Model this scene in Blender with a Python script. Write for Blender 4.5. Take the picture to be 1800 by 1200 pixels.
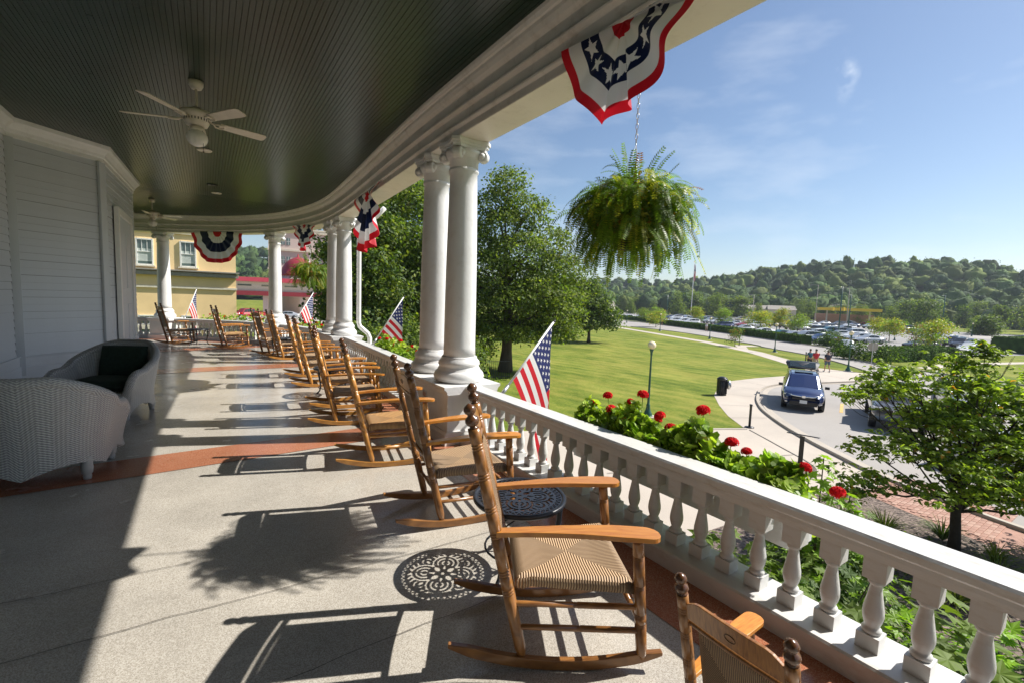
import bpy, math, random
import numpy as np
from mathutils import Vector, Matrix
PI = math.pi
R = math.radians
rng = np.random.default_rng(7)
random.seed(7)
for o in list(bpy.data.objects):
    bpy.data.objects.remove(o)
SC = bpy.context.scene
COL = SC.collection

# ---------------------------------------------------------------- camera
def make_camera():
    pitch, roll, yaw = R(5.12), R(2.04), R(33.6)
    fw = Vector((math.sin(yaw)*math.cos(pitch), math.cos(yaw)*math.cos(pitch), -math.sin(pitch)))
    rt = Vector((math.cos(yaw), -math.sin(yaw), 0))
    up = rt.cross(fw)
    c, s = math.cos(roll), math.sin(roll)
    r2 = rt*c + up*s
    u2 = up*c - rt*s
    cd = bpy.data.cameras.new('camera')
    cd.lens = 16.2; cd.sensor_width = 36; cd.sensor_fit = 'HORIZONTAL'
    cd.clip_start = 0.05; cd.clip_end = 3000
    co = bpy.data.objects.new('camera', cd)
    m = Matrix((r2, u2, -fw)).transposed().to_4x4()
    m.translation = Vector((0, 0, 1.62))
    co.matrix_world = m
    COL.objects.link(co)
    SC.camera = co
make_camera()

# ---------------------------------------------------------------- sky, sun, exposure
SUN_DIR = Vector((0.93, -0.37, 1.0)).normalized()
SUN_EL = math.asin(SUN_DIR.z)
SUN_AZ = math.atan2(SUN_DIR.x, SUN_DIR.y)       # clockwise from +Y
W = bpy.data.worlds.new('World'); SC.world = W; W.use_nodes = True
def build_world():
    nt = W.node_tree; N = nt.nodes; L = nt.links
    N.clear()
    out = N.new('ShaderNodeOutputWorld'); bg = N.new('ShaderNodeBackground')
    sky = N.new('ShaderNodeTexSky'); sky.sky_type = 'NISHITA'; sky.sun_disc = False
    sky.sun_elevation = SUN_EL; sky.sun_rotation = SUN_AZ
    sky.altitude = 100; sky.air_density = 1.0; sky.dust_density = .6; sky.ozone_density = 2.0
    tc = N.new('ShaderNodeTexCoord')
    # thin cirrus: stretched noise, mixed towards a pale grey-white
    mp = N.new('ShaderNodeMapping'); mp.inputs['Rotation'].default_value = (0.1, 0.25, R(25)); mp.inputs['Scale'].default_value = (1.0, 3.2, 9.0)
    n1 = N.new('ShaderNodeTexNoise'); n1.inputs['Scale'].default_value = 1.3; n1.inputs['Detail'].default_value = 7; n1.inputs['Roughness'].default_value = .55
    r1 = N.new('ShaderNodeValToRGB'); r1.color_ramp.elements[0].position = .50; r1.color_ramp.elements[1].position = .86
    r1.color_ramp.elements[1].color = (.45, .45, .45, 1)
    L.new(tc.outputs['Generated'], mp.inputs[0]); L.new(mp.outputs[0], n1.inputs['Vector']); L.new(n1.outputs['Fac'], r1.inputs['Fac'])
    # one short vertical wisp of vapour
    wisp_dir = WISP
    dot = N.new('ShaderNodeVectorMath'); dot.operation = 'SUBTRACT'; dot.inputs[1].default_value = wisp_dir
    mp2 = N.new('ShaderNodeMapping'); mp2.vector_type = 'POINT'; mp2.inputs['Rotation'].default_value = WISP_ROT; mp2.inputs['Scale'].default_value = (40, 40, 9.5)
    n2 = N.new('ShaderNodeTexNoise'); n2.inputs['Scale'].default_value = 16; n2.inputs['Detail'].default_value = 5
    mx = N.new('ShaderNodeMixRGB'); mx.blend_type = 'LINEAR_LIGHT'; mx.inputs['Fac'].default_value = .8
    ln = N.new('ShaderNodeVectorMath'); ln.operation = 'LENGTH'
    r2 = N.new('ShaderNodeMapRange'); r2.inputs['From Min'].default_value = 0.1; r2.inputs['From Max'].default_value = .75; r2.inputs['To Min'].default_value = .5; r2.inputs['To Max'].default_value = 0
    L.new(tc.outputs['Generated'], dot.inputs[0]); L.new(dot.outputs[0], mp2.inputs[0]); L.new(tc.outputs['Generated'], n2.inputs['Vector'])
    L.new(mp2.outputs[0], mx.inputs['Color1']); L.new(n2.outputs['Color'], mx.inputs['Color2']); L.new(mx.outputs[0], ln.inputs[0]); L.new(ln.outputs['Value'], r2.inputs['Value'])
    n4 = N.new('ShaderNodeTexNoise'); n4.inputs['Scale'].default_value = 42; n4.inputs['Detail'].default_value = 6; L.new(tc.outputs['Generated'], n4.inputs['Vector'])
    r4 = N.new('ShaderNodeMapRange'); r4.inputs['From Min'].default_value = .42; r4.inputs['From Max'].default_value = .62; L.new(n4.outputs['Fac'], r4.inputs['Value'])
    ml = N.new('ShaderNodeMath'); ml.operation = 'MULTIPLY'; L.new(r2.outputs[0], ml.inputs[0]); L.new(r4.outputs[0], ml.inputs[1])
    add = N.new('ShaderNodeMath'); add.operation = 'MAXIMUM'
    L.new(r1.outputs['Color'], add.inputs[0]); L.new(ml.outputs[0], add.inputs[1])
    mix = N.new('ShaderNodeMixRGB'); mix.inputs['Color2'].default_value = (8.0, 8.5, 9.2, 1)
    hsv = N.new('ShaderNodeHueSaturation'); hsv.inputs['Saturation'].default_value = 1.03
    L.new(sky.outputs[0], hsv.inputs['Color']); L.new(hsv.outputs[0], mix.inputs['Color1']); L.new(add.outputs[0], mix.inputs['Fac'])
    L.new(mix.outputs[0], bg.inputs['Color']); bg.inputs['Strength'].default_value = SKY_STRENGTH
    L.new(bg.outputs[0], out.inputs['Surface'])
SKY_STRENGTH = 0.076
WISP = (0.8547, 0.357, 0.377)
WISP_ROT = (R(0), R(-18), R(0))
build_world()
sd = bpy.data.lights.new('sun', 'SUN'); sd.energy = 4.7; sd.angle = R(0.53); sd.color = (1.0, .955, .88)
so = bpy.data.objects.new('sun', sd); so.rotation_euler = (-SUN_DIR).to_track_quat('-Z', 'Y').to_euler(); so.location = (20, -8, 30); COL.objects.link(so)
SC.view_settings.view_transform = 'Standard'; SC.view_settings.look = 'None'
SC.view_settings.exposure = 0.76; SC.view_settings.gamma = 1; SC.view_settings.use_curve_mapping = False
SC.render.engine = 'CYCLES'
SC.cycles.max_bounces = 8; SC.cycles.transparent_max_bounces = 8

# ---------------------------------------------------------------- materials
MATS = {}
def newmat(name):
    m = bpy.data.materials.new(name); m.use_nodes = True
    nt = m.node_tree
    b = nt.nodes['Principled BSDF']
    MATS[name] = m
    return m, nt, b
def simple(name, col, rough=.5, metal=0., var=.12, vs=6., bump=0., bs=60., spec=.5, coat=0., dirt=None, dirt_amt=.3, dirt_scale=2.5, stretch=(1, 1, 1)):
    """principled with slow colour variation, optional dirt blotches and fine bump"""
    m, nt, b = newmat(name); N = nt.nodes; L = nt.links
    tc = N.new('ShaderNodeTexCoord'); mp = N.new('ShaderNodeMapping'); mp.inputs['Scale'].default_value = stretch
    L.new(tc.outputs['Object'], mp.inputs[0])
    n = N.new('ShaderNodeTexNoise'); n.inputs['Scale'].default_value = vs; n.inputs['Detail'].default_value = 6
    L.new(mp.outputs[0], n.inputs['Vector'])
    mr = N.new('ShaderNodeMapRange'); mr.inputs['From Min'].default_value = .3; mr.inputs['From Max'].default_value = .7
    mr.inputs['To Min'].default_value = 1-var; mr.inputs['To Max'].default_value = 1+var
    L.new(n.outputs['Fac'], mr.inputs['Value'])
    mul = N.new('ShaderNodeVectorMath'); mul.operation = 'SCALE'; mul.inputs[0].default_value = col[:3]
    L.new(mr.outputs[0], mul.inputs['Scale'])
    colout = mul.outputs[0]
    if dirt:
        n2 = N.new('ShaderNodeTexNoise'); n2.inputs['Scale'].default_value = dirt_scale; n2.inputs['Detail'].default_value = 9; n2.inputs['Roughness'].default_value = .7
        L.new(mp.outputs[0], n2.inputs['Vector'])
        rr = N.new('ShaderNodeMapRange'); rr.inputs['From Min'].default_value = .52; rr.inputs['From Max'].default_value = .72; rr.inputs['To Max'].default_value = dirt_amt
        L.new(n2.outputs['Fac'], rr.inputs['Value'])
        mm = N.new('ShaderNodeMixRGB'); mm.inputs['Color2'].default_value = (*dirt, 1)
        L.new(colout, mm.inputs['Color1']); L.new(rr.outputs[0], mm.inputs['Fac']); colout = mm.outputs[0]
    L.new(colout, b.inputs['Base Color'])
    b.inputs['Roughness'].default_value = rough; b.inputs['Metallic'].default_value = metal
    b.inputs['Specular IOR Level'].default_value = spec
    if coat:
        b.inputs['Coat Weight'].default_value = coat; b.inputs['Coat Roughness'].default_value = .08
    if bump:
        n3 = N.new('ShaderNodeTexNoise'); n3.inputs['Scale'].default_value = bs; n3.inputs['Detail'].default_value = 4
        L.new(mp.outputs[0], n3.inputs['Vector'])
        bp = N.new('ShaderNodeBump'); bp.inputs['Strength'].default_value = bump; bp.inputs['Distance'].default_value = .01
        L.new(n3.outputs['Fac'], bp.inputs['Height']); L.new(bp.outputs[0], b.inputs['Normal'])
    return m
def leafmat(name, col, trans=.35, rough=.45, var=.35, vs=1.5):
    m, nt, b = newmat(name); N = nt.nodes; L = nt.links
    out = N['Material Output']
    tc = N.new('ShaderNodeTexCoord'); n = N.new('ShaderNodeTexNoise'); n.inputs['Scale'].default_value = vs; n.inputs['Detail'].default_value = 3
    L.new(tc.outputs['Object'], n.inputs['Vector'])
    gi = N.new('ShaderNodeNewGeometry')
    mr = N.new('ShaderNodeMapRange'); mr.inputs['From Min'].default_value = .3; mr.inputs['From Max'].default_value = .7; mr.inputs['To Min'].default_value = 1-var; mr.inputs['To Max'].default_value = 1+var
    L.new(n.outputs['Fac'], mr.inputs['Value'])
    mr2 = N.new('ShaderNodeMapRange'); mr2.inputs['To Min'].default_value = .7; mr2.inputs['To Max'].default_value = 1.35
    L.new(gi.outputs['Random Per Island'], mr2.inputs['Value'])
    mu = N.new('ShaderNodeMath'); mu.operation = 'MULTIPLY'; L.new(mr.outputs[0], mu.inputs[0]); L.new(mr2.outputs[0], mu.inputs[1])
    mul = N.new('ShaderNodeVectorMath'); mul.operation = 'SCALE'; mul.inputs[0].default_value = col[:3]; L.new(mu.outputs[0], mul.inputs['Scale'])
    L.new(mul.outputs[0], b.inputs['Base Color']); b.inputs['Roughness'].default_value = rough; b.inputs['Specular IOR Level'].default_value = .35
    tr = N.new('ShaderNodeBsdfTranslucent')
    m2 = N.new('ShaderNodeVectorMath'); m2.operation = 'MULTIPLY'; m2.inputs[1].default_value = (1.5, 1.6, .6)
    L.new(mul.outputs[0], m2.inputs[0]); L.new(m2.outputs[0], tr.inputs['Color'])
    mix = N.new('ShaderNodeMixShader'); mix.inputs[0].default_value = trans
    L.new(b.outputs[0], mix.inputs[1]); L.new(tr.outputs[0], mix.inputs[2]); L.new(mix.outputs[0], out.inputs['Surface'])
    return m
def wood(name, c1, c2, rough=.32):
    m, nt, b = newmat(name); N = nt.nodes; L = nt.links
    tc = N.new('ShaderNodeTexCoord'); mp = N.new('ShaderNodeMapping'); mp.inputs['Scale'].default_value = (6, 60, 9)
    L.new(tc.outputs['Object'], mp.inputs[0])
    n = N.new('ShaderNodeTexNoise'); n.inputs['Scale'].default_value = 1.6; n.inputs['Detail'].default_value = 8; n.inputs['Distortion'].default_value = .6
    L.new(mp.outputs[0], n.inputs['Vector'])
    r = N.new('ShaderNodeValToRGB'); r.color_ramp.elements[0].position = .3; r.color_ramp.elements[0].color = (*c1, 1)
    r.color_ramp.elements[1].position = .68; r.color_ramp.elements[1].color = (*c2, 1)
    L.new(n.outputs['Fac'], r.inputs['Fac'])
    oi = N.new('ShaderNodeObjectInfo'); mr = N.new('ShaderNodeMapRange'); mr.inputs['To Min'].default_value = .82; mr.inputs['To Max'].default_value = 1.15
    L.new(oi.outputs['Random'], mr.inputs['Value'])
    mul = N.new('ShaderNodeVectorMath'); mul.operation = 'SCALE'; L.new(r.outputs['Color'], mul.inputs[0]); L.new(mr.outputs[0], mul.inputs['Scale'])
    L.new(mul.outputs[0], b.inputs['Base Color'])
    b.inputs['Roughness'].default_value = rough; b.inputs['Coat Weight'].default_value = .35; b.inputs['Coat Roughness'].default_value = .18
    bp = N.new('ShaderNodeBump'); bp.inputs['Strength'].default_value = .12; bp.inputs['Distance'].default_value = .003
    L.new(n.outputs['Fac'], bp.inputs['Height']); L.new(bp.outputs[0], b.inputs['Normal'])
    return m
def cordmat(name, c1, c2, pitch, diag=True, herring=False):
    """woven cord: ridges from the UV map (metres), four triangles when diag"""
    m, nt, b = newmat(name); N = nt.nodes; L = nt.links
    uv = N.new('ShaderNodeUVMap'); sp = N.new('ShaderNodeSeparateXYZ'); L.new(uv.outputs[0], sp.inputs[0])
    def math_(op, a, bb=None, v=None):
        n = N.new('ShaderNodeMath'); n.operation = op
        if hasattr(a, 'node') or hasattr(a, 'is_linked'): L.new(a, n.inputs[0])
        else: n.inputs[0].default_value = a
        if bb is not None:
            if isinstance(bb, (int, float)): n.inputs[1].default_value = bb
            else: L.new(bb, n.inputs[1])
        return n.outputs[0]
    x, y = sp.outputs['X'], sp.outputs['Y']     # -1..1 , metres are x*.25
    ax, ay = math_('ABSOLUTE', x), math_('ABSOLUTE', y)
    wob = N.new('ShaderNodeTexNoise'); wob.inputs['Scale'].default_value = 5; L.new(uv.outputs[0], wob.inputs['Vector'])
    wv = math_('MULTIPLY', wob.outputs['Fac'], .012)
    k = 2*PI*.25/pitch
    sx = math_('SINE', math_('MULTIPLY', math_('ADD', x, wv), k)); sy = math_('SINE', math_('MULTIPLY', math_('ADD', y, wv), k))
    if diag:
        sel = math_('GREATER_THAN', ax, ay)
        SEL = sel; mxn = N.new('ShaderNodeMix'); L.new(sel, mxn.inputs[0]); L.new(sx, mxn.inputs[2]); L.new(sy, mxn.inputs[3]); h = mxn.outputs[0]
    elif herring:
        z = math_('PINGPONG', math_('MULTIPLY', x, 3.0), 1.0)
        s1 = math_('SINE', math_('MULTIPLY', math_('ADD', y, math_('MULTIPLY', z, .22)), k))
        s2 = math_('SINE', math_('MULTIPLY', x, k*.8)); h = math_('ADD', s1, math_('MULTIPLY', s2, .45))
    else:
        h = sx
    hr = math_('MULTIPLY', math_('ADD', h, 1.0), .5)
    nn = N.new('ShaderNodeTexNoise'); nn.inputs['Scale'].default_value = 40; L.new(uv.outputs[0], nn.inputs['Vector'])
    fac = math_('MULTIPLY', hr, math_('ADD', nn.outputs['Fac'], .5))
    rmp = N.new('ShaderNodeValToRGB'); rmp.color_ramp.elements[0].position = .2; rmp.color_ramp.elements[0].color = (*c1, 1)
    rmp.color_ramp.elements[1].position = .75; rmp.color_ramp.elements[1].color = (*c2, 1)
    L.new(fac, rmp.inputs['Fac'])
    if diag:
        tone = N.new('ShaderNodeVectorMath'); tone.operation = 'SCALE'; L.new(rmp.outputs['Color'], tone.inputs[0]); L.new(math_('SUBTRACT', 1.1, math_('MULTIPLY', SEL, .28)), tone.inputs['Scale']); L.new(tone.outputs[0], b.inputs['Base Color'])  # two of the four triangles darkened, their shading painted into the colour
    else: L.new(rmp.outputs['Color'], b.inputs['Base Color'])
    bp = N.new('ShaderNodeBump'); bp.inputs['Strength'].default_value = 1; bp.inputs['Distance'].default_value = .004
    L.new(hr, bp.inputs['Height']); L.new(bp.outputs[0], b.inputs['Normal']); b.inputs['Roughness'].default_value = .6
    return m
def terrazzo(name, cols, base, rough=.24):
    m, nt, b = newmat(name); N = nt.nodes; L = nt.links
    tc = N.new('ShaderNodeTexCoord')
    v = N.new('ShaderNodeTexVoronoi'); v.inputs['Scale'].default_value = 270; L.new(tc.outputs['Object'], v.inputs['Vector'])
    rmp = N.new('ShaderNodeValToRGB'); rmp.color_ramp.interpolation = 'CONSTANT'
    e = rmp.color_ramp.elements; e[0].color = (*cols[0], 1); e[1].position = .3; e[1].color = (*cols[1], 1)
    for i, c in enumerate(cols[2:]):
        q = e.new(.52+.2*i); q.color = (*c, 1)
    sep = N.new('ShaderNodeSeparateColor'); L.new(v.outputs['Color'], sep.inputs[0]); L.new(sep.outputs[0], rmp.inputs['Fac'])
    n = N.new('ShaderNodeTexNoise'); n.inputs['Scale'].default_value = 1.1; n.inputs['Detail'].default_value = 8; n.inputs['Roughness'].default_value = .65; L.new(tc.outputs['Object'], n.inputs['Vector'])
    mr = N.new('ShaderNodeMapRange'); mr.inputs['From Min'].default_value = .3; mr.inputs['From Max'].default_value = .7; mr.inputs['To Min'].default_value = .78; mr.inputs['To Max'].default_value = 1.1
    L.new(n.outputs['Fac'], mr.inputs['Value'])
    mul = N.new('ShaderNodeVectorMath'); mul.operation = 'SCALE'; L.new(rmp.outputs['Color'], mul.inputs[0]); L.new(mr.outputs[0], mul.inputs['Scale'])
    L.new(mul.outputs[0], b.inputs['Base Color'])
    r2 = N.new('ShaderNodeMapRange'); r2.inputs['From Min'].default_value = .3; r2.inputs['From Max'].default_value = .75; r2.inputs['To Min'].default_value = rough-.04; r2.inputs['To Max'].default_value = rough+.12
    n2 = N.new('ShaderNodeTexNoise'); n2.inputs['Scale'].default_value = 3.5; n2.inputs['Detail'].default_value = 6; L.new(tc.outputs['Object'], n2.inputs['Vector'])
    L.new(n2.outputs['Fac'], r2.inputs['Value']); L.new(r2.outputs[0], b.inputs['Roughness'])
    bp = N.new('ShaderNodeBump'); bp.inputs['Strength'].default_value = .05; bp.inputs['Distance'].default_value = .002; L.new(sep.outputs[1], bp.inputs['Height']); L.new(bp.outputs[0], b.inputs['Normal'])
    return m
def attrmat(name, attr='col', rough=.65, trans=.3):
    m, nt, b = newmat(name); N = nt.nodes; L = nt.links
    a = N.new('ShaderNodeAttribute'); a.attribute_name = attr
    L.new(a.outputs['Color'], b.inputs['Base Color']); b.inputs['Roughness'].default_value = rough
    tr = N.new('ShaderNodeBsdfTranslucent'); L.new(a.outputs['Color'], tr.inputs['Color'])
    mix = N.new('ShaderNodeMixShader'); mix.inputs[0].default_value = trans
    L.new(b.outputs[0], mix.inputs[1]); L.new(tr.outputs[0], mix.inputs[2]); L.new(mix.outputs[0], N['Material Output'].inputs['Surface'])
    return m

simple('white_paint', (.72, .715, .70), .38, var=.05, vs=3, bump=.15, bs=30, dirt=(.45, .40, .34), dirt_amt=.3, dirt_scale=7)
simple('rail_paint', (.63, .625, .61), .36, var=.05, vs=3, bump=.2, bs=25, dirt=(.42, .35, .27), dirt_amt=.6, dirt_scale=13, stretch=(1, .35, 1))
simple('siding_paint', (.54, .565, .60), .42, var=.05, vs=2, bump=.1, bs=40)
simple('soffit_paint', (.80, .74, .66), .45, var=.06, vs=1.4, dirt=(.4, .33, .25), dirt_amt=.3, dirt_scale=5)
simple('beam_paint', (.66, .63, .58), .4, var=.05, vs=2, dirt=(.3, .24, .18), dirt_amt=.4, dirt_scale=6)
simple('green_paint', (.004, .021, .011), .31, var=.25, vs=1.1, bump=.12, bs=14, spec=.5, dirt=(.03, .045, .03), dirt_amt=.35, dirt_scale=3)
simple('dark_gap', (.01, .014, .012), .9)
terrazzo('terrazzo_grey', [(.42, .385, .33), (.49, .455, .40), (.54, .505, .45), (.33, .30, .255)], None, .19)
terrazzo('terrazzo_red', [(.36, .12, .06), (.42, .16, .085), (.31, .10, .05), (.46, .23, .14)], None, .19)
simple('joint_strip', (.07, .06, .05), .6)
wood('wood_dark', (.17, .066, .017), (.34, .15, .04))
wood('wood_honey', (.33, .13, .022), (.55, .26, .055))
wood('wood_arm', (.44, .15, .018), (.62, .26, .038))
simple('finial_wood', (.11, .045, .018), .25, coat=.4)
cordmat('cord_tan', (.19, .11, .055), (.52, .36, .21), .0115)
cordmat('cord_back', (.09, .05, .025), (.42, .27, .15), .011)
cordmat('cord_honey', (.20, .10, .035), (.58, .34, .14), .0115)
cordmat('wicker', (.30, .30, .30), (.52, .52, .50), .021, diag=False, herring=True)
simple('green_fabric', (.008, .022, .014), .9, var=.3, vs=30, bump=.2, bs=200)
simple('cast_black', (.018, .02, .026), .34, var=.2, vs=30, bump=.1, bs=150)
simple('fan_white', (.62, .56, .46), .35)
simple('fan_glass', (.75, .73, .68), .2)
simple('metal_dark', (.03, .028, .025), .5)
simple('steel', (.55, .55, .55), .35, metal=.9)
simple('post_green', (.012, .075, .05), .35, var=.15, coat=.3)
simple('globe', (.88, .74, .50), .18, var=.03)
simple('red_petal', (.74, .008, .014), .75, var=.3, vs=40, spec=.15)
simple('yellow_stucco', (.92, .67, .35), .75, var=.06, vs=.8, dirt=(.6, .42, .2), dirt_amt=.25, dirt_scale=.7)
simple('cream_trim', (.66, .60, .48), .7)
simple('stone_trim', (.30, .27, .23), .8)
simple('window_frame', (.75, .74, .70), .4)
simple('window_glass', (.10, .14, .13), .06, var=.3, vs=.7, spec=1)
simple('blind', (.5, .54, .5), .6)
simple('pink_stucco', (.62, .50, .45), .8, var=.05)
simple('red_roof', (.27, .028, .04), .45, var=.1)
simple('asphalt', (.33, .305, .28), .85, var=.1, vs=.25, bump=.3, bs=20, dirt=(.2, .19, .185), dirt_amt=.5, dirt_scale=.18)
simple('lot_asphalt', (.25, .24, .235), .85, var=.1, vs=.12, dirt=(.16, .16, .16), dirt_amt=.5, dirt_scale=.1)
simple('concrete', (.47, .41, .345), .85, var=.08, vs=.4, bump=.2, bs=15, dirt=(.34, .3, .26), dirt_amt=.4, dirt_scale=.35)
simple('kerb_concrete', (.42, .37, .31), .85, var=.1, vs=1)
simple('paint_yellow', (.6, .38, .12), .7, var=.2)
simple('bark', (.085, .065, .05), .9, var=.3, vs=6, bump=.8, bs=14, stretch=(1, 1, .25))
simple('bark_dark', (.035, .027, .022), .9, var=.3, vs=8, bump=.6, bs=30)
simple('rubber', (.02, .02, .02), .7)
simple('rim', (.5, .5, .52), .3, metal=.8)
simple('car_glass', (.02, .03, .035), .16, spec=.5)
simple('chrome', (.75, .76, .78), .12, metal=1)
simple('lens', (.8, .82, .85), .1)
simple('plate', (.75, .75, .75), .5)
simple('car_black_trim', (.012, .012, .014), .45)
simple('canopy_yellow', (.85, .55, .03), .5)
simple('skin', (.5, .28, .19), .6)
simple('hair', (.05, .03, .02), .7)
leafmat('leaf_mid', (.12, .175, .030), rough=.6, trans=.42); leafmat('leaf_dark', (.060, .105, .022), rough=.6); leafmat('leaf_light', (.19, .235, .036), rough=.6, trans=.42)
leafmat('dog_leaf', (.15, .22, .028), rough=.5, trans=.45); leafmat('dog_leaf_bright', (.26, .34, .04), rough=.5, trans=.45); leafmat('dog_leaf_dark', (.07, .12, .02), rough=.5)
leafmat('leaf_yellow', (.36, .32, .03)); leafmat('leaf_lime', (.20, .33, .025), trans=.45); leafmat('leaf_gold', (.5, .25, .03), trans=.3)
leafmat('fern_green', (.11, .185, .022), trans=.45, vs=6); leafmat('fern_yellow', (.30, .31, .04), trans=.45, vs=6); leafmat('fern_brown', (.26, .11, .02), trans=.3, vs=6)
leafmat('gera_leaf', (.19, .30, .04), trans=.4, vs=6); leafmat('gera_leaf2', (.34, .45, .06), trans=.45, vs=6)
leafmat('hedge_leaf', (.04, .085, .015), trans=.2, rough=.95); leafmat('hedge_leaf2', (.085, .15, .02), trans=.2, rough=.95)
leafmat('far_leaf', (.066, .118, .026), trans=.12, vs=.05, var=.3, rough=.9); leafmat('far_leaf_dark', (.040, .078, .022), trans=.12, vs=.05, var=.3, rough=.9); leafmat('far_leaf_light', (.125, .165, .030), trans=.12, vs=.05, var=.3, rough=.9)

def lawnmat():
    m, nt, b = newmat('lawn'); N = nt.nodes; L = nt.links
    tc = N.new('ShaderNodeTexCoord')
    n1 = N.new('ShaderNodeTexNoise'); n1.inputs['Scale'].default_value = .42; n1.inputs['Detail'].default_value = 9; n1.inputs['Roughness'].default_value = .7
    mp = N.new('ShaderNodeMapping'); mp.inputs['Rotation'].default_value = (0, 0, R(-28)); mp.inputs['Scale'].default_value = (1.0, .45, 1)
    L.new(tc.outputs['Object'], mp.inputs[0]); L.new(mp.outputs[0], n1.inputs['Vector'])
    n2 = N.new('ShaderNodeTexNoise'); n2.inputs['Scale'].default_value = 9; n2.inputs['Detail'].default_value = 6; L.new(tc.outputs['Object'], n2.inputs['Vector'])
    w = N.new('ShaderNodeTexWave'); w.inputs['Scale'].default_value = .28; w.inputs['Distortion'].default_value = 1.2; w.inputs['Detail'].default_value = 2; L.new(mp.outputs[0], w.inputs['Vector'])
    a = N.new('ShaderNodeMath'); a.operation = 'MULTIPLY_ADD'; a.inputs[1].default_value = .35; L.new(n2.outputs['Fac'], a.inputs[0]); L.new(n1.outputs['Fac'], a.inputs[2])
    a2 = N.new('ShaderNodeMath'); a2.operation = 'MULTIPLY_ADD'; a2.inputs[1].default_value = .08; L.new(w.outputs['Fac'], a2.inputs[0]); L.new(a.outputs[0], a2.inputs[2])
    r = N.new('ShaderNodeValToRGB'); e = r.color_ramp.elements
    e[0].position = .52; e[0].color = (.075, .118, .016, 1); e[1].position = .84; e[1].color = (.25, .25, .05, 1)
    q = e.new(.67); q.color = (.145, .185, .026, 1)
    L.new(a2.outputs[0], r.inputs['Fac']); L.new(r.outputs['Color'], b.inputs['Base Color']); b.inputs['Roughness'].default_value = .9; b.inputs['Specular IOR Level'].default_value = .1
    bp = N.new('ShaderNodeBump'); bp.inputs['Strength'].default_value = .6; bp.inputs['Distance'].default_value = .05
    n3 = N.new('ShaderNodeTexNoise'); n3.inputs['Scale'].default_value = 25; n3.inputs['Detail'].default_value = 5; L.new(tc.outputs['Object'], n3.inputs['Vector'])
    n4 = N.new('ShaderNodeTexNoise'); n4.inputs['Scale'].default_value = .16; n4.inputs['Detail'].default_value = 3; L.new(tc.outputs['Object'], n4.inputs['Vector'])
    bp2 = N.new('ShaderNodeBump'); bp2.inputs['Strength'].default_value = 1; bp2.inputs['Distance'].default_value = .9; L.new(n4.outputs['Fac'], bp2.inputs['Height']); L.new(bp2.outputs[0], bp.inputs['Normal'])
    L.new(n3.outputs['Fac'], bp.inputs['Height']); L.new(bp.outputs[0], b.inputs['Normal'])
lawnmat()
def mulchmat():
    m, nt, b = newmat('mulch'); N = nt.nodes; L = nt.links
    tc = N.new('ShaderNodeTexCoord'); v = N.new('ShaderNodeTexVoronoi'); v.inputs['Scale'].default_value = 22; L.new(tc.outputs['Object'], v.inputs['Vector'])
    r = N.new('ShaderNodeValToRGB'); r.color_ramp.elements[0].color = (.04, .028, .022, 1); r.color_ramp.elements[1].color = (.27, .205, .17, 1)
    sp = N.new('ShaderNodeSeparateColor'); L.new(v.outputs['Color'], sp.inputs[0]); L.new(sp.outputs[0], r.inputs['Fac']); L.new(r.outputs['Color'], b.inputs['Base Color'])
    bp = N.new('ShaderNodeBump'); bp.inputs['Distance'].default_value = .03; L.new(sp.outputs[1], bp.inputs['Height']); L.new(bp.outputs[0], b.inputs['Normal']); b.inputs['Roughness'].default_value = .95
mulchmat()
simple('brick_paver', (.36, .20, .15), .85, var=.2, vs=3)
simple('brick_paver_pale', (.42, .26, .20), .85, var=.2, vs=3)
CARCOL = {'white': (.72, .72, .72), 'silver': (.42, .44, .47), 'black': (.012, .013, .016), 'grey': (.11, .115, .125), 'blue': (.02, .05, .14), 'red': (.32, .015, .02), 'navy': (.014, .032, .12), 'tan': (.35, .30, .22), 'teal': (.03, .14, .18)}
for k, c in CARCOL.items():
    simple('paint_'+k, c, .3, metal=.25 if k in ('silver', 'grey', 'navy', 'blue') else 0, var=.03, coat=1.)
for k, c in {'red': (.5, .02, .03), 'teal': (.03, .13, .18), 'navy': (.03, .035, .06), 'khaki': (.35, .3, .22), 'black': (.02, .02, .02), 'greyblue': (.1, .14, .18), 'white': (.6, .6, .6)}.items():
    simple('cloth_'+k, c, .85, var=.1)

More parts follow.
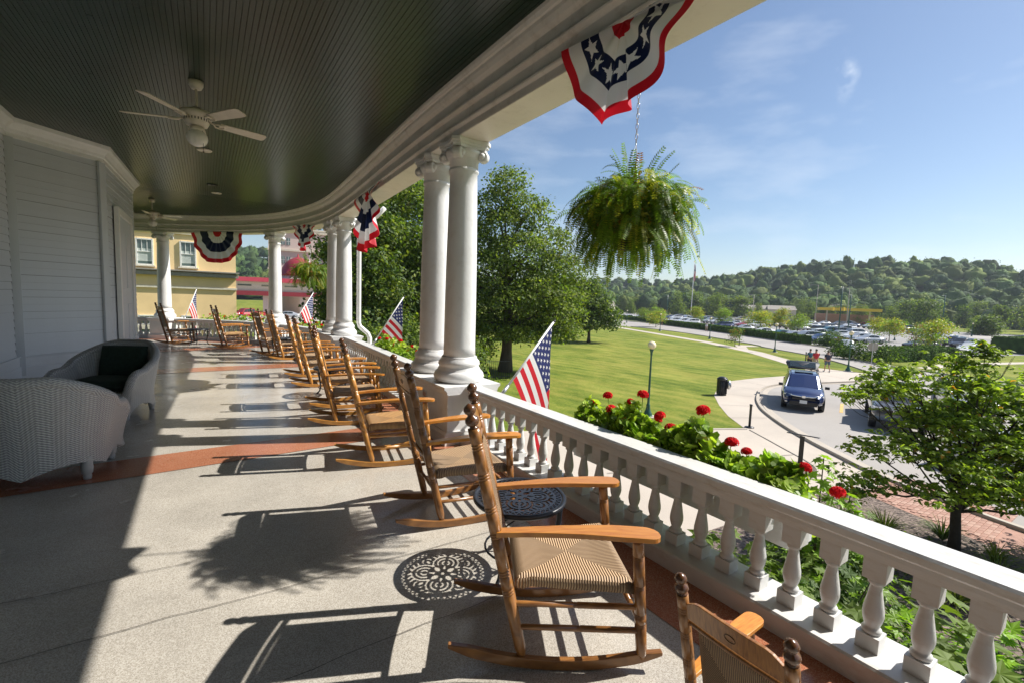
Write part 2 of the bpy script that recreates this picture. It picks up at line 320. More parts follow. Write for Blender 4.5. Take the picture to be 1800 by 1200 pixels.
# ---------------------------------------------------------------- mesh builder
class MB:
    def __init__(s): s.v = []; s.f = []; s.m = []; s.uv = {}; s.smooth = []
    def add(s, vs, fs, mi=0, smooth=False, uvs=None, M=None):
        b = len(s.v)
        if M is not None: vs = [tuple(M @ Vector(v)) for v in vs]
        s.v.extend([tuple(v) for v in vs])
        for f in fs:
            s.f.append(tuple(i+b for i in f)); s.m.append(mi); s.smooth.append(smooth)
        if uvs:
            for i, u in enumerate(uvs): s.uv[b+i] = u
        return s
    def box(s, c, d, M=None, mi=0):
        x, y, z = d[0]/2, d[1]/2, d[2]/2
        vs = [(c[0]+a*x, c[1]+b*y, c[2]+e*z) for a in (-1, 1) for b in (-1, 1) for e in (-1, 1)]
        fs = [(0, 1, 3, 2), (4, 6, 7, 5), (0, 4, 5, 1), (2, 3, 7, 6), (0, 2, 6, 4), (1, 5, 7, 3)]
        return s.add(vs, fs, mi, M=M)
    def prism(s, poly, z0, z1, mi=0, M=None, top_scale=None):
        n = len(poly)
        cx = sum(p[0] for p in poly)/n; cy = sum(p[1] for p in poly)/n
        k = top_scale or 1
        vs = [(p[0], p[1], z0) for p in poly]+[(cx+(p[0]-cx)*k, cy+(p[1]-cy)*k, z1) for p in poly]
        fs = [tuple(range(n-1, -1, -1)), tuple(range(n, 2*n))]+[(i, (i+1) % n, n+(i+1) % n, n+i) for i in range(n)]
        return s.add(vs, fs, mi, M=M)
    def lathe(s, prof, n=16, p0=(0, 0, 0), p1=None, mi=0, cap=True, smooth=True, M=None):
        """prof [(t or z, r)]; with p1 the first value runs 0..1 from p0 to p1"""
        p0 = Vector(p0)
        if p1 is not None:
            ax = Vector(p1)-p0; ln = ax.length; ax.normalize()
        else: ax = Vector((0, 0, 1)); ln = 1
        a = ax.orthogonal().normalized(); b = ax.cross(a)
        vs = []; fs = []
        for t, r in prof:
            for i in range(n):
                q = 2*PI*i/n
                vs.append(tuple(p0+ax*(t*ln)+a*(r*math.cos(q))+b*(r*math.sin(q))))
        for j in range(len(prof)-1):
            for i in range(n):
                k = (i+1) % n
                fs.append((j*n+i, j*n+k, (j+1)*n+k, (j+1)*n+i))
        if cap:
            fs.append(tuple(range(n-1, -1, -1))); e = (len(prof)-1)*n; fs.append(tuple(range(e, e+n)))
        return s.add(vs, fs, mi, smooth, M=M)
    def tube(s, pts, rad, n=8, mi=0, closed=False, smooth=True):
        pts = [Vector(p) for p in pts]; m = len(pts)
        if not hasattr(rad, '__len__'): rad = [rad]*m
        vs = []; fs = []
        prev = None
        for j, p in enumerate(pts):
            if closed: d = pts[(j+1) % m]-pts[j-1]
            else: d = pts[min(j+1, m-1)]-pts[max(j-1, 0)]
            if d.length < 1e-9: d = Vector((0, 0, 1))
            d.normalize()
            if prev is None: a = d.orthogonal().normalized()
            else:
                a = prev-d*prev.dot(d)
                a = a.normalized() if a.length > 1e-6 else d.orthogonal().normalized()
            prev = a; b = d.cross(a)
            for i in range(n):
                q = 2*PI*i/n; vs.append(tuple(p+a*(rad[j]*math.cos(q))+b*(rad[j]*math.sin(q))))
        for j in range(m if closed else m-1):
            for i in range(n):
                k = (i+1) % n; jj = (j+1) % m
                fs.append((j*n+i, j*n+k, jj*n+k, jj*n+i))
        if not closed:
            fs.append(tuple(range(n-1, -1, -1))); e = (m-1)*n; fs.append(tuple(range(e, e+n)))
        return s.add(vs, fs, mi, smooth)
    def sweep(s, prof, path, mi=0, cap=True, smooth=False, closed=True):
        """prof [(n,z)] closed polygon; path [(point, normal)]"""
        k = len(prof); vs = []; fs = []
        for (p, nrm) in path:
            for (a, z) in prof: vs.append((p[0]+nrm[0]*a, p[1]+nrm[1]*a, z))
        for j in range(len(path)-1):
            for i in range(k if closed else k-1):
                q = (i+1) % k
                fs.append((j*k+i, j*k+q, (j+1)*k+q, (j+1)*k+i))
        if cap and closed:
            fs.append(tuple(range(k-1, -1, -1))); e = (len(path)-1)*k; fs.append(tuple(range(e, e+k)))
        return s.add(vs, fs, mi, smooth)
    def sphere(s, c, r, n=12, m=8, mi=0, sc=(1, 1, 1), M=None):
        vs = []; fs = []
        for j in range(m+1):
            t = PI*j/m
            for i in range(n):
                q = 2*PI*i/n; vs.append((c[0]+sc[0]*r*math.sin(t)*math.cos(q), c[1]+sc[1]*r*math.sin(t)*math.sin(q), c[2]+sc[2]*r*math.cos(t)))
        for j in range(m):
            for i in range(n):
                k = (i+1) % n; fs.append((j*n+i, (j+1)*n+i, (j+1)*n+k, j*n+k))
        return s.add(vs, fs, mi, True, M=M)
    def grid(s, fn, nu, nv, mi=0, smooth=True, uvfn=None, M=None):
        vs = []; uvs = []
        for i in range(nu+1):
            for j in range(nv+1):
                u, v = i/nu, j/nv; vs.append(fn(u, v))
                if uvfn: uvs.append(uvfn(u, v))
        fs = [(i*(nv+1)+j, (i+1)*(nv+1)+j, (i+1)*(nv+1)+j+1, i*(nv+1)+j+1) for i in range(nu) for j in range(nv)]
        return s.add(vs, fs, mi, smooth, uvs or None, M=M)
    def mesh(s, name, mats):
        me = bpy.data.meshes.new(name); me.from_pydata(s.v, [], s.f)
        if isinstance(mats, str): mats = [mats]
        for m in mats: me.materials.append(MATS[m])
        me.polygons.foreach_set('material_index', s.m); me.polygons.foreach_set('use_smooth', s.smooth)
        if s.uv:
            l = me.uv_layers.new(name='UVMap'); li = np.empty(len(me.loops), dtype=np.int32); me.loops.foreach_get('vertex_index', li)
            arr = np.zeros((len(s.v), 2), dtype=np.float32)
            for i, u in s.uv.items(): arr[i] = u
            l.data.foreach_set('uv', arr[li].ravel())
        me.update()
        return me
    def build(s, name, mats, parent=None, bevel=0):
        return link(name, s.mesh(name, mats), parent, bevel)
def link(name, me, parent=None, bevel=0):
    o = bpy.data.objects.new(name, me); COL.objects.link(o)
    if parent is not None: o.parent = parent
    if bevel:
        b = o.modifiers.new('bevel', 'BEVEL'); b.width = bevel; b.segments = 2; b.limit_method = 'ANGLE'; b.angle_limit = R(40)
    return o
def tag(o, label, cat, group=None, kind=None):
    if label: o['label'] = label
    if cat: o['category'] = cat
    if group: o['group'] = group
    if kind: o['kind'] = kind
    return o
def thing(name, label, cat, loc=(0, 0, 0), rz=0, group=None, kind=None):
    o = bpy.data.objects.new(name, None); o.empty_display_size = .1; COL.objects.link(o)
    o.location = loc; o.rotation_euler = (0, 0, rz)
    return tag(o, label, cat, group, kind)
def struct(o): o['kind'] = 'structure'; return o
KIDS = {}
def tree_of(root):
    return [c for c in bpy.data.objects if c.parent == root]
def dup(root, loc, rz=0, label=None, scale=None, swap=None):
    """copy of a thing with copies of its parts and sub-parts; swap {material: material}"""
    key = root.name
    if key not in KIDS: KIDS[key] = [(c, tree_of(c)) for c in tree_of(root)]
    r = root.copy(); COL.objects.link(r); r.location = loc; r.rotation_euler = (0, 0, rz)
    if scale: r.scale = (scale,)*3 if not hasattr(scale, '__len__') else scale
    if label: r['label'] = label
    def fix(c):
        if swap:
            for i, sl in enumerate(c.material_slots):
                if sl.material and sl.material.name in swap:
                    nm = swap[sl.material.name]; c.material_slots[i].link = 'OBJECT'; c.material_slots[i].material = MATS[nm]
    for c, gs in KIDS[key]:
        d = c.copy(); COL.objects.link(d); d.parent = r; fix(d)
        for g in gs:
            e = g.copy(); COL.objects.link(e); e.parent = d; fix(e)
    fix(r)
    return r
def npmesh(name, V, F, mats, mi=None, smooth=False, n=4):
    me = bpy.data.meshes.new(name); V = np.asarray(V, dtype=np.float32); F = np.asarray(F, dtype=np.int32)
    me.vertices.add(len(V)); me.vertices.foreach_set('co', V.ravel())
    me.loops.add(F.size); me.loops.foreach_set('vertex_index', F.ravel())
    me.polygons.add(len(F)); me.polygons.foreach_set('loop_start', np.arange(0, F.size, n, dtype=np.int32))
    me.polygons.foreach_set('loop_total', np.full(len(F), n, dtype=np.int32))
    for m in ([mats] if isinstance(mats, str) else mats): me.materials.append(MATS[m])
    if mi is not None: me.polygons.foreach_set('material_index', np.asarray(mi, dtype=np.int32))
    me.polygons.foreach_set('use_smooth', np.full(len(F), smooth))
    me.update(calc_edges=True); me.validate()
    return me
def leafcloud(C, Nrm, S, asp=.6):
    """diamond leaves at C with normals about Nrm, sizes S -> V,F"""
    n = len(C)
    Nn = Nrm/np.maximum(np.linalg.norm(Nrm, axis=1, keepdims=True), 1e-6)
    r = rng.normal(size=(n, 3)); T = np.cross(Nn, r); T /= np.maximum(np.linalg.norm(T, axis=1, keepdims=True), 1e-6)
    B = np.cross(Nn, T)
    S = np.asarray(S).reshape(-1, 1)
    V = np.empty((n, 4, 3)); V[:, 0] = C-T*S; V[:, 1] = C-B*S*asp+Nn*S*.15; V[:, 2] = C+T*S; V[:, 3] = C+B*S*asp+Nn*S*.15
    F = np.arange(n*4).reshape(n, 4)
    return V.reshape(-1, 3), F
def unit(n):
    d = rng.normal(size=(n, 3)); return d/np.linalg.norm(d, axis=1, keepdims=True)
ROCK = {'A': (1.43, 1.65, -29.5), '0': (1.515, .66, 0), 'B': (1.595, 3.07, -8), 'C': (1.525, 4.43, -11), 'D': (1.56, 6.03, -12), 'E': (1.695, 6.95, -2), 'F': (1.71, 8.66, -4), 'G': (1.74, 9.72, -4),
        'H': (1.68, 12.38, 8), 'I': (1.45, 13.42, 15), 'J': (.60, 15.3, 13), 'K': (-.72, 16.7, 18)}
TABLES = [(1.55, 2.19), (1.65, 7.65), (1.60, 12.92), (-.22, 16.25)]
WICK = [(-1.17, 5.3, 84), (-1.02, 7.62, -116)]
USE_HAZE = True
# ================================================================ THE PORCH
def spline(pts, n=14):
    out = []
    P = [Vector(p) for p in pts]; P = [P[0]*2-P[1]]+P+[P[-1]*2-P[-2]]
    for i in range(1, len(P)-2):
        for k in range(n):
            t = k/n; a, b, c, d = P[i-1], P[i], P[i+1], P[i+2]
            out.append(.5*((2*b)+(c-a)*t+(2*a-5*b+4*c-d)*t*t+(3*b-a-3*c+d)*t**3))
    out.append(P[-2]); return out
CEN = spline([(2.49, -8), (2.49, -4), (2.49, -1), (2.49, 1.5), (2.47, 4.85), (2.51, 6.5), (2.62, 9), (2.68, 11), (2.62, 12.5), (2.32, 14.1), (1.74, 15.65), (.62, 17.2), (-1.12, 18.5), (-3, 19.4), (-6, 20.2)])
LEN = [0]
for i in range(1, len(CEN)): LEN.append(LEN[-1]+(CEN[i]-CEN[i-1]).length)
def at(s):
    s = max(0, min(LEN[-1]-1e-4, s))
    i = max(0, min(len(LEN)-2, int(np.searchsorted(LEN, s, side='right'))-1))
    t = (s-LEN[i])/(LEN[i+1]-LEN[i]); p = CEN[i].lerp(CEN[i+1], t)
    i0, i1 = max(i-1, 0), min(i+2, len(CEN)-1); d = (CEN[i1]-CEN[i0]).normalized()
    return p, Vector((d.y, -d.x))
def s_of(x, y):
    best = min(range(len(CEN)), key=lambda i: (CEN[i]-Vector((x, y))).length); p, n = at(LEN[best]); d = Vector((-n.y, n.x))
    return LEN[best]+(Vector((x, y))-p).dot(d)
def sub(s0, s1, step=.35):
    n = max(2, int((s1-s0)/step)+1); return [at(s0+(s1-s0)*k/(n-1)) for k in range(n)]
def off(n_, s0=0, s1=None, step=.3): return [(p.x+n.x*n_, p.y+n.y*n_) for p, n in sub(s0, LEN[-1] if s1 is None else s1, step)]
S1, S2, S5, S6 = s_of(2.47, 4.85), s_of(2.68, 11.2), s_of(1.74, 15.65), s_of(-1.12, 18.5)

# ---- floor slab, terrazzo bands, joint strips
fl = MB(); fl.prism(off(.16)+[(-9, 20.2), (-9, -8)], -.35, 0)
FLOOR = struct(fl.build('porch_floor', 'terrazzo_grey'))
def sheet(name, poly, z, mat, parent=None, kind=None):
    m = MB(); m.add([(p[0], p[1], z) for p in poly], [tuple(range(len(poly)))])
    o = m.build(name, mat, parent)
    me = o.data
    if me.polygons[0].normal.z < 0: me.flip_normals()
    if kind: o['kind'] = kind
    return o
inner = off(-.55); outer = off(-.14)
for i in range(len(inner)-1):
    pass
bm_ = MB()
vs = []; fs = []
for i in range(len(inner)): vs += [(*inner[i], .003), (*outer[i], .003)]
for i in range(len(inner)-1): fs.append((2*i, 2*i+1, 2*i+3, 2*i+2))
bm_.add(vs, fs); bm_.build('floor_border', 'terrazzo_red', FLOOR)
for nm, q in (('floor_band', [(-6, 4.62), (1.93, 5.1), (1.95, 5.62), (-6, 5.22)]), ('floor_band', [(-6, 10.75), (2.1, 10.9), (2.1, 11.5), (-6, 11.35)]), ('floor_band', [(-4, 13.9), (.8, 14.9), (1.6, 15.2), (1.3, 15.7), (.5, 15.45), (-4, 14.5)])):
    sheet(nm, q, .0045, 'terrazzo_red', FLOOR)
for a, b in (((-6, 1.9), (1.94, 2.02)), ((-6, 2.85), (1.94, 2.62)), ((-6, 3.35), (-.1, 3.2)), ((-6, 8.9), (1.95, 7.9)), ((-6, 6.4), (1.9, 6.9)), ((1.94, -3), (1.94, .2))):
    A_, B_ = Vector(a), Vector(b); d = (B_-A_).normalized(); q = Vector((-d.y, d.x)); n = 60; up_ = []; dn_ = []
    for i in range(n+1):
        c = A_.lerp(B_, i/n)+q*(.006*math.sin(i*.9)+.004*math.sin(i*2.3+1)+random.uniform(-.002, .002)); w = .0016+.0008*random.random(); up_.append(tuple(c+q*w)); dn_.append(tuple(c-q*w))
    jm = MB(); jm.add([(*p, .0075) for p in up_]+[(*p, .0075) for p in dn_], [(i, n+1+i, n+2+i, i+1) for i in range(n)]); jm.build('floor_joint', 'joint_strip', FLOOR)

# ---- ceiling of narrow beaded boards
ce = MB(); ce.prism([(p[0], p[1]) for p in off(.1)]+[(-9, 20.2), (-9, -8)], 3.875, 3.98)
CEIL = struct(ce.build('ceiling', 'dark_gap'))
edge = off(-.30, step=.12)
def edge_y(x):      # where the ceiling edge crosses x on the far side
    best = None
    for i in range(len(edge)-1):
        a, b = edge[i], edge[i+1]
        if (a[0]-x)*(b[0]-x) <= 0 and a[0] != b[0]: best = a[1]+(b[1]-a[1])*(x-a[0])/(b[0]-a[0])
    return best
def edge_x(y):
    best = 0
    for i in range(len(edge)-1):
        a, b = edge[i], edge[i+1]
        if (a[1]-y)*(b[1]-y) <= 0 and a[1] != b[1]: best = a[0]+(b[0]-a[0])*(y-a[1])/(b[1]-a[1])
    return best
x = -2.36; k = 0
unitboard = {}
while x < 2.36:
    y0 = -7.5; y1 = 13.6
    if x > 1.2:
        ys = [e[1] for e in edge if e[0] > x]
        if not ys: break
        y1 = min(13.6, max(ys)); y0 = max(-7.5, min(ys)-.1) if x > 2.15 else -7.5
    m = MB()
    # two boards end to end, the joint staggered from row to row
    cut = y0+(y1-y0)*(.3+.45*((k*37) % 100)/100)
    for a, b in ((y0, cut-.0015), (cut+.0015, y1)):
        m.box((0, (a+b)/2, 3.866+random.uniform(-.0008, .0008)), (.0388, b-a, .018))
    o = m.build('board', 'green_paint', CEIL); o.location.x = x
    x += .043; k += 1
m = MB(); y = 13.645
while y < 19.6:
    x1 = edge_x(y)
    m.box(((x1-6)/2, y, 3.866), (x1+6, .0355, .018)); y += .043
tag(m.build('board_field', 'green_paint', CEIL), None, None, kind='stuff')
m = MB(); m.box((-.1, 13.62, 3.862), (4.4, .03, .012)); m.build('cover_strip', 'green_paint', CEIL)

# ---- beam with stepped mouldings, soffit panel, roof above
PB = struct(MB().sweep([(-.15, 3.362), (.15, 3.362), (.15, 4.3), (-.15, 4.3)], sub(0, LEN[-1])).build('porch_beam', 'beam_paint'))
inner_prof = [(-.150, 3.36), (-.182, 3.36), (-.182, 3.425), (-.196, 3.43), (-.21, 3.44), (-.214, 3.455), (-.206, 3.468), (-.192, 3.474), (-.192, 3.565), (-.206, 3.57), (-.232, 3.585), (-.236, 3.60), (-.226, 3.614),
              (-.210, 3.62), (-.210, 3.715), (-.226, 3.722), (-.25, 3.74), (-.272, 3.775), (-.278, 3.80), (-.296, 3.806), (-.315, 3.83), (-.322, 3.856), (-.150, 3.856)]
MB().sweep(inner_prof, sub(0, LEN[-1])).build('cornice_moulding', 'beam_paint', PB)
MB().sweep([(-.178, 3.352), (.168, 3.352), (.168, 3.361), (-.178, 3.361)], sub(0, LEN[-1])).build('soffit_panel', 'soffit_paint', PB)
MB().sweep([(.151, 3.355), (.185, 3.355), (.185, 3.40), (.175, 3.41), (.175, 3.9), (.23, 3.95), (.23, 4.1), (.151, 4.1)], sub(0, LEN[-1])).build('outer_fascia', 'white_paint', PB)
rf = MB(); rf.prism([(p[0], p[1]) for p in off(.2)]+[(-9, 20.4), (-9, -8)], 4.101, 4.5)  # unseen roof slab over the porch, put in to block light
struct(rf.build('porch_roof', 'stone_trim'))

# ---- building wall with clapboards, corner boards, crown moulding
WALL = thing('building_wall', 'pale clapboard wall of the building on the left with a white crown moulding', 'wall')
wp = [(-2.26, -8.0), (-2.26, 9.28), (-1.38, 10.15), (-1.29, 13.0), (-5.2, 13.0)]
core = MB(); core.prism([(-9, -8), *[(a-.001*0, b) for a, b in wp[:4]], (-9, 13.0)], 0, 3.86)
core.build('wall_core', 'dark_gap', WALL)
def clap_face(a, b, z0=.575, z1=3.56, pitch=.105, inset=.0):
    a = Vector(a); b = Vector(b); d = (b-a); ln = d.length; d.normalize(); n = Vector((d.y, -d.x))
    m = MB(); h = pitch
    # bottom edge proud, top edge stops short: core painted dark as a shadow line
    m.add([(0, .003, 0), (ln, .003, 0), (ln, .017, 0), (0, .017, 0), (0, .006, h-.0025), (ln, .006, h-.0025), (ln, .001, h-.0025), (0, .001, h-.0025)],
          [(0, 1, 2, 3), (3, 2, 5, 4), (4, 5, 6, 7), (7, 6, 1, 0), (0, 3, 4, 7), (1, 6, 5, 2)])
    me = m.mesh('clapboard', 'siding_paint'); z = z0
    ang = math.atan2(d.y, d.x)
    while z < z1:
        o = link('clapboard', me, WALL); o.location = (a.x, a.y, z+random.uniform(-.0015, .0015)); o.rotation_euler = (0, 0, ang); o.scale = (1, -1, 1)
        z += pitch
clap_face((-2.26, -1), (-2.26, 9.2)); clap_face(wp[1], wp[2]); clap_face(wp[2], wp[3])
def offset_line(pts, o_):
    out = []
    for i, p in enumerate(pts):
        ns = []
        for a, b in ((i-1, i), (i, i+1)):
            if a >= 0 and b < len(pts):
                d = Vector(pts[b])-Vector(pts[a]); d.normalize(); ns.append(Vector((d.y, -d.x)))
        n = sum(ns, Vector((0, 0))); n.normalize(); n /= max(.3, n.dot(ns[0])); out.append((Vector(p), n))
    return out
wl = offset_line(wp, 0)
MB().sweep([(.002, 3.60), (.022, 3.60), (.024, 3.66), (.04, 3.67), (.05, 3.71), (.09, 3.77), (.12, 3.80), (.125, 3.856), (.002, 3.856)], wl).build('crown_moulding', 'white_paint', WALL)
MB().sweep([(.002, 0), (.04, 0), (.04, .42), (.028, .43), (.028, .555), (.04, .56), (.04, .575), (.002, .58)], wl).build('baseboard', 'siding_paint', WALL)
for (cx, cy, rz) in ((-2.255, 9.27, 22), (-1.385, 10.14, 70), (-1.30, 12.93, 90)):
    m = MB(); m.box((0, 0, 1.95), (.16, .036, 3.3)); o = m.build('corner_board', 'siding_paint', WALL, bevel=.004); o.location = (cx, cy, 0); o.rotation_euler = (0, 0, R(rz))
# shallow doorway casing on the short face
m = MB(); m.box((-1.307, 11.68, 1.45), (.03, 1.66, 2.9), M=None); dr = m.build('door_panel', 'siding_paint', WALL)
for (y_, z_, dy, dz) in ((10.82, 1.45, .12, 2.9), (12.54, 1.45, .12, 2.9), (11.68, 2.95, 1.84, .12)):
    m = MB(); m.box((-1.295, y_, z_), (.07, dy, dz)); m.build('door_casing', 'white_paint', dr, bevel=.005)
for (y_, z_) in ((11.3, .75), (12.05, .75), (11.3, 2.1), (12.05, 2.1)):
    m = MB(); m.box((-1.289, y_, z_), (.014, .52, 1.05)); m.build('raised_panel', 'siding_paint', dr, bevel=.006)

# ---- columns
def column_meshes():
    H = 3.35-.66
    b = MB(); b.lathe([(0, .262), (.02, .285), (.06, .295), (.10, .285), (.125, .262), (.13, .25), (.15, .248), (.165, .235), (.185, .232), (.20, .245), (.235, .236), (.262, .212), (.275, .205), (.29, .203)], 40)
    sft = MB(); sft.lathe([(.285, .190), (.40, .183), (.8, .181), (1.3, .176), (1.8, .167), (2.2, .158), (2.36, .155), (2.37, .168), (2.385, .171), (2.40, .164), (2.42, .16)], 40)
    cap = MB()
    cap.lathe([(2.40, .163), (2.50, .163), (2.505, .178), (2.52, .185), (2.545, .20), (2.575, .215), (2.60, .20)], 32)
    # abacus: four concave sides and clipped corners, in two steps
    def aba(r, z0, z1, dip):
        poly = []
        for q in range(4):
            a0 = R(45+90*q)
            for dd in (-.07, .07): pass
            c = Vector((math.cos(a0), math.sin(a0)))*r*1.36; t = Vector((-math.sin(a0), math.cos(a0)))*.045
            poly.append(tuple(c-t)); poly.append(tuple(c+t))
            a1 = R(45+90*(q+1)); c1 = Vector((math.cos(a1), math.sin(a1)))*r*1.36; t1 = Vector((-math.sin(a1), math.cos(a1)))*.045
            p0, p1 = c+t, c1-t1; mid = (p0+p1)/2; nn = mid.normalized()
            for k in (1, 2, 3, 4, 5):
                tt = k/6; p = p0.lerp(p1, tt)-nn*dip*math.sin(PI*tt); poly.append(tuple(p))
        cap.prism(poly, z0, z1)
    aba(.190, 2.598, 2.628, .035); aba(.205, 2.628, 2.655, .035); aba(.218, 2.655, 2.69, .035)
    vol = []
    for q in range(4):
        a0 = R(45+90*q); d = Vector((math.cos(a0), math.sin(a0), 0)); t = Vector((-d.y, d.x, 0))
        v = MB(); c = d*.225+Vector((0, 0, 2.538))
        v.lathe([(0, .050), (.06, .058), (.2, .064), (.5, .055), (.8, .064), (.94, .058), (1, .050)], 18, c-t*.052, c+t*.052)
        for sgn in (-1, 1): v.sphere(tuple(c+t*.052*sgn), .034, 10, 6)
        # the band that rises from the scroll to the abacus
        pts = [c+d*.0+Vector((0, 0, .052)), c-d*.05+Vector((0, 0, .05)), c-d*.09+Vector((0, 0, .035))]
        v.tube(pts, [.024, .022, .016], 8)
        vol.append(v)
    return b, sft, cap, vol
cb, cs, cc, cv = column_meshes()
def make_column(label):
    t = thing('column', label, 'column', group='white porch columns')
    cb.build('column_base', 'white_paint', t); cs.build('shaft', 'white_paint', t)
    c = cc.build('capital', 'white_paint', t)
    for v in cv: v.build('volute', 'white_paint', c)
    return t
COL0 = make_column('nearest white column, the right one of the large front pair on the pedestal with the paper notice')
pr, n1 = at(S1); ang1 = math.atan2(n1.y, n1.x); COL0.location = (pr.x+.0, pr.y-.02, .66); COL0.rotation_euler = (0, 0, ang1)
def colat(s, label, sx=0):
    p, n = at(s); a = math.atan2(n.y, n.x); return dup(COL0, (p.x+n.x*sx, p.y+n.y*sx, .66), a, label)
colat(S1+.74, 'white column standing just behind the nearest one, the left of the large front pair')
colat(S2, 'right column of the middle pair, beside the white downspout')
colat(S2+.86, 'left column of the middle pair, half hidden by its twin')
colat(S5, 'single far white column between the hotel tower and the hanging fern')
colat(S6, 'single farthest white column in front of the yellow building')

# ---- pedestals
def pedestal(s0, s1, w, label):
    t = thing('pedestal', label, 'pedestal', group='white porch pedestals')
    pts = sub(s0, s1, .4)
    MB().sweep([(-w+.02, .02), (w-.02, .02), (w-.02, .60), (-w+.02, .60)], pts).build('pedestal_body', 'white_paint', t)
    a = sub(s0-.03, s1+.03, .4)
    MB().sweep([(-w-.02, 0), (w+.02, 0), (w+.02, .12), (w, .15), (-w, .15), (-w-.02, .12)], a).build('plinth', 'white_paint', t, bevel=.004)
    MB().sweep([(-w+.005, .565), (-w-.01, .575), (-w-.012, .60), (-w-.032, .625), (-w-.045, .628), (-w-.045, .659), (w+.045, .659), (w+.045, .628), (w+.032, .625), (w+.012, .60), (w+.01, .575), (w-.005, .565)], sub(s0-.045, s1+.045, .4)).build('cap_slab', 'white_paint', t, bevel=.003)
    return t
PED = pedestal(S1-.34, S1+1.10, .31, 'large white pedestal under the nearest column pair, with a paper notice on its inner face')
m = MB(); m.box((0, 0, 0), (.004, .115, .125)); pn = m.build('paper_notice', 'cloth_white', PED)
p_, n_ = at(S1+.30); pn.location = (p_.x-n_.x*.294, p_.y-n_.y*.294, .44); pn.rotation_euler = (R(4), 0, math.atan2(n_.y, n_.x)); pn['label'] = 'faded paper notice with a pinkish print'
m = MB(); m.box((-.0035, .0, .02), (.002, .085, .05)); m.build('notice_print', 'brick_paver_pale', pn)
pedestal(S2-.34, S2+1.22, .31, 'white pedestal under the middle column pair')
pedestal(S5-.3, S5+.3, .3, 'white pedestal under the single column before the hotel tower')
pedestal(S6-.3, S6+.3, .3, 'white pedestal under the farthest column')

# ---- balustrades
bal = MB()
bal.box((0, 0, .045), (.088, .088, .09)); 
bal.lathe([(.088, .030), (.094, .037), (.102, .040), (.112, .037), (.118, .029), (.126, .029), (.150, .037), (.175, .0415), (.20, .0405), (.24, .034), (.29, .0255), (.315, .0225), (.322, .0225), (.326, .031), (.334, .034), (.342, .031), (.346, .026), (.352, .026)], 14, cap=False)
bal.box((0, 0, .401), (.088, .088, .10))
BALME = bal.mesh('baluster', 'rail_paint')
RAILP = [(-.10, .640), (-.10, .612), (-.088, .60), (-.066, .598), (-.062, .588), (-.066, .572), (-.052, .568), (-.052, .550), (-.044, .546), (-.044, .532), (.044, .532), (.044, .546), (.052, .55), (.052, .568), (.066, .572), (.062, .588), (.066, .598), (.088, .60), (.10, .612), (.10, .640), (.088, .652), (-.088, .652)]
def balustrade(s0, s1, label, flare=.0):
    t = thing('balustrade', label, 'balustrade', group='white porch balustrades')
    MB().sweep(RAILP, sub(s0, s1, .3)).build('top_rail', 'rail_paint', t)
    MB().sweep([(-.15, .001), (.15, .001), (.15, .10), (.14, .11), (-.14, .11), (-.15, .10)], sub(s0, s1, .3)).build('bottom_rail', 'rail_paint', t)
    n = int(round((s1-s0)/.175)); 
    for k in range(n):
        p, nn = at(s0+(s1-s0)*(k+.5)/n)
        o = link('baluster', BALME, t); o.location = (p.x, p.y, .092); o.rotation_euler = (0, 0, math.atan2(nn.y, nn.x)); o.scale = (1, 1, .985)
    return t
balustrade(2.5, S1-.37, 'nearest white balustrade, running from the bottom right corner to the large pedestal')
balustrade(S1+1.15, S2-.37, 'white balustrade between the large pedestal and the middle column pair')
balustrade(S2+1.27, S5-.33, 'white curved balustrade just beyond the middle column pair')
balustrade(S5+.33, S6-.33, 'white curved balustrade behind the far rockers, between the two single columns')
balustrade(S6+.33, LEN[-1]-.3, 'farthest short balustrade beside the clapboard wall')

# ---- downspout by the middle pair
p_, n_ = at(S2-.05); q_ = lambda a, z, b=0: (p_.x+n_.x*a-n_.y*b*-1, p_.y+n_.y*a+n_.x*b*-1, z)
DS = MB(); DS.tube([(p_.x+.75, p_.y-.55, 3.6), (p_.x+.62, p_.y-.4, 3.42), (p_.x+.36, p_.y-.05, 3.2), (p_.x+.33, p_.y, 3.0), (p_.x+.33, p_.y, 1.2), (p_.x+.33, p_.y, .95), (p_.x+.36, p_.y, .86), (p_.x+.52, p_.y-.1, .70), (p_.x+.56, p_.y-.12, .6), (p_.x+.56, p_.y-.12, -3.4)], .052, 12)
tag(DS.build('downspout', 'white_paint'), 'white downspout pipe bending beside the middle column pair', 'downspout')

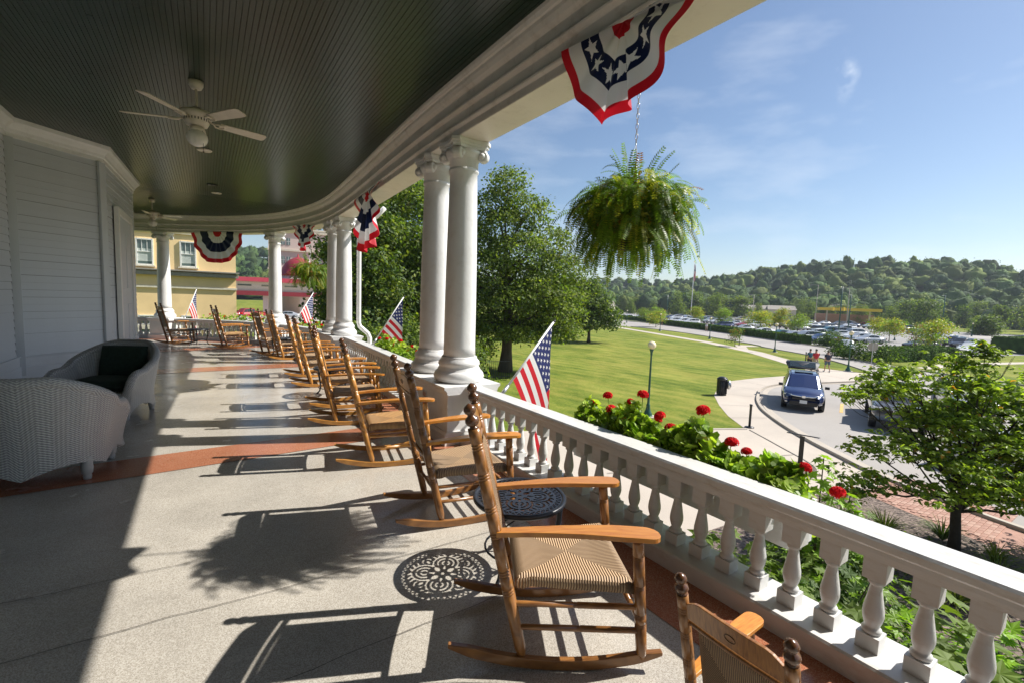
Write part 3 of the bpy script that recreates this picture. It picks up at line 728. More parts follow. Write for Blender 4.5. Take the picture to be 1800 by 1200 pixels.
# ---- planter boxes outside the rail and geraniums
def planter(s0, s1, label):
    t = thing('planter_box', label, 'planter', group='white flower boxes hung outside the rail')
    MB().sweep([(.17, .30), (.40, .30), (.40, .33), (.42, .35), (.42, .50), (.43, .51), (.43, .54), (.15, .54), (.15, .33), (.17, .32)], sub(s0, s1, .4)).build('box_body', 'white_paint', t)
    MB().sweep([(.165, .541), (.415, .541), (.415, .549), (.165, .549)], sub(s0+.02, s1-.02, .4)).build('soil', 'mulch', t)
    return t
def gera_leaf_shape():
    n = 9; vs = [(0, 0, 0)]; 
    for i in range(n):
        a = 2*PI*i/n; r = 1+.12*(i % 2)
        if i == 0: r = .35
        vs.append((r*math.cos(a), r*math.sin(a), .22+.08*(i % 2)))
    return np.array(vs), [(0, i+1, (i+1) % n+1) for i in range(n)]
GL, GF = gera_leaf_shape()
def leaf_scatter(name, mats, C, Nn, S, parent, LV=GL, LF=GF, mi=None):
    V = []; F = []; M_ = []
    LFa = np.array(LF); nv = len(LV)
    Nn = Nn/np.linalg.norm(Nn, axis=1, keepdims=True); r = rng.normal(size=Nn.shape); T = np.cross(Nn, r); T /= np.linalg.norm(T, axis=1, keepdims=True); B = np.cross(Nn, T)
    S = np.asarray(S).reshape(-1, 1, 1)
    V = C[:, None, :]+S*(LV[None, :, 0:1]*T[:, None, :]+LV[None, :, 1:2]*B[:, None, :]+LV[None, :, 2:3]*Nn[:, None, :])
    F = (LFa[None]+nv*np.arange(len(C))[:, None, None]).reshape(-1, LFa.shape[1])
    if mi is None: mi = rng.integers(0, len(mats), len(C))
    return link(name, npmesh(name, V.reshape(-1, 3), F, mats, np.repeat(mi, len(LF)), n=LFa.shape[1]), parent)
def flower_mesh():
    m = MB(); 
    m.sphere((0, 0, .004), .036, 12, 8)
    for k in range(70):
        d = Vector(unit(1)[0]); 
        if d.z < -.35: d.z = -d.z
        c = d*.042; a = d.orthogonal().normalized(); b = d.cross(a); ph = random.random()*6
        for q in range(5):
            w = ph+2*PI*q/5; u = a*math.cos(w)+b*math.sin(w); v_ = a*math.cos(w+.9)+b*math.sin(w+.9); u0 = a*math.cos(w+.45)+b*math.sin(w+.45)
            m.add([tuple(c), tuple(c+u*.012+d*.005), tuple(c+u0*.019+d*.006), tuple(c+v_*.012+d*.005)], [(0, 1, 2, 3)])
    return m.mesh('flower_head', 'red_petal')
FLW = [flower_mesh() for _ in range(3)]
def geranium(s0, s1, label, nl, heads, ztop=.78, top=.7):
    p0, n0 = at(s0); L_ = s1-s0
    t = thing('geranium_bed', label, 'geraniums', group='red geraniums in the flower boxes')
    C = []; Nn = []
    for i in range(nl):
        s = s0+L_*random.random(); a = .28+random.gauss(0, .12); p, n = at(s)
        near = max([math.exp(-(((p.x+n.x*a-hx)**2+(p.y+n.y*a-hy)**2)/.02)) for hx, hy, _ in heads]+[0]); hmax = .55+(ztop-.62-.10*max(0, 1.75-p.y)/.6*(p.y < 1.75)+.07*math.sin(s*11)+.10*near)*math.exp(-((a-.29)/.24)**2)
        z = .50+(hmax-.50)*random.random()**.6-(.18*abs(a-.29)/.2 if a > .3 else 0)
        if a < .13: a = .13+random.random()*.05; z = max(z, .66)
        C.append((p.x+n.x*a, p.y+n.y*a, z)); Nn.append((random.gauss(0, .8)+.3*(a-.2), random.gauss(0, .8)-.2, .9))
    C = np.array(C); Nn = np.array(Nn); leaf_scatter('foliage', ['gera_leaf', 'gera_leaf2'], C, Nn, rng.uniform(.022, .043, nl), t)
    st = MB()
    for (x_, y_, z_) in heads:
        b = Vector((x_+random.uniform(-.06, .06), y_+random.uniform(-.08, .08), .56)); e = Vector((x_, y_, z_))
        st.tube([b, b.lerp(e, .5)+Vector((random.uniform(-.02, .02), random.uniform(-.02, .02), .02)), e], [.004, .003, .003], 5)
        o = link('flower_head', random.choice(FLW), t); o.location = e; k = random.uniform(.62, .98); o.scale = (k, k, k*.85); o.rotation_euler = (random.uniform(-.4, .4), random.uniform(-.4, .4), random.random()*6)
    st.build('stems', 'gera_leaf', t)
    return t
sA = s_of(2.49, 1.15); sB = s_of(2.49, 2.95)
planter(sA, sB, 'long white flower box outside the nearest balustrade')
HEADS = [(2.8, 2.73, .85), (2.8, 2.36, .93), (2.8, 2.48, .85), (2.8, 2.44, .79), (2.8, 1.84, .92), (2.8, 1.52, .73), (2.8, 1.18, .74), (2.8, 1.97, .68), (2.8, 2.9, .75), (2.85, 1.03, .64), (2.8, 2.19, .80), (2.8, 1.62, .76), (2.75, 2.05, .75), (2.72, 1.78, .74), (2.74, 2.62, .76), (2.74, 1.36, .69), (2.9, 2.28, .74), (2.68, 2.42, .73)]
geranium(sA+.02, sB-.02, 'red geraniums growing above the nearest balustrade, in front of the lawn', 2700, HEADS, ztop=.77)
s2a, s2b = s_of(2.5, 7.0), s_of(2.6, 9.0)
planter(s2a, s2b, 'white flower box outside the second balustrade, left of the front columns')
geranium(s2a, s2b, 'red geraniums under the second flag, left of the front columns', 700, [(2.82, 8.95, .78), (2.85, 8.6, .80), (2.85, 8.3, .79), (2.9, 8.0, .82), (2.85, 7.7, .76), (2.85, 7.45, .70), (2.82, 7.2, .80), (2.86, 7.1, .72), (2.9, 8.75, .72), (2.82, 8.1, .72), (2.8, 7.25, .62)])
s3a, s3b = s_of(2.6, 12.9), s_of(2.2, 14.6)
s3a = S2+1.5; s3b = S5-.9
planter(s3a, s3b, 'white flower box outside the curved balustrade, left of the middle columns')
h3 = [at(s3a+(s3b-s3a)*f) for f in (.05, .2, .32, .5, .62, .8, .93)]
geranium(s3a, s3b, 'red geraniums beside the third flag, left of the middle columns', 420, [(p.x+n.x*.3, p.y+n.y*.3, .72+.05*(i % 3)) for i, (p, n) in enumerate(h3)])
s4a, s4b = S5+.7, S6-1.0
planter(s4a, s4b, 'far white flower box behind the far rockers')
h4 = [at(s4a+(s4b-s4a)*f) for f in (.1, .3, .45, .7, .9)]
geranium(s4a, s4b, 'red geraniums behind the far rockers, in front of the yellow building', 420, [(p.x+n.x*.3, p.y+n.y*.3, .74+.06*(i % 3)) for i, (p, n) in enumerate(h4)], ztop=.85)
# ================================================================ ROCKERS, TABLES, WICKER, FANS
def wood_turn(m, p0, p1, rings, r0, r1, n=14, fin=False, ends=(.6, 1.0)):
    """a turned member with pairs of incised rings"""
    prof = [(0, r0*ends[0]), (.05, r0*.9)]
    for t in rings:
        for k in (-.012, 0, .012):
            rr = r0+(r1-r0)*t
            prof += [(t+k-.0045, rr), (t+k-.002, rr*.86), (t+k+.002, rr*.86), (t+k+.0045, rr)]
    if fin: prof += [(.93, r1), (.935, r1*.95)]
    else: prof += [(.97, r1), (1, r1*ends[1])]
    prof.sort(); m.lathe(prof, n, p0, p1)
def make_rocker(label, wood_='wood_honey', arm='wood_arm', cord='cord_tan', back='cord_back'):
    t = thing('rocking_chair', label, 'rocking chair', group='rocking chairs in a line along the porch')
    lean = lambda z: -.20-.268*(z-.06)/1.12
    for sg in (-1, 1):
        # runner
        m = MB(); n = 22; top = []; bot = []
        for i in range(n+1):
            x = -.53+.95*i/n; zb = ((x+.02)**2)/3.1; e = min(1, min(i, n-i)/3.5+.35)
            y = sg*(.232+.04*(x+.53)/.95); bot.append((x, y, zb+.02*(1-e))); top.append((x, y, zb+.02*(1-e)+.048*e))
        vs = []; fs = []
        for i in range(n+1):
            for (P_, dy) in ((bot, -.014), (bot, .014), (top, .014), (top, -.014)): vs.append((P_[i][0], P_[i][1]+dy, P_[i][2]))
        for i in range(n):
            for q in range(4): fs.append((4*i+q, 4*i+(q+1) % 4, 4*i+4+(q+1) % 4, 4*i+4+q))
        fs += [(3, 2, 1, 0), (4*n, 4*n+1, 4*n+2, 4*n+3)]
        m.add(vs, fs); m.build('runner', wood_, t, bevel=.004)
        # back post with finial
        m = MB(); p0 = Vector((-.20, sg*.234, .045)); p1 = Vector((lean(1.08), sg*.238, 1.08)); wood_turn(m, p0, p1, (.30, .385, .55, .66, .80, .925), .0285, .0265, ends=(.55, 1))
        post = m.build('back_post', wood_, t)
        f = MB(); p2 = Vector((lean(1.185), sg*.238, 1.185))
        f.lathe([(0, .024), (.05, .016), (.09, .015), (.15, .024), (.28, .031), (.42, .028), (.5, .016), (.56, .0145), (.62, .022), (.74, .028), (.88, .023), (.95, .012), (1, .004)], 14, p1, p2); f.build('finial', 'finial_wood', post)
        # front leg
        m = MB(); wood_turn(m, (.33, sg*.268, .055), (.275, sg*.288, .615), (.30, .38, .62, .86), .0265, .025, ends=(.5, 1)); m.build('front_leg', wood_, t)
        # arm
        m = MB(); out = []; inn = []
        for i in range(25):
            u = 1-(1-i/24)**1.9; x = -.335+.70*u; w = .024+.032*min(1, u*1.35)**1.4; yc = sg*(.242+.05*u); k = 1
            if u > .92: k = math.sqrt(max(0, 1-((u-.92)/.08)**2))*.88+.12
            out.append((x, yc+sg*w*k)); inn.append((x, yc-sg*w*k*.9))
        poly = out+inn[::-1]
        if sg < 0: poly = poly[::-1]
        zf = lambda x: .625+.018*math.sin((x+.33)*3.6)
        n = len(poly); vs = [(p[0], p[1], zf(p[0])-.011) for p in poly]+[(p[0], p[1], zf(p[0])+.011) for p in poly]; h = len(out)
        fs = [(i, (i+1) % n, n+(i+1) % n, n+i) for i in range(n)]
        for i in range(h-1):
            a, b, c, d = i, i+1, n-2-i, n-1-i
            fs += [(a, d, c, b), (n+a, n+b, n+c, n+d)]
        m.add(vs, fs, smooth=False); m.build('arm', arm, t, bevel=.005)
        for z in (.19, .30):
            m = MB(); wood_turn(m, (-.235 if z < .25 else -.262, sg*.236, z), (.318 if z < .25 else .307, sg*.274, z), (.5,), .0135, .0135, 10, ends=(.7, .7)); m.build('side_stretcher', wood_, t)
    for (x, z, y) in ((.315, .22, .27), (.306, .31, .275), (-.24, .25, .23)):
        m = MB(); wood_turn(m, (x, -y, z), (x, y, z), (.3, .7), .0135, .0135, 10, ends=(.7, .7)); m.build('cross_stretcher', wood_, t)
    # rush seat
    def sy(x): return .205+.068*(x+.235)/.51
    m = MB()
    def seat(u, v):
        x = -.235+.51*u; y = (2*v-1)*sy(x); ex = min(u, 1-u)*.51; ey = min(v, 1-v)*.45; e = min(ex, ey)
        z = .425-.012*(1-u)-.02*max(0, 1-e/.016)**2-.014*min(1, e/.13)
        return (x, y, z)
    m.grid(seat, 26, 26, uvfn=lambda u, v: ((2*u-1), (2*v-1)*1.0))
    def rim(u, v):
        q = [(-.235, -sy(-.235)), (.275, -sy(.275)), (.275, sy(.275)), (-.235, sy(-.235)), (-.235, -sy(-.235))]
        k = min(3, int(u*4)); f = u*4-k; x = q[k][0]+(q[k+1][0]-q[k][0])*f; y = q[k][1]+(q[k+1][1]-q[k][1])*f
        o_ = math.sin(PI*v)*.008; return (x+(o_ if x > .27 else (-o_ if x < -.23 else 0)), y+(o_ if y > 0 else -o_)*(0 if abs(x) > .99 else 1), .408-.048*v-.012*(x < -.2))
    m.grid(rim, 64, 5, uvfn=lambda u, v: (((u*4) % 1)*2-1, 0.999*((u*4) % 1)*2-1))
    m.grid(lambda u, v: (-.235+.51*u, (1-2*v)*sy(-.235+.51*u), .362), 1, 1)
    m.build('seat', cord, t)
    # woven back panel, in the lean of the posts
    m = MB()
    def bp(side):
        def f(u, v):
            z = .50+.44*v; y = (2*u-1)*.178; bow = -.007*math.cos((2*u-1)*1.3)*math.sin(PI*v*.5+.8); e = max(0, abs(2*u-1)-.9)*10; e2 = max(0, abs(2*v-1)-.93)/.07
            return (lean(z)+.014+bow+side*.010*math.sqrt(max(0, 1-e*e))*math.sqrt(max(0.05, 1-e2*e2)), y, z)
        return f
    m.grid(bp(1), 14, 14, uvfn=lambda u, v: ((2*u-1)*.9, (2*v-1))); m.grid(bp(-1), 14, 14, uvfn=lambda u, v: ((2*u-1)*.9, (2*v-1)))
    for f_ in m.f[14*14:]: pass
    m.build('back_panel', back, t)
    for z in (.498, .945):
        m = MB(); m.tube([(lean(z)+.006-.012*math.sin(k/10*PI), -.232+.464*k/10, z) for k in range(11)], .0125, 10); m.build('back_rail', wood_, t)
    # crest rail
    m = MB(); vs = []; fs = []; n = 16
    for i in range(n+1):
        u = i/n; y = -.228+.456*u; b = -.012*math.sin(PI*u); zt = 1.035+.045*min(1, math.sin(PI*u)*2.2)-.0; zb = .968
        for (z, dx) in ((zb, -.010), (zb, .010), (zt, .010), (zt, -.010)): vs.append((lean(z)+b*.8+dx, y, z))
    for i in range(n):
        for q in range(4): fs.append((4*i+q, 4*i+4+q, 4*i+4+(q+1) % 4, 4*i+(q+1) % 4))
    fs += [(0, 1, 2, 3), (4*n+3, 4*n+2, 4*n+1, 4*n)]; m.add(vs, fs); cr = m.build('crest_rail', wood_, t, bevel=.004)
    m = MB(); zc = 1.02; m.tube([(lean(zc)-.0205-.2394*.016*math.sin(a), .024*math.cos(a), zc+.016*math.sin(a)) for a in [2*PI*k/18 for k in range(18)]], .0022, 5, closed=True); m.build('oval_mark', 'finial_wood', cr)
    return t
def place(o, x, y, deg): o.location = (x, y, 0); o.rotation_euler = (0, 0, R(deg))
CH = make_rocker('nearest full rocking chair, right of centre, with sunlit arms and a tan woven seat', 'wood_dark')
place(CH, *ROCK['A'])
DK = {}
def rocker(k, label, tone='dark', cordy=None):
    sw = {}
    if tone == 'honey': sw = {'wood_dark': 'wood_honey'}
    if cordy == 'honey': sw['cord_tan'] = 'cord_honey'; sw['cord_back'] = 'cord_honey'
    x, y, d = ROCK[k]; o = dup(CH, (x, y, 0), R(d), label, swap=sw or None); return o
CH0 = rocker('0', 'small rocking chair cut off at the bottom right, seen from behind with an oval mark'); CH0.scale = (.68, .68, .68)
rocker('B', 'dark brown rocking chair between the black table and the large pedestal, second in the row')
rocker('C', 'honey coloured rocking chair just beyond the dark brown one, third in the row', 'honey', 'honey')
rocker('D', 'fourth rocking chair in the row, overlapping the honey coloured one beyond it', 'honey')
rocker('E', 'fifth rocking chair in the row, just before the second black table', 'honey')
rocker('F', 'sixth rocking chair, on the far side of the second black table', 'honey')
rocker('G', 'seventh rocking chair, standing beside the sixth towards the curve', 'honey')
rocker('H', 'eighth rocking chair, in front of the single column before the hotel tower', 'honey')
rocker('I', 'ninth rocking chair, with dark posts, left of that single column', 'dark')
rocker('J', 'rocking chair right of the far table, in front of the flower box', 'dark', 'honey')
rocker('K', 'farthest rocking chair, below the bunting and left of the far table', 'dark')

# ---- cast side table with a pierced top
def make_table():
    t = thing('side_table', 'black cast metal side table beside the nearest rocking chair', 'side table', group='small black side tables between the rockers')
    nr, na = 66, 288; Rr = .272
    def solid(r, a):
        q = r/Rr
        if q > .93: return True
        if q > .905: return True
        if q > .80:        # zigzag ring
            k = (a/(2*PI)*44) % 1; tri = abs(2*k-1); f = (q-.80)/.105; return abs(tri-f) < .24
        if q > .755: return True
        if q < .05: return False
        if q < .09: return True
        # eight curling leaves and a flower in the middle
        a4 = (a % (PI/2))-PI/4; x, y = q*math.cos(a4), q*math.sin(a4)
        ay = abs(y)
        if q < .33:
            w = .075*math.sin(PI*min(1, max(0, (q-.10)/.22))); a8 = (a+PI/4) % (PI/2)-PI/4
            if abs(q*math.sin(a8)) < w*.85 and q > .12: return False
            return abs(q*math.sin(a4)) > w*.45 or q < .16
        # arcs about four poles
        d1 = math.hypot(x-.40, ay); d2 = math.hypot(x-.36, ay-.42)
        v = math.sin(d1*62)
        if d1 < .30: return v > -.05 or ay < .022
        w = math.sin(d2*58+1.5); return w > -.1 or abs(ay-x*.62) < .02
    vs = []; idx = {}
    for i in range(nr+1):
        for j in range(na): a = 2*PI*j/na; r = Rr*i/nr; vs.append((r*math.cos(a), r*math.sin(a), 0))
    fs = []
    for i in range(nr):
        for j in range(na):
            if i == 0: continue
            if solid(Rr*(i+.5)/nr, 2*PI*(j+.5)/na): k = (j+1) % na; fs.append((i*na+j, i*na+k, (i+1)*na+k, (i+1)*na+j))
    used = sorted({i for f in fs for i in f}); mp_ = {u: i for i, u in enumerate(used)}
    m = MB(); m.add([vs[u] for u in used], [tuple(mp_[i] for i in reversed(f)) for f in fs]); top = m.build('pierced_top', 'cast_black', t); top.location.z = .452
    sol = top.modifiers.new('solid', 'SOLIDIFY'); sol.thickness = .006; sol.offset = -1
    m = MB(); m.lathe([(-.022, .262), (-.022, .272), (-.012, .280), (.004, .280), (.009, .272), (.004, .255), (-.018, .255), (-.022, .262)], 64, cap=False); r_ = m.build('rim', 'cast_black', t); r_.location.z = .45
    for q in range(3):
        a = R(200+120*q); d = Vector((math.cos(a), math.sin(a), 0)); m = MB()
        prof = [(.235, .43, .019), (.248, .38, .019), (.245, .30, .016), (.225, .20, .0125), (.215, .12, .011), (.235, .055, .011), (.27, .02, .013), (.285, .012, .014)]
        m.tube([tuple(d*r+Vector((0, 0, z))) for r, z, w in prof], [w for r, z, w in prof], 10); l = m.build('leg', 'cast_black', t)
        m = MB(); s_ = Vector((-d.y, d.x, 0))
        for sgn in (-1, 1):     # lattice apron beside each leg
            m.tube([tuple(d*.245+Vector((0, 0, .42))), tuple(d*.20+s_*sgn*.09+Vector((0, 0, .42))), tuple(d*.235+Vector((0, 0, .34)))], .006, 6, closed=True)
            m.tube([tuple(d*.24+s_*sgn*.0+Vector((0, 0, .38))), tuple(d*.22+s_*sgn*.05+Vector((0, 0, .42)))], .005, 6)
        m.build('leg_bracket', 'cast_black', l)
    m = MB(); m.tube([(.2*math.cos(a), .2*math.sin(a), .14) for a in [2*PI*k/24 for k in range(24)]], .007, 6, closed=True); m.build('lower_ring', 'cast_black', t)
    return t
TB = make_table(); TB.location = (*TABLES[0], 0); TB.rotation_euler = (0, 0, R(10))
for (xy, lb, r_) in ((TABLES[1], 'black cast metal side table in the middle of the row of rockers', 50), (TABLES[2], 'black cast metal side table beside the single column, mostly hidden by chair arms', 80), (TABLES[3], 'farthest black side table, between the last two rocking chairs', 20)):
    dup(TB, (*xy, 0), R(r_), lb)

# ---- wicker armchairs
def make_wicker(label):
    t = thing('wicker_chair', label, 'armchair', group='pale wicker armchairs by the wall')
    def shape(a):      # a: 0 = back centre .. 1 = arm front; returns radius-ish point and top height
        return a
    def shell(inner):
        def f(u, v):
            s = 2*u-1; A = abs(s); ang = s*R(118)
            # plan: half ellipse at the back, straight arms at the sides
            rx, ry = (.43, .40)
            if A < .72: q = (s/.72)*PI/2; x = -math.cos(q)*rx+.05; y = math.sin(q)*ry
            else: x = .05+(A-.72)/.28*.34; y = math.copysign(ry, s)*(1+.02*(A-.72))
            top = .86-.30*min(1, max(0, (A-.18)/.62))**1.3
            if A > .88: top -= .10*((A-.88)/.12)**2
            bot = .115+.05*math.cos(A*PI*1.4)*.0
            arch = .075*max(0, math.sin(PI*min(1, A/.6))) if A < .6 else .07*math.sin(PI*(A-.6)/.4)
            bot = .10+arch
            d = Vector((x-.05, y)).normalized() if A < .72 else Vector((0, math.copysign(1, s)))
            z = bot+(top-bot)*v; fl = .065*math.sin(v*PI/2)**2*(1 if A < .7 else .8)-.03*math.sin(PI*v)
            th = .036+.018*math.sin(PI*v); o_ = fl+(th if not inner else -th)
            if inner and v < .35: pass
            return (x+d.x*o_, y+d.y*o_, z)
        return f
    uvf = lambda u, v: (u*7.5, v*3.0)
    m = MB(); m.grid(shell(False), 60, 14, uvfn=uvf); m.grid(shell(True), 60, 14, uvfn=uvf); m.build('wicker_shell', 'wicker', t)
    # rolled rim along the top and down the arm fronts
    o_, i_ = shell(False), shell(True)
    pts = [tuple((Vector(o_(0, v))+Vector(i_(0, v)))/2) for v in [q/14 for q in range(14)]]+[tuple((Vector(o_(k/48, 1))+Vector(i_(k/48, 1)))/2+Vector((0, 0, .002))) for k in range(49)]+[tuple((Vector(o_(1, v))+Vector(i_(1, v)))/2) for v in [q/14 for q in range(13, -1, -1)]]
    m = MB(); m.tube(pts, .048, 10); me_uv = {}
    for i in range(len(m.v)): m.uv[i] = ((i//10)*.17, (i % 10)*.12)
    m.build('rolled_rim', 'wicker', t)
    m = MB(); m.grid(lambda u, v: (.39+.01*math.sin(PI*v), -.37+.74*u, .10+.05*math.sin(PI*u)+(.34-.05*math.sin(PI*u)-.1)*v+.0), 20, 6, uvfn=lambda u, v: (u*3, v)); m.grid(lambda u, v: (-.20+.59*v, -.34+.68*u, .335), 4, 4, uvfn=lambda u, v: (u*3, v)); m.build('seat_apron', 'wicker', t)
    def pillow(cx, cz, w, h, d, M_=None, e=4):
        m = MB()
        def f(sgn):
            def g(u, v):
                a, b = 2*u-1, 2*v-1; k = max(0, (1-abs(a)**e)*(1-abs(b)**e))**.4
                return (a*w/2*(1-.02*b*b), b*h/2*(1-.02*a*a), sgn*d/2*k)
            return g
        m.grid(f(1), 16, 16, M=M_); m.grid(f(-1), 16, 16, M=M_); return m
    pillow(0, 0, .56, .66, .15, Matrix.Translation((.10, 0, .41)), 5).build('seat_cushion', 'green_fabric', t)
    M_ = Matrix.Translation((-.205, 0, .615)) @ Matrix.Rotation(R(-14), 4, 'Y') @ Matrix.Rotation(R(90), 4, 'Y') @ Matrix.Rotation(R(0), 4, 'Z')
    pillow(0, 0, .47, .56, .17, M_, 2.8).build('back_cushion', 'green_fabric', t)
    for x, y in ((.33, .36), (.33, -.36), (-.20, .33), (-.20, -.33)):
        m = MB(); m.lathe([(0, .026), (.035, .030), (.045, .026), (.055, .036), (.10, .042), (.16, .036), (.20, .034)], 12, (x, y, 0), None); m.build('leg', 'wicker', t)
    return t
WK = make_wicker('pale wicker armchair at the left edge, seen from behind with its cushion top showing'); WK.location = (*WICK[0][:2], 0); WK.rotation_euler = (0, 0, R(WICK[0][2]))
dup(WK, (*WICK[1][:2], 0), R(WICK[1][2]), 'pale wicker armchair by the wall, turned towards the camera with dark green cushions')

# ---- ceiling fans and lamps
def make_fan(label):
    t = thing('ceiling_fan', label, 'ceiling fan', group='white ceiling fans on the green ceiling')
    m = MB(); m.lathe([(-.075, .02), (-.07, .05), (-.04, .068), (0, .072)], 20); o = m.build('canopy_cup', 'fan_white', t)
    m = MB(); m.lathe([(-.26, .013), (-.07, .013)], 10); m.build('rod', 'fan_white', t)
    m = MB(); m.lathe([(-.42, .06), (-.415, .10), (-.385, .115), (-.38, .118), (-.345, .12), (-.34, .145), (-.315, .16), (-.29, .155), (-.27, .09), (-.24, .03)], 28); mo = m.build('motor', 'fan_white', t)
    m = MB()
    for k in range(26): a = 2*PI*k/26; m.box((.1155, 0, -.365), (.008, .010, .022), M=Matrix.Rotation(a, 4, 'Z'))
    m.build('vent', 'metal_dark', mo)
    for k in range(5):
        a = R(16+72*k); M_ = Matrix.Rotation(a, 4, 'Z') @ Matrix.Translation((0, 0, -.36)) @ Matrix.Rotation(R(-11), 4, 'X')
        m = MB(); pl = [(.22, -.055), (.60, -.07), (.685, -.066), (.705, -.04), (.705, .04), (.685, .066), (.60, .07), (.22, .055)]
        m.prism(pl, -.004, .004, M=M_); b = m.build('blade', 'fan_white', t, bevel=.002)
        m = MB(); m.tube([tuple(M_ @ Vector(p)) for p in ((.10, 0, .02), (.16, 0, .0), (.19, .035, -.008), (.25, .04, -.008), (.27, 0, -.008), (.25, -.04, -.008), (.19, -.035, -.008), (.16, 0, -.0))], .008, 6); m.build('blade_iron', 'fan_white', b)
    m = MB(); m.lathe([(-.47, .055), (-.46, .075), (-.43, .07), (-.42, .05)], 20); m.build('light_fitter', 'fan_white', t)
    m = MB(); m.lathe([(-.615, .0), (-.61, .03), (-.595, .065), (-.57, .09), (-.535, .102), (-.50, .096), (-.48, .075), (-.465, .066)], 28, cap=False); m.build('light_globe', 'fan_glass', t)
    m = MB(); m.tube([(.05, -.05, -.45), (.055, -.055, -.6), (.055, -.055, -.66)], .0022, 5); m.sphere((.055, -.055, -.665), .008, 8, 6); m.build('pull_chain', 'metal_dark', t)
    return t
FN = make_fan('large white ceiling fan with a globe light, nearest on the green ceiling'); FN.location = (-.05, 6.3, 3.855); FN.scale = (1, 1, 1.12)
dup(FN, (-1.12, 15.2, 3.855), R(30), 'small far white ceiling fan beside the end of the clapboard wall')
m = MB(); m.lathe([(0, .10), (.004, .105), (.02, .105)], 32); o = m.build('ceiling_disc', 'fan_white'); o.location = (.02, 9.2, 3.836); tag(o, 'flat white round ceiling light just beyond the nearest fan', 'ceiling light', 'round lights on the ceiling')
o2 = o.copy(); COL.objects.link(o2); o2.location = (.24, 13.0, 3.836); o2['label'] = 'flat white round ceiling light near the far curve'
m = MB(); m.lathe([(0, .09), (.004, .10), (.02, .10)], 32); o = m.build('ceiling_cap', 'metal_dark'); o.location = (.15, 12.1, 3.836); o.name = 'ceiling_socket'; tag(o, 'small black round socket on the green ceiling near the far light', 'ceiling socket')

# ---- patriotic bunting
attrmat('cloth_print', trans=.35, rough=.6); attrmat('cloth_satin', trans=.3, rough=.42)
RED = (.60, .012, .025); WHT = (.78, .76, .76); BLU = (.008, .014, .055)
def in_star(x, y, r, rot=0):
    d = math.hypot(x, y)
    if d > r: return False
    if d < r*.38: return True
    a = (math.atan2(y, x)-rot-PI/2) % (2*PI/5); a = abs(a-PI/5); a = PI/5-a
    # edge of a five pointed star
    ri = r*.40; ax, ay = r, 0; bx, by = ri*math.cos(PI/5), ri*math.sin(PI/5); px, py = d*math.cos(a), d*math.sin(a)
    return (bx-ax)*(py-ay)-(by-ay)*(px-ax) > 0
def colorgrid(name, fn, colfn, nu, nv, mat, parent):
    U, V_ = np.meshgrid(np.linspace(0, 1, nu+1), np.linspace(0, 1, nv+1), indexing='ij')
    P = np.array([fn(u, v) for u, v in zip(U.ravel(), V_.ravel())]); C = np.array([(*colfn((i+.5)/nu, (j+.5)/nv), 1) for i in range(nu) for j in range(nv)])
    F = [(i*(nv+1)+j, (i+1)*(nv+1)+j, (i+1)*(nv+1)+j+1, i*(nv+1)+j+1) for i in range(nu) for j in range(nv)]
    me = npmesh(name, P, F, mat, smooth=True); at_ = me.color_attributes.new('col', 'FLOAT_COLOR', 'CORNER'); at_.data.foreach_set('color', np.repeat(C, 4, axis=0).astype(np.float32).ravel())
    return link(name, me, parent)
def bunting(s, W_, H_, label, pleat=1.0, stars=True, freq=17,  gather=0., seed=0, hi=False, in_=-.19, top=3.44):
    t = thing('bunting', label, 'bunting', group='red white and blue fan buntings hung from the beam')
    p, n = at(s); t.location = (p.x+n.x*in_, p.y+n.y*in_, top); t.rotation_euler = (0, 0, math.atan2(n.y, n.x)); rs = random.Random(seed)
    ph = [rs.uniform(0, 6) for _ in range(6)]
    def fn(u, v):       # u angle 0..1 , v radius 0..1
        a = PI*u; r = v; y = -math.cos(a)*r*W_/2; z = -math.sin(a)*r*H_
        k = .5+.5*math.sin(a*freq+ph[0]+1.6*math.sin(a*2+ph[1])); x = (.075*pleat*r*(k-.5))+.03*r*math.sin(3*a+ph[2])*pleat
        y *= 1-gather*(-z/H_)*.75; y += .03*pleat*r*math.sin(a*9+ph[3])*math.sin(a)*(1+gather)
        z += .02*r*math.sin(7*a+ph[4])*math.sin(a)
        return (-.012+x-abs(.02*r), y, z)
    nst = 7
    def cf(u, v):
        if v < .17: return RED
        if v < .37: return WHT
        if v < .66:
            f = u*nst; k = int(f); d = (f-k-.5)*PI/nst*.515*(W_/2); e = (v-.515)*(W_/2)
            if stars and in_star(e, d, .062, 0): return WHT
            return BLU
        if v < .865: return WHT
        return RED
    colorgrid('pleated_cloth', fn, cf, 220 if hi else 120, 90 if hi else 44, 'cloth_satin', t)
    m = MB(); m.box((-.008, 0, .0), (.006, W_+.03, .03)); m.build('heading_tape', 'cloth_white', t)
    for f in (-.5, -.2, .2, .5):
        g = MB(); g.lathe([(0, .012), (.006, .012)], 12, (-.012, f*W_, 0), (-.018, f*W_, 0)); g.build('grommet', 'metal_dark', t)
    return t
bunting(s_of(2.5, 2.27), 1.06, .60, 'large bunting at the top of the picture above the hanging fern', 1.0, True, 9, .12, 3, True)
bunting(s_of(2.57, 8.35), 1.8, 1.04, 'narrow folded bunting between the two front column pairs', 1.9, False, 13, .35, 5, True, top=3.42)
bunting(S2+2.5, 1.3, .70, 'small far bunting above the second hanging fern', 1.2, False, 13, .3, 8)
bunting((S5+S6)/2+.1, 1.8, .98, 'wide semicircular bunting in front of the yellow building', .8, False, 17, 0, 11, True, top=3.40)

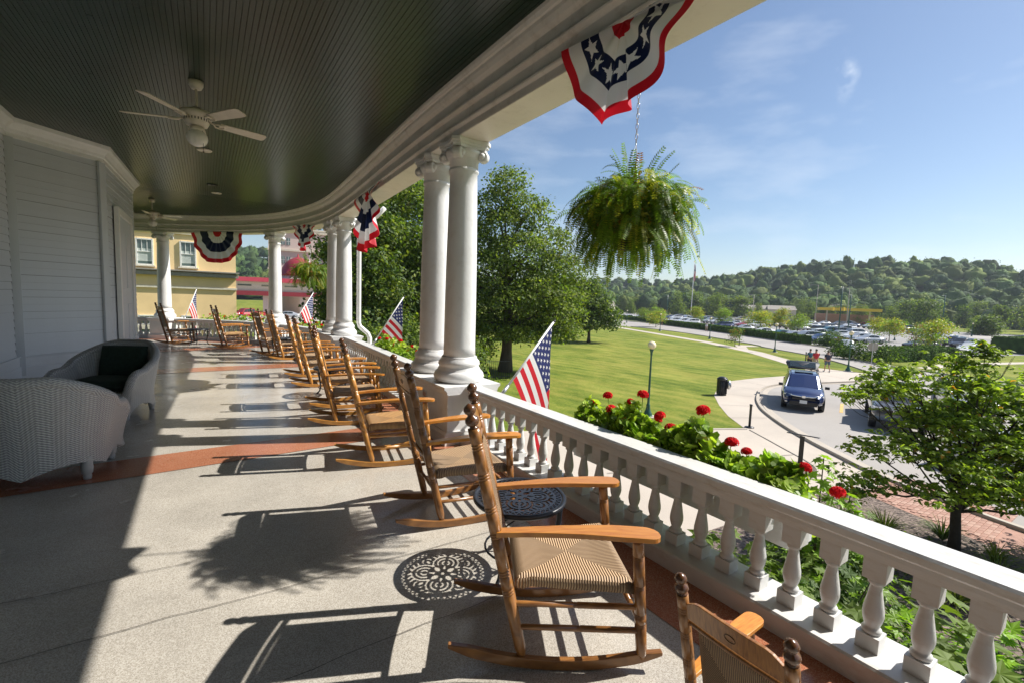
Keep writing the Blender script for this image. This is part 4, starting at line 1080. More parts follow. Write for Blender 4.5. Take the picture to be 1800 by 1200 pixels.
# ---- flags on angled poles
def flag(base, tip, yaw_name, label, Hh=.92, Lf=1.5, seed=0, hi=True):
    t = thing('flag', label, 'flag', group='american flags on poles outside the balustrade')
    b = Vector(base); e = Vector(tip); d = (e-b); ln = d.length; d.normalize()
    hd = Vector((d.x, d.y, 0)).normalized(); side = Vector((-hd.y, hd.x, 0)); dn = Vector((0, 0, -1))
    m = MB(); m.tube([b, e], .0125, 12); m.build('flagpole', 'white_paint', t)
    m = MB(); m.sphere(tuple(e+d*.02), .018, 10, 8); m.build('pole_tip', 'cast_black', t)
    m = MB(); m.tube([b-d*.02, b+d*.14], .021, 12); m.box(tuple(b+Vector((0, 0, -.05))), (.05, .05, .14)); m.build('pole_bracket', 'steel', t)
    q = (d.cross(side)); q = q if q.z < 0 else -q     # perpendicular to the pole, pointing down and outward
    if q.dot(hd) < 0: q = q
    T = e-d*.03; rs = random.Random(seed); p1 = rs.uniform(0, 6)
    xt = (T-b).dot(hd)
    def fn(u, v):       # u along hoist from the tip, v along the fly
        base_ = T-d*(u*Hh)
        # cloth sags: the fly direction turns from square-to-pole towards plumb further out
        dr = (q*(1-.25*v)+dn*(.25+.35*v)).normalized(); P = base_+dr*(v*Lf)
        x = (P-b).dot(hd); lim = xt-.004-.0*v; off_ = .012*math.sin(9*u+5*v+p1)*(.25+v)
        if x > lim:
            ex = x-lim; k = ex % .16; fold = k if k < .08 else .16-k; nf = int(ex/.08)
            P = P-hd*(x-lim)-hd*(fold*.55)+side*(.012+.016*nf+.02*math.sin(ex*30)); P.z -= ex*.35
        return tuple(P+side*(off_))
    def cf(u, v):
        if u < 7/13 and v < .40:
            r_ = u/(7/13)*10; c_ = v/.40*12      # nine rows, eleven columns
            i = round(r_); j = round(c_)
            if 1 <= i <= 9 and 1 <= j <= 11 and (i+j) % 2 == 0:
                if in_star((v/.40*12-j)*.40*Lf/12, -(r_-i)*(7/13)*Hh/10, Hh*.030, PI/2): return WHT
            return (.018, .026, .13)
        return RED if int(u*13) % 2 == 0 else WHT
    colorgrid('flag_cloth', fn, cf, 182 if hi else 104, 240 if hi else 120, 'cloth_print', t)
    return t
flag((2.74, 4.30, .56), (3.60, 4.50, 1.36), None, 'nearest american flag, between the front columns and the geraniums')
flag((2.93, 9.75, .58), (3.55, 9.62, 1.60), None, 'second american flag, seen between the two column pairs', Hh=.85, Lf=1.35, seed=2)
flag((2.2, 15.6, .60), (2.95, 16.4, 1.62), None, 'third american flag, left of the middle column pair', Hh=.9, Lf=1.4, seed=4, hi=False)
flag((-.62, 18.55, .60), (-.28, 19.35, 1.60), None, 'farthest american flag, in front of the yellow building', Hh=.85, Lf=1.3, seed=5, hi=False)

# ---- hanging ferns
def frond(V, F, Mi, base, az, e0, L_, k, w, mi, rsd):
    n = int(L_/.0155); p = np.array(base, float); h = np.array([math.cos(az), math.sin(az), 0]); s = np.array([-math.sin(az), math.cos(az), 0]); st = L_/n
    tw = rsd.uniform(-.5, .5)
    for i in range(n):
        t = i/n; e = e0-k*t**1.15; d = h*math.cos(e)+np.array([0, 0, math.sin(e)]); nrm = -h*math.sin(e)+np.array([0, 0, math.cos(e)])
        s2 = s*math.cos(tw)+nrm*math.sin(tw); n2 = nrm*math.cos(tw)-s*math.sin(tw); q = p+d*st
        b = len(V); V += [p-s2*.0012, p+s2*.0012, q+s2*.0012, q-s2*.0012]; F.append((b, b+1, b+2, b+3)); Mi.append(mi)
        ll = w*math.sin(PI*min(1, .12+.88*(1-t)**.8))**.7*(1-.25*t)
        if i > 1:
            for sg in (-1, 1):
                if rsd.random() < .05: continue
                dr = s2*sg*.93+d*.32-n2*.22; dr /= np.linalg.norm(dr); wd = d*.0062; b = len(V); tip = p+dr*ll; mid = p+dr*ll*.45
                V += [p, mid+wd, tip, mid-wd]; F.append((b, b+1, b+2, b+3)); Mi.append(mi)
        p = q
def fern(loc, label, nfr, sc=1.0, chain_top=3.35, seed=1, big=True):
    t = thing('hanging_fern', label, 'hanging fern', loc, group='ferns hanging from the beam')
    rs = random.Random(seed); V = []; F = []; Mi = []
    for i in range(nfr):
        az = rs.uniform(0, 2*PI); u = rs.random(); c_ = rs.random()
        if c_ < .30:      # long outer fronds, arching out and hanging
            r0 = rs.uniform(.12, .28)*sc; z0 = rs.uniform(.05, .24); e0 = R(rs.uniform(0, 45)); L_ = rs.uniform(.28, .48)*sc; k = R(rs.uniform(95, 140))
        elif c_ < .62:    # hanging skirt
            r0 = rs.uniform(.10, .38)*sc; z0 = rs.uniform(-.10, .12)*(1-r0); e0 = R(rs.uniform(-70, -25)); L_ = rs.uniform(.24, .44)*sc; k = R(rs.uniform(20, 60))
        elif c_ < .97:    # curly crown
            r0 = rs.uniform(.0, .38)*sc; z0 = .24-.45*r0+rs.uniform(-.04, .05); e0 = R(rs.uniform(10, 80)); L_ = rs.uniform(.18, .36)*sc; k = R(rs.uniform(90, 190))
        else: r0 = rs.uniform(0, .15); z0 = .2; e0 = R(rs.uniform(65, 88)); k = R(rs.uniform(10, 45)); L_ = rs.uniform(.24, .42)*sc
        mi = rs.choices([0, 1, 2], [.77, .19, .04])[0]
        frond(V, F, Mi, (r0*math.cos(az), r0*math.sin(az), z0), az+rs.gauss(0, .35), e0, L_, k, rs.uniform(.036, .056)*sc, mi, rs)
    # short fill in the crown
    nf_ = int(nfr*18); dd = unit(nf_); rr_ = rng.uniform(.5, 1, (nf_, 1))**.5; CC = dd*rr_*np.array([.36, .36, .22])*sc+np.array([0, 0, .05]); VV, FF = leafcloud(CC, dd+rng.normal(size=dd.shape)*.7, rng.uniform(.010, .024, nf_), .45)
    link('curly_leaflets', npmesh('curly_leaflets', VV, FF, ['fern_green', 'fern_yellow', 'fern_brown'], rng.choice(3, nf_, p=[.62, .33, .05])), t)
    me = npmesh('fronds', np.array(V), F, ['fern_green', 'fern_yellow', 'fern_brown'], Mi); link('fronds', me, t)
    m = MB(); m.lathe([(-.17, .09), (-.16, .11), (-.02, .155), (.0, .165), (.005, .15)], 24); m.build('pot', 'bark_dark', t)
    z = .12; ring = []
    top = chain_top-loc[2]; n = int((top-.55)/.034); lm = MB()
    lm.tube([(.0085*math.cos(a), 0, .0145*math.sin(a)+(.006 if math.sin(a) > 0 else -.006)) for a in [2*PI*k/12 for k in range(12)]], .0024, 6, closed=True); LK = lm.mesh('chain_link', 'steel')
    for k in range(n):
        o = link('chain_link', LK, t); o.location = (0, 0, .55+.034*k+.017); o.rotation_euler = (0, 0, R(90*(k % 2)+25)); o.scale = (1, 1, .95)
    m = MB()
    for q in range(3): a = 2*PI*q/3; m.tube([(.15*math.cos(a), .15*math.sin(a), 0), (0, 0, .55)], .0018, 5)
    m.build('hanger_wire', 'steel', t)
    return t
fern((2.5, 2.3, 2.17), 'large hanging boston fern against the sky at the right', 640, .88, seed=4)
pf, nf = at(S2+2.6); fern((pf.x, pf.y, 2.12), 'second hanging fern, far left beyond the single column', 330, 1.05, seed=9)
# ================================================================ OUTSIDE
G = -3.5
def gsheet(name, poly, dz, mat, label=None):
    o = sheet(name, poly, G+dz, mat); o['kind'] = 'structure'; return o
# lawn: one large sheet, gently hollowed between the porch and the far path
def build_ground():
    xs = np.concatenate([np.linspace(-60, 120, 91), np.linspace(140, 900, 20)]); ys = np.concatenate([np.linspace(-400, -60, 8), np.linspace(-50, 150, 101), np.linspace(170, 900, 20)])
    xs = np.concatenate([np.linspace(-500, -80, 8), xs]); V = []; 
    for x in xs:
        for y in ys:
            z = G
            V.append((x, y, z))
    ny = len(ys); F = [(i*ny+j, (i+1)*ny+j, (i+1)*ny+j+1, i*ny+j+1) for i in range(len(xs)-1) for j in range(ny-1)]
    return struct(link('ground', npmesh('ground', V, F, 'lawn')))
build_ground()
ROAD = [(74.6, 68.3+30), (95, 118), (140, 190), (160, 180), (112, 108.9), (99, 79.6), (88.1, 57.3), (79, 41.2), (74.6, 32.7), (71, 26.4), (62, 20.5), (56, 14.5), (50, 6), (45, -8), (30, -8), (36, 2), (40, 8), (41.5, 13.6), (47.5, 15.7), (52.2, 19.5), (57.4, 24.9), (62, 32.3), (64.7, 35.1), (71.5, 46.4), (77, 57.6), (79.5, 66.2), (80.5, 72.5), (81, 80)]
gsheet('road', ROAD, .004, 'asphalt')
CURB = [(41.5, 13.6), (36.2, 14.9), (34.0, 15.7), (31.2, 15.75), (29.0, 15.2), (27.5, 14.5), (26.0, 13.75), (24.6, 12.9), (23.1, 11.8), (21.2, 10.0), (19.7, 8.3), (18.5, 6.7), (17.6, 5.4), (16.9, 3.8), (16.2, 1.6), (15.6, -3)]
gsheet('driveway', CURB+[(15.6, -10), (31, -10), (36, 2), (40, 8)], .008, 'asphalt')
LAWNE = [(46.0, 19.7), (41.5, 18.6), (37.9, 17.8), (34.1, 18.2), (30.8, 18.2), (27.5, 17.1), (24.7, 15.6), (22.4, 13.8), (20.6, 12.2), (19.1, 10.5), (16.7, 11.6), (12.0, 13.7), (6, 16.6)]
WALKP = CURB[:-1]+[(16.2, 1.4), (15.0, 2.6), (14.2, 5.6), (9, 5.9), (6, 6)]+LAWNE[::-1]+[(46.6, 15.5)]
gsheet('pavement', WALKP, .012, 'concrete')
SWT = [(74.6, 68.3), (67.9, 53.5), (62.1, 40.3), (57.7, 33.4), (55.1, 29.0), (49.6, 22.9), (46.1, 19.7)]
SWB = [(72.6, 68.3), (66.0, 53.5), (60.2, 40.6), (55.9, 34), (53.2, 29.8), (47.6, 23.6), (43.6, 19.5)]
gsheet('footpath', [(86, 92), *SWT, (45.1, 18.2), *SWB[::-1], (84, 93)], .016, 'concrete')
gsheet('footpath', [(57.7, 33.6), (61.2, 36.2), (63.6, 35.0), (62.6, 33.4), (60.4, 34.0), (56.7, 31.6)], .02, 'concrete')
gsheet('verge', [(46.4, 16.6), (46.9, 19.6), (50.4, 22.6), (55.9, 28.6), (57.6, 31.3), (60.6, 33.2), (62, 32.1), (57.4, 24.9), (52.2, 19.5), (47.5, 15.9)], .022, 'lawn')
gsheet('mulch_bed', [(14.2, 5.62), (15.6, 5.3), (14.9, 3.4), (14.2, 1.0), (13.5, -6), (2.9, -6), (2.9, 5.6), (9, 5.92)], .018, 'mulch')
gsheet('mulch_bed', [(16.9, 7.0), (15.9, 6.2), (15.0, 6.5), (15.6, 8.2)], .026, 'mulch')
gsheet('brick_walk', [(15.6, 5.3), (16.9, 3.8), (16.2, 1.6), (15.7, -1), (15.6, -6), (13.5, -6), (14.2, 1.0), (14.9, 3.4)], .024, 'brick_paver')
# brick pavers laid in rows near the path edge
def pavers():
    base = bpy.data.objects['brick_walk']; m = MB(); m.box((0, 0, 0), (.21, .10, .02)); me = m.mesh('brick', 'brick_paver'); me2 = m.mesh('brick', 'brick_paver_pale'); k = 0
    for i in range(60):
        for j in range(12):
            if k >= 290: return
            y = 4.9-i*.112; xl = 14.95+(y-3.4)*.30 if y > 3.4 else 14.3+(y-1.0)*.27; x = xl+.2+j*.222+(i % 2)*.111
            o = link('brick', random.choice([me, me, me2]), base); o.location = (x, y, G+.028+random.uniform(0, .004)); o.rotation_euler = (0, 0, random.uniform(-.01, .01)); k += 1
pavers()
def kerb(name, pts, closed=False, w=.15, h=.12):
    P = spline(pts, 6); path = []
    for i in range(len(P)):
        d = (P[min(i+1, len(P)-1)]-P[max(i-1, 0)]).normalized(); path.append((P[i], Vector((d.y, -d.x))))
    o = MB().sweep([(-w/2, G-.02), (w/2, G-.02), (w/2, G+h-.02), (w/2-.02, G+h), (-w/2, G+h)], path).build(name, 'kerb_concrete'); o['kind'] = 'structure'; return o
kerb('kerb', CURB); kerb('gutter', [(p[0]+.22*(1 if i > 3 else .3), p[1]-.25) for i, p in enumerate(CURB)], w=.3, h=.02)
kerb('kerb', [(112, 108.9), (99, 79.6), (88.1, 57.3), (79, 41.2), (74.6, 32.7), (71, 27.4), (66, 25)])
kerb('kerb', [(80.5, 72.5), (79.5, 66.2), (77, 57.6), (71.5, 46.4), (64.7, 35.1), (62, 32.3), (57.4, 24.9), (52.2, 19.5), (47.5, 15.7)])
kerb('kerb', [(12.0, 13.62), (16.7, 11.55), (19.1, 10.45)], w=.12, h=.05)
kerb('kerb', [(19.1, 10.3), (17.9, 8.5), (16.6, 6.7), (15.3, 6.2)], w=.09, h=.04)
# scored joints of the concrete walk
for a, b in (((14.5, 8.6), (17.3, 7.7)), ((10, 9.6), (13.4, 8.6)), ((13.4, 8.6), (16.7, 11.5)), ((20.4, 11.9), (22.0, 11.1)), ((22.6, 13.8), (24.0, 12.8)), ((25.6, 16.0), (26.4, 14.3)), ((28.8, 17.6), (28.9, 15.4)), ((31.5, 18.1), (31.2, 15.9)), ((35, 18), (34.4, 15.8)), ((38.5, 17.8), (37.4, 14.8)), ((42, 18.5), (40.5, 14))):
    d = Vector((b[0]-a[0], b[1]-a[1])).normalized()*.012; q = (-d.y, d.x)
    o = sheet('pavement_joint', [(a[0]-q[0], a[1]-q[1]), (b[0]-q[0], b[1]-q[1]), (b[0]+q[0], b[1]+q[1]), (a[0]+q[0], a[1]+q[1])], G+.030, 'joint_strip', bpy.data.objects['pavement'])
sheet('lane_mark', [(26.9, 10.0), (29.6, 11.0), (29.65, 10.86), (26.95, 9.86)], G+.016, 'paint_yellow', bpy.data.objects['driveway'])
# parking ground, island lawns and the distant road
gsheet('parking_lot', [(76, 31), (80.5, 38.5), (90, 55), (101, 78), (114, 106), (160, 190), (330, 190), (330, 30), (200, 12), (96, 13.6), (80, 17.2), (66, 21), (68, 25.5)], .006, 'lot_asphalt')
gsheet('island_lawn', [(59.5, 21.0), (63, 22.6), (68, 20.2), (80, 16.4), (96, 12.2), (140, 10), (140, -20), (60, -20), (50.6, 1), (53, 8), (55.8, 16)], .028, 'lawn')
gsheet('footpath', [(66, 15.2), (82, 11.0), (82.5, 9.8), (65.5, 13.6), (57, 14.2), (57, 15.2)], .034, 'concrete')
kerb('kerb', [(63.4, 23.2), (59.0, 21.2), (55.6, 17.0), (53.2, 11), (50.6, 3), (47, -6)])
gsheet('far_verge', [(205, 31), (330, 40), (330, 110), (240, 120), (190, 60)], .03, 'lawn')
gsheet('far_road', [(150, 26.5), (330, 62), (330, 68), (150, 31)], .036, 'asphalt')
gsheet('far_verge', [(118, 114), (135, 112), (150, 180), (120, 180)], .034, 'lawn')

# ---------------------------------------------------------------- vegetation builders
def crown_arrays(spec, n, leaf, seed, drop=.0):
    """spec: [(x,y,z,rx,ry,rz)] lobes; leaves gathered in small sprays near the lobe surfaces"""
    r_ = np.random.default_rng(seed); vol = np.array([s[3]*s[4]+s[4]*s[5]+s[3]*s[5] for s in spec]); pr_ = vol/vol.sum()
    nc = max(8, n//14); li = r_.choice(len(spec), nc, p=pr_); S_ = np.array(spec)[li]
    d = r_.normal(size=(nc, 3)); d[:, 2] += .25; d /= np.linalg.norm(d, axis=1, keepdims=True)
    rad = r_.uniform(.55, 1.06, (nc, 1))**.6
    Cc = S_[:, :3]+d*S_[:, 3:]*rad
    reps = n//nc; sp = leaf*3.2
    C = np.repeat(Cc, reps, axis=0); off_ = r_.normal(size=C.shape)*np.array([sp, sp, sp*.45]); C = C+off_
    Nn = np.repeat(d, reps, axis=0)*.5+r_.normal(size=C.shape)*.55+np.array([.05, 0, .55])
    shade = np.repeat(r_.random(nc), reps)
    return C, Nn, shade
def crown(name, spec, n, leaf, seed, mats, parent, w=(.5, .3, .2)):
    C, Nn, sh = crown_arrays(spec, n, leaf, seed); V, F = leafcloud(C, Nn, np.random.default_rng(seed+1).uniform(.6, 1.25, len(C))*leaf)
    mi = np.digitize(sh, np.cumsum(w)[:-1]); return link(name, npmesh(name, V, F, mats, mi), parent)
def limb_tree(h, r0, lobes, trunk_top, bark='bark', seed=0, wob=.03):
    m = MB(); rs = random.Random(seed); tp = []; n = 7
    for i in range(n): t = i/(n-1); tp.append((math.sin(t*3+seed)*wob*h*t, math.cos(t*2.3+seed)*wob*h*t, trunk_top*t))
    rr = [r0*(1.35 if i == 0 else 1)*(1-.62*i/(n-1)) for i in range(n)]; m.tube(tp, rr, 10)
    for (x, y, z, rx, ry, rz_) in lobes:
        k = min(n-1, max(2, int((z-rz_*.3)/max(.1, trunk_top)*n*.7))); b = Vector(tp[k]); e = Vector((x, y, z)); mid = b.lerp(e, .5)+Vector((rs.uniform(-.2, .2), rs.uniform(-.2, .2), (e-b).length*.12)); ra = rr[k]*.55
        m.tube([b, b.lerp(mid, .5), mid, mid.lerp(e, .6), e], [ra, ra*.8, ra*.6, ra*.4, ra*.15], 7)
        for q in range(2): e2 = e+Vector((rs.uniform(-1, 1)*rx*.7, rs.uniform(-1, 1)*ry*.7, rs.uniform(.1, .9)*rz_)); m.tube([mid, mid.lerp(e2, .5), e2], [ra*.5, ra*.3, ra*.08], 5)
    return m.mesh('trunk', bark)
def lobes_for(kind, h, w, seed, base=.25):
    rs = random.Random(seed); L_ = []
    if kind == 'round':
        for i in range(16):
            z = h*(base+(1-base)*rs.uniform(.12, .93)); t = (z/h-base)/(1-base); rr = w*.5*math.sin(PI*min(.97, max(.12, t*.92+.08)))**.65; a = rs.uniform(0, 2*PI); q = rr*rs.uniform(.35, .74); s = w*rs.uniform(.15, .24)
            L_.append((q*math.cos(a), q*math.sin(a), z, s, s, s*.8))
    elif kind == 'cone':
        for i in range(18):
            t = (i+.5)/18; z = h*(base+(1-base)*t*.95); rr = w*.5*(1-t)**.8; a = i*2.4; s = max(.12*w, rr*.55)
            L_.append((rr*.5*math.cos(a), rr*.5*math.sin(a), z, s, s, s*.9))
    elif kind == 'flat':
        for i in range(9):
            a = rs.uniform(0, 2*PI); q = w*.5*rs.uniform(.2, .8); L_.append((q*math.cos(a), q*math.sin(a), h*rs.uniform(.6, .92), w*.2, w*.2, h*.12))
    return L_
TREES = {}
def tree(kind, x, y, h, w, label, cat='tree', group=None, n=3000, leaf=.16, seed=0, mats=('leaf_mid', 'leaf_dark', 'leaf_light'), base=.25, r0=None, name='tree', z=G, weights=(.5, .3, .2), key=None, rz=0):
    if key and key in TREES:
        o, h0, w0 = TREES[key]; return dup(o, (x, y, z), rz, label, scale=(w/w0, w/w0, h/h0))
    t = thing(name, label, cat, (x, y, z), rz, group); L_ = lobes_for(kind, h, w, seed, base)
    link('trunk', limb_tree(h, r0 or h*.018, L_[::3], h*.72, seed=seed), t); crown('crown', L_, n, leaf, seed, list(mats), t, weights)
    if key: TREES[key] = (t, h, w)
    return t
def specimen(x, y, label, lobes, n, leaf, seed, h, r0, tt, mats=('leaf_mid', 'leaf_dark', 'leaf_light'), w=(.5, .3, .2), name='tree', group=None, bark='bark', cat='tree'):
    t = thing(name, label, cat, (x, y, G), 0, group); link('trunk', limb_tree(h, r0, lobes, tt, bark, seed), t); crown('crown', lobes, n, leaf, seed, list(mats), t, w); return t
# the big lawn tree: x across the view, y away
def view_lobes(src, fx=.833, fy=-.553):
    """lobes given as (across, away, z, r..) rotated so 'across' runs square to the view"""
    out = []
    for (a, b, z, rx, ry, rz_) in src: out.append((a*fx+b*.553, a*fy+b*.833, z, rx, ry, rz_))
    return out
big = [(-.2, 0, 13.0, 1.3, 1.3, 1.2), (-1.5, .4, 11.6, 1.5, 1.5, 1.1), (1.0, -.3, 11.2, 1.6, 1.6, 1.2), (-.4, 0, 10.0, 2.0, 2.2, 1.4), (2.6, .5, 9.4, 1.7, 1.7, 1.1), (-2.4, 0, 9.0, 1.8, 1.8, 1.2), (.8, -1, 8.2, 2.2, 2.2, 1.4), (3.6, 0, 7.4, 1.9, 1.9, 1.2), (-1.6, -1.2, 7.0, 2.0, 2.0, 1.3),
       (-3.2, .5, 6.2, 1.6, 1.6, 1.1), (4.3, .6, 5.8, 1.4, 1.4, 1.1), (2.2, -1.2, 5.8, 2.0, 2.0, 1.3), (.2, -1.5, 4.9, 2.0, 2.0, 1.1), (3.6, -.6, 4.1, 1.7, 1.7, .9), (-2.2, -.8, 4.4, 1.6, 1.6, .9), (.9, 1.5, 6.5, 2.2, 2.0, 1.6), (1.6, 0, 3.3, 1.2, 1.2, .5), (-.9, -1.7, 3.0, 1.3, 1.2, .55), (1.1, -1.8, 2.8, 1.4, 1.2, .5), (.1, 1.4, 2.7, 1.5, 1.2, .5), (-1.8, -1, 3.3, 1.5, 1.4, .7), (2.8, -.8, 2.9, 1.6, 1.5, .6), (4.1, -.2, 3.0, 1.3, 1.3, .6), (.2, 1.2, 3.4, 1.8, 1.5, .7)]
specimen(17.9, 27.7, 'large spreading tree on the lawn with a dark trunk, right of the front columns', view_lobes(big), 42000, .115, 21, 14, .42, 9, w=(.45, .15, .40))
t2 = [(0, 0, 6.6, .8, .8, .9), (-.6, 0, 5.4, 1.1, 1.1, .9), (.7, 0, 5.0, 1.2, 1.2, .9), (0, -.4, 4.0, 1.6, 1.6, 1.0), (-1.2, 0, 3.4, 1.2, 1.2, .8), (1.4, 0, 3.3, 1.3, 1.3, .8), (0, 0, 2.4, 1.6, 1.6, .7), (1.9, .2, 2.3, .9, .9, .5), (-1.7, .2, 2.2, .9, .9, .5)]
specimen(41.3, 44.2, 'dark rounded tree standing alone at the edge of the lawn below the hanging fern', view_lobes([(a*1.45, b*1.4, z*1.1, c*1.45, d*1.4, e*1.2) for a, b, z, c, d, e in t2]), 12000, .17, 22, 8, .22, 4.5, mats=('leaf_dark', 'leaf_mid', 'leaf_light'), w=(.55, .35, .1))
specimen(38.5, 46.8, 'tree just left of the dark lawn tree, partly behind the big spreading tree', view_lobes([(a*1.5, b*1.4, z*1.35, c*1.5, d*1.4, e*1.3) for a, b, z, c, d, e in t2]), 9000, .18, 23, 9, .2, 5)
# the group behind the paired columns, left of the big tree
grp = 'tall trees behind the columns'
TL = [(-2.0, 0, 12.3), (0, 0, 13.2), (1.7, .3, 11.2), (-1.3, -.5, 9.6), (1.6, -.6, 8.6), (-2.6, 0, 7.4), (0, -1, 7.2), (2.8, 0, 6.6), (-1, -.6, 5.2), (1.7, -.6, 4.6), (3.2, 0, 4.0), (-3, 0, 4.2), (0, -.5, 3)]
specimen(14.5, 36.0, 'tall green tree seen between the two column pairs, right of the bunting', view_lobes([(a, b, z, 1.7, 1.7, 1.2) for a, b, z in TL]), 24000, .15, 31, 13, .35, 8, w=(.5, .25, .25), group=grp)
specimen(10.2, 31.0, 'leafy tree directly behind the middle column pair and downspout', view_lobes([(a*.95, b, z*1.03, 1.75, 1.7, 1.25) for a, b, z in TL]), 22000, .15, 32, 13, .35, 8, w=(.4, .35, .25), group=grp)
specimen(21.0, 49.0, 'lower background tree between the front columns and the bunting', view_lobes([(a*1.1, b, z*.78, 1.9, 1.7, 1.2) for a, b, z in TL]), 14000, .18, 33, 11, .3, 6, w=(.3, .5, .2), group=grp)
specimen(7.7, 28.2, 'tall tree behind the second hanging fern, left of the middle columns', view_lobes([(a*.62, b*.8, z*.80, 1.25, 1.2, .95) for a, b, z in TL]), 16000, .14, 34, 11, .28, 7, w=(.35, .45, .2), group=grp)
for i, (x, y, h, w, lb) in enumerate([(17.0, 30.6, 3.2, 3.6, 'dark bush beside the trunk of the big lawn tree'), (9.5, 24, 3.6, 3.6, 'bush behind the second flag, between the column pairs'), (13.2, 27.6, 3.4, 3.8, 'bush left of the big lawn tree, seen through the front columns'), (5.6, 23.5, 3.4, 3.4, 'dark evergreen bush behind the third flag'), (7.0, 24.8, 3.7, 3.0, 'bush just left of the middle columns'), (11.5, 22, 2.8, 3.2, 'low yellowish bush above the second flag pole')]):
    tree('round', x, y, h, w, lb, 'bush', 'bushes under the tall trees', 6000, .10, 40+i, ('leaf_mid', 'leaf_dark', 'leaf_light') if i in (1, 2, 5) else ('leaf_dark', 'leaf_mid', 'leaf_light'), base=.02, name='bush', weights=(.5, .3, .2))

# ---- flowering dogwood beside the porch
def leafy_layers(x, y, label):
    t = thing('dogwood_tree', label, 'tree', (x, y, G)); rs = random.Random(5); m = MB()
    m.tube([(0, 0, 0), (.03, .02, .5), (.0, .05, 1.05), (.05, .0, 1.4)], [.13, .095, .085, .07], 12)
    C = []; Nn = []; lay = []
    cr_, cf = Vector((.833, -.553, 0)), Vector((.553, .833, 0))
    # boughs: (across, away, height, spread)
    B = [(-2.5, 0, 3.42, .24), (-2.1, .1, 3.5, .3), (-1.6, .1, 3.62, .36), (-1.9, .3, 3.88, .24), (-1.1, .3, 3.9, .42), (-2.2, -.1, 2.35, .36), (-1.6, -.3, 2.5, .46), (-2.5, -.2, 1.55, .4), (-1.9, 0, 1.65, .46), (-1.0, 0, 2.9, .42), (-.5, -.5, 2.2, .75), (-.3, .2, 3.0, .75), (-.75, .8, 3.5, .55), (.1, -.2, 3.75, .55), (-.05, .4, 4.15, .42), (.25, .1, 4.45, .26), (.7, -.5, 2.6, .8), (.8, .4, 3.2, .75), (.6, .6, 3.65, .5),
         (1.5, .1, 2.2, .75), (1.7, -.4, 2.9, .7), (1.5, .6, 3.3, .6), (2.3, .3, 2.5, .7), (2.5, 0, 3.2, .6), (2.0, -.6, 1.8, .6), (3.0, 0, 2.9, .6), (2.9, -.3, 1.9, .6), (-1.3, -.8, 1.75, .5), (0, -.9, 1.75, .6), (1.1, -.9, 1.65, .55), (-.9, .1, 2.4, .5), (3.4, .4, 3.5, .5), (.3, .9, 2.8, .6), (1.0, 1.0, 2.4, .6), (2.0, -.3, 1.35, .6), (2.9, .2, 1.3, .6), (1.5, .5, 1.6, .5), (2.6, .5, 3.8, .5), (1.9, .2, 4.0, .45), (3.3, -.2, 2.4, .6)]
    for (a, b, z, s) in B:
        e = cr_*a+cf*b+Vector((0, 0, z)); st = Vector((0, 0, 1.0+rs.uniform(0, .45)+.25*max(0, z-2.5))); mid = st.lerp(e, .5)+Vector((0, 0, -.12))
        m.tube([st, st.lerp(mid, .5)+Vector((0, 0, .06)), mid, mid.lerp(e, .6), e], [.034, .026, .02, .012, .005], 7)
        for q in range(4):
            e2 = e+Vector((rs.gauss(0, s*.6), rs.gauss(0, s*.6), rs.gauss(0, .08))); m.tube([mid.lerp(e, .5), mid.lerp(e2, .7), e2], [.009, .006, .003], 5)
        k = int((900 if a > -.9 else 560)*(s/.6)**2)+120
        for i in range(k//6):
            c = e+Vector((rs.gauss(0, s*.62), rs.gauss(0, s*.62), rs.gauss(0, .11)))
            for j in range(6):
                w = rs.uniform(0, 6.28); C.append((c.x+.07*math.cos(w)*rs.uniform(.5, 1.5), c.y+.07*math.sin(w)*rs.uniform(.5, 1.5), c.z-rs.uniform(0, .05))); Nn.append((math.cos(w)*.7+.15, math.sin(w)*.7, rs.uniform(.5, 1.2))); lay.append(rs.random())
    # a pointed, slightly cupped leaf
    LV = np.array([(-1, 0, -.1), (-.35, -.52, .08), (.35, -.42, .05), (1.05, 0, -.25), (.35, .42, .05), (-.35, .52, .08), (0, 0, -.08)]); LF = [(0, 1, 6), (1, 2, 6), (2, 3, 6), (3, 4, 6), (4, 5, 6), (5, 0, 6)]
    mi = np.digitize(np.array(lay), [.38, .84, .99]); link('branches', m.mesh('branches', 'bark_dark'), t)
    leaf_scatter('crown', ['dog_leaf', 'dog_leaf_bright', 'dog_leaf_dark', 'leaf_gold'], np.array(C), np.array(Nn), rng.uniform(.040, .068, len(C)), t, LV, LF, mi)
    return t
leafy_layers(13.2, 2.55, 'dogwood tree with layered branches growing in the mulch bed at the right')
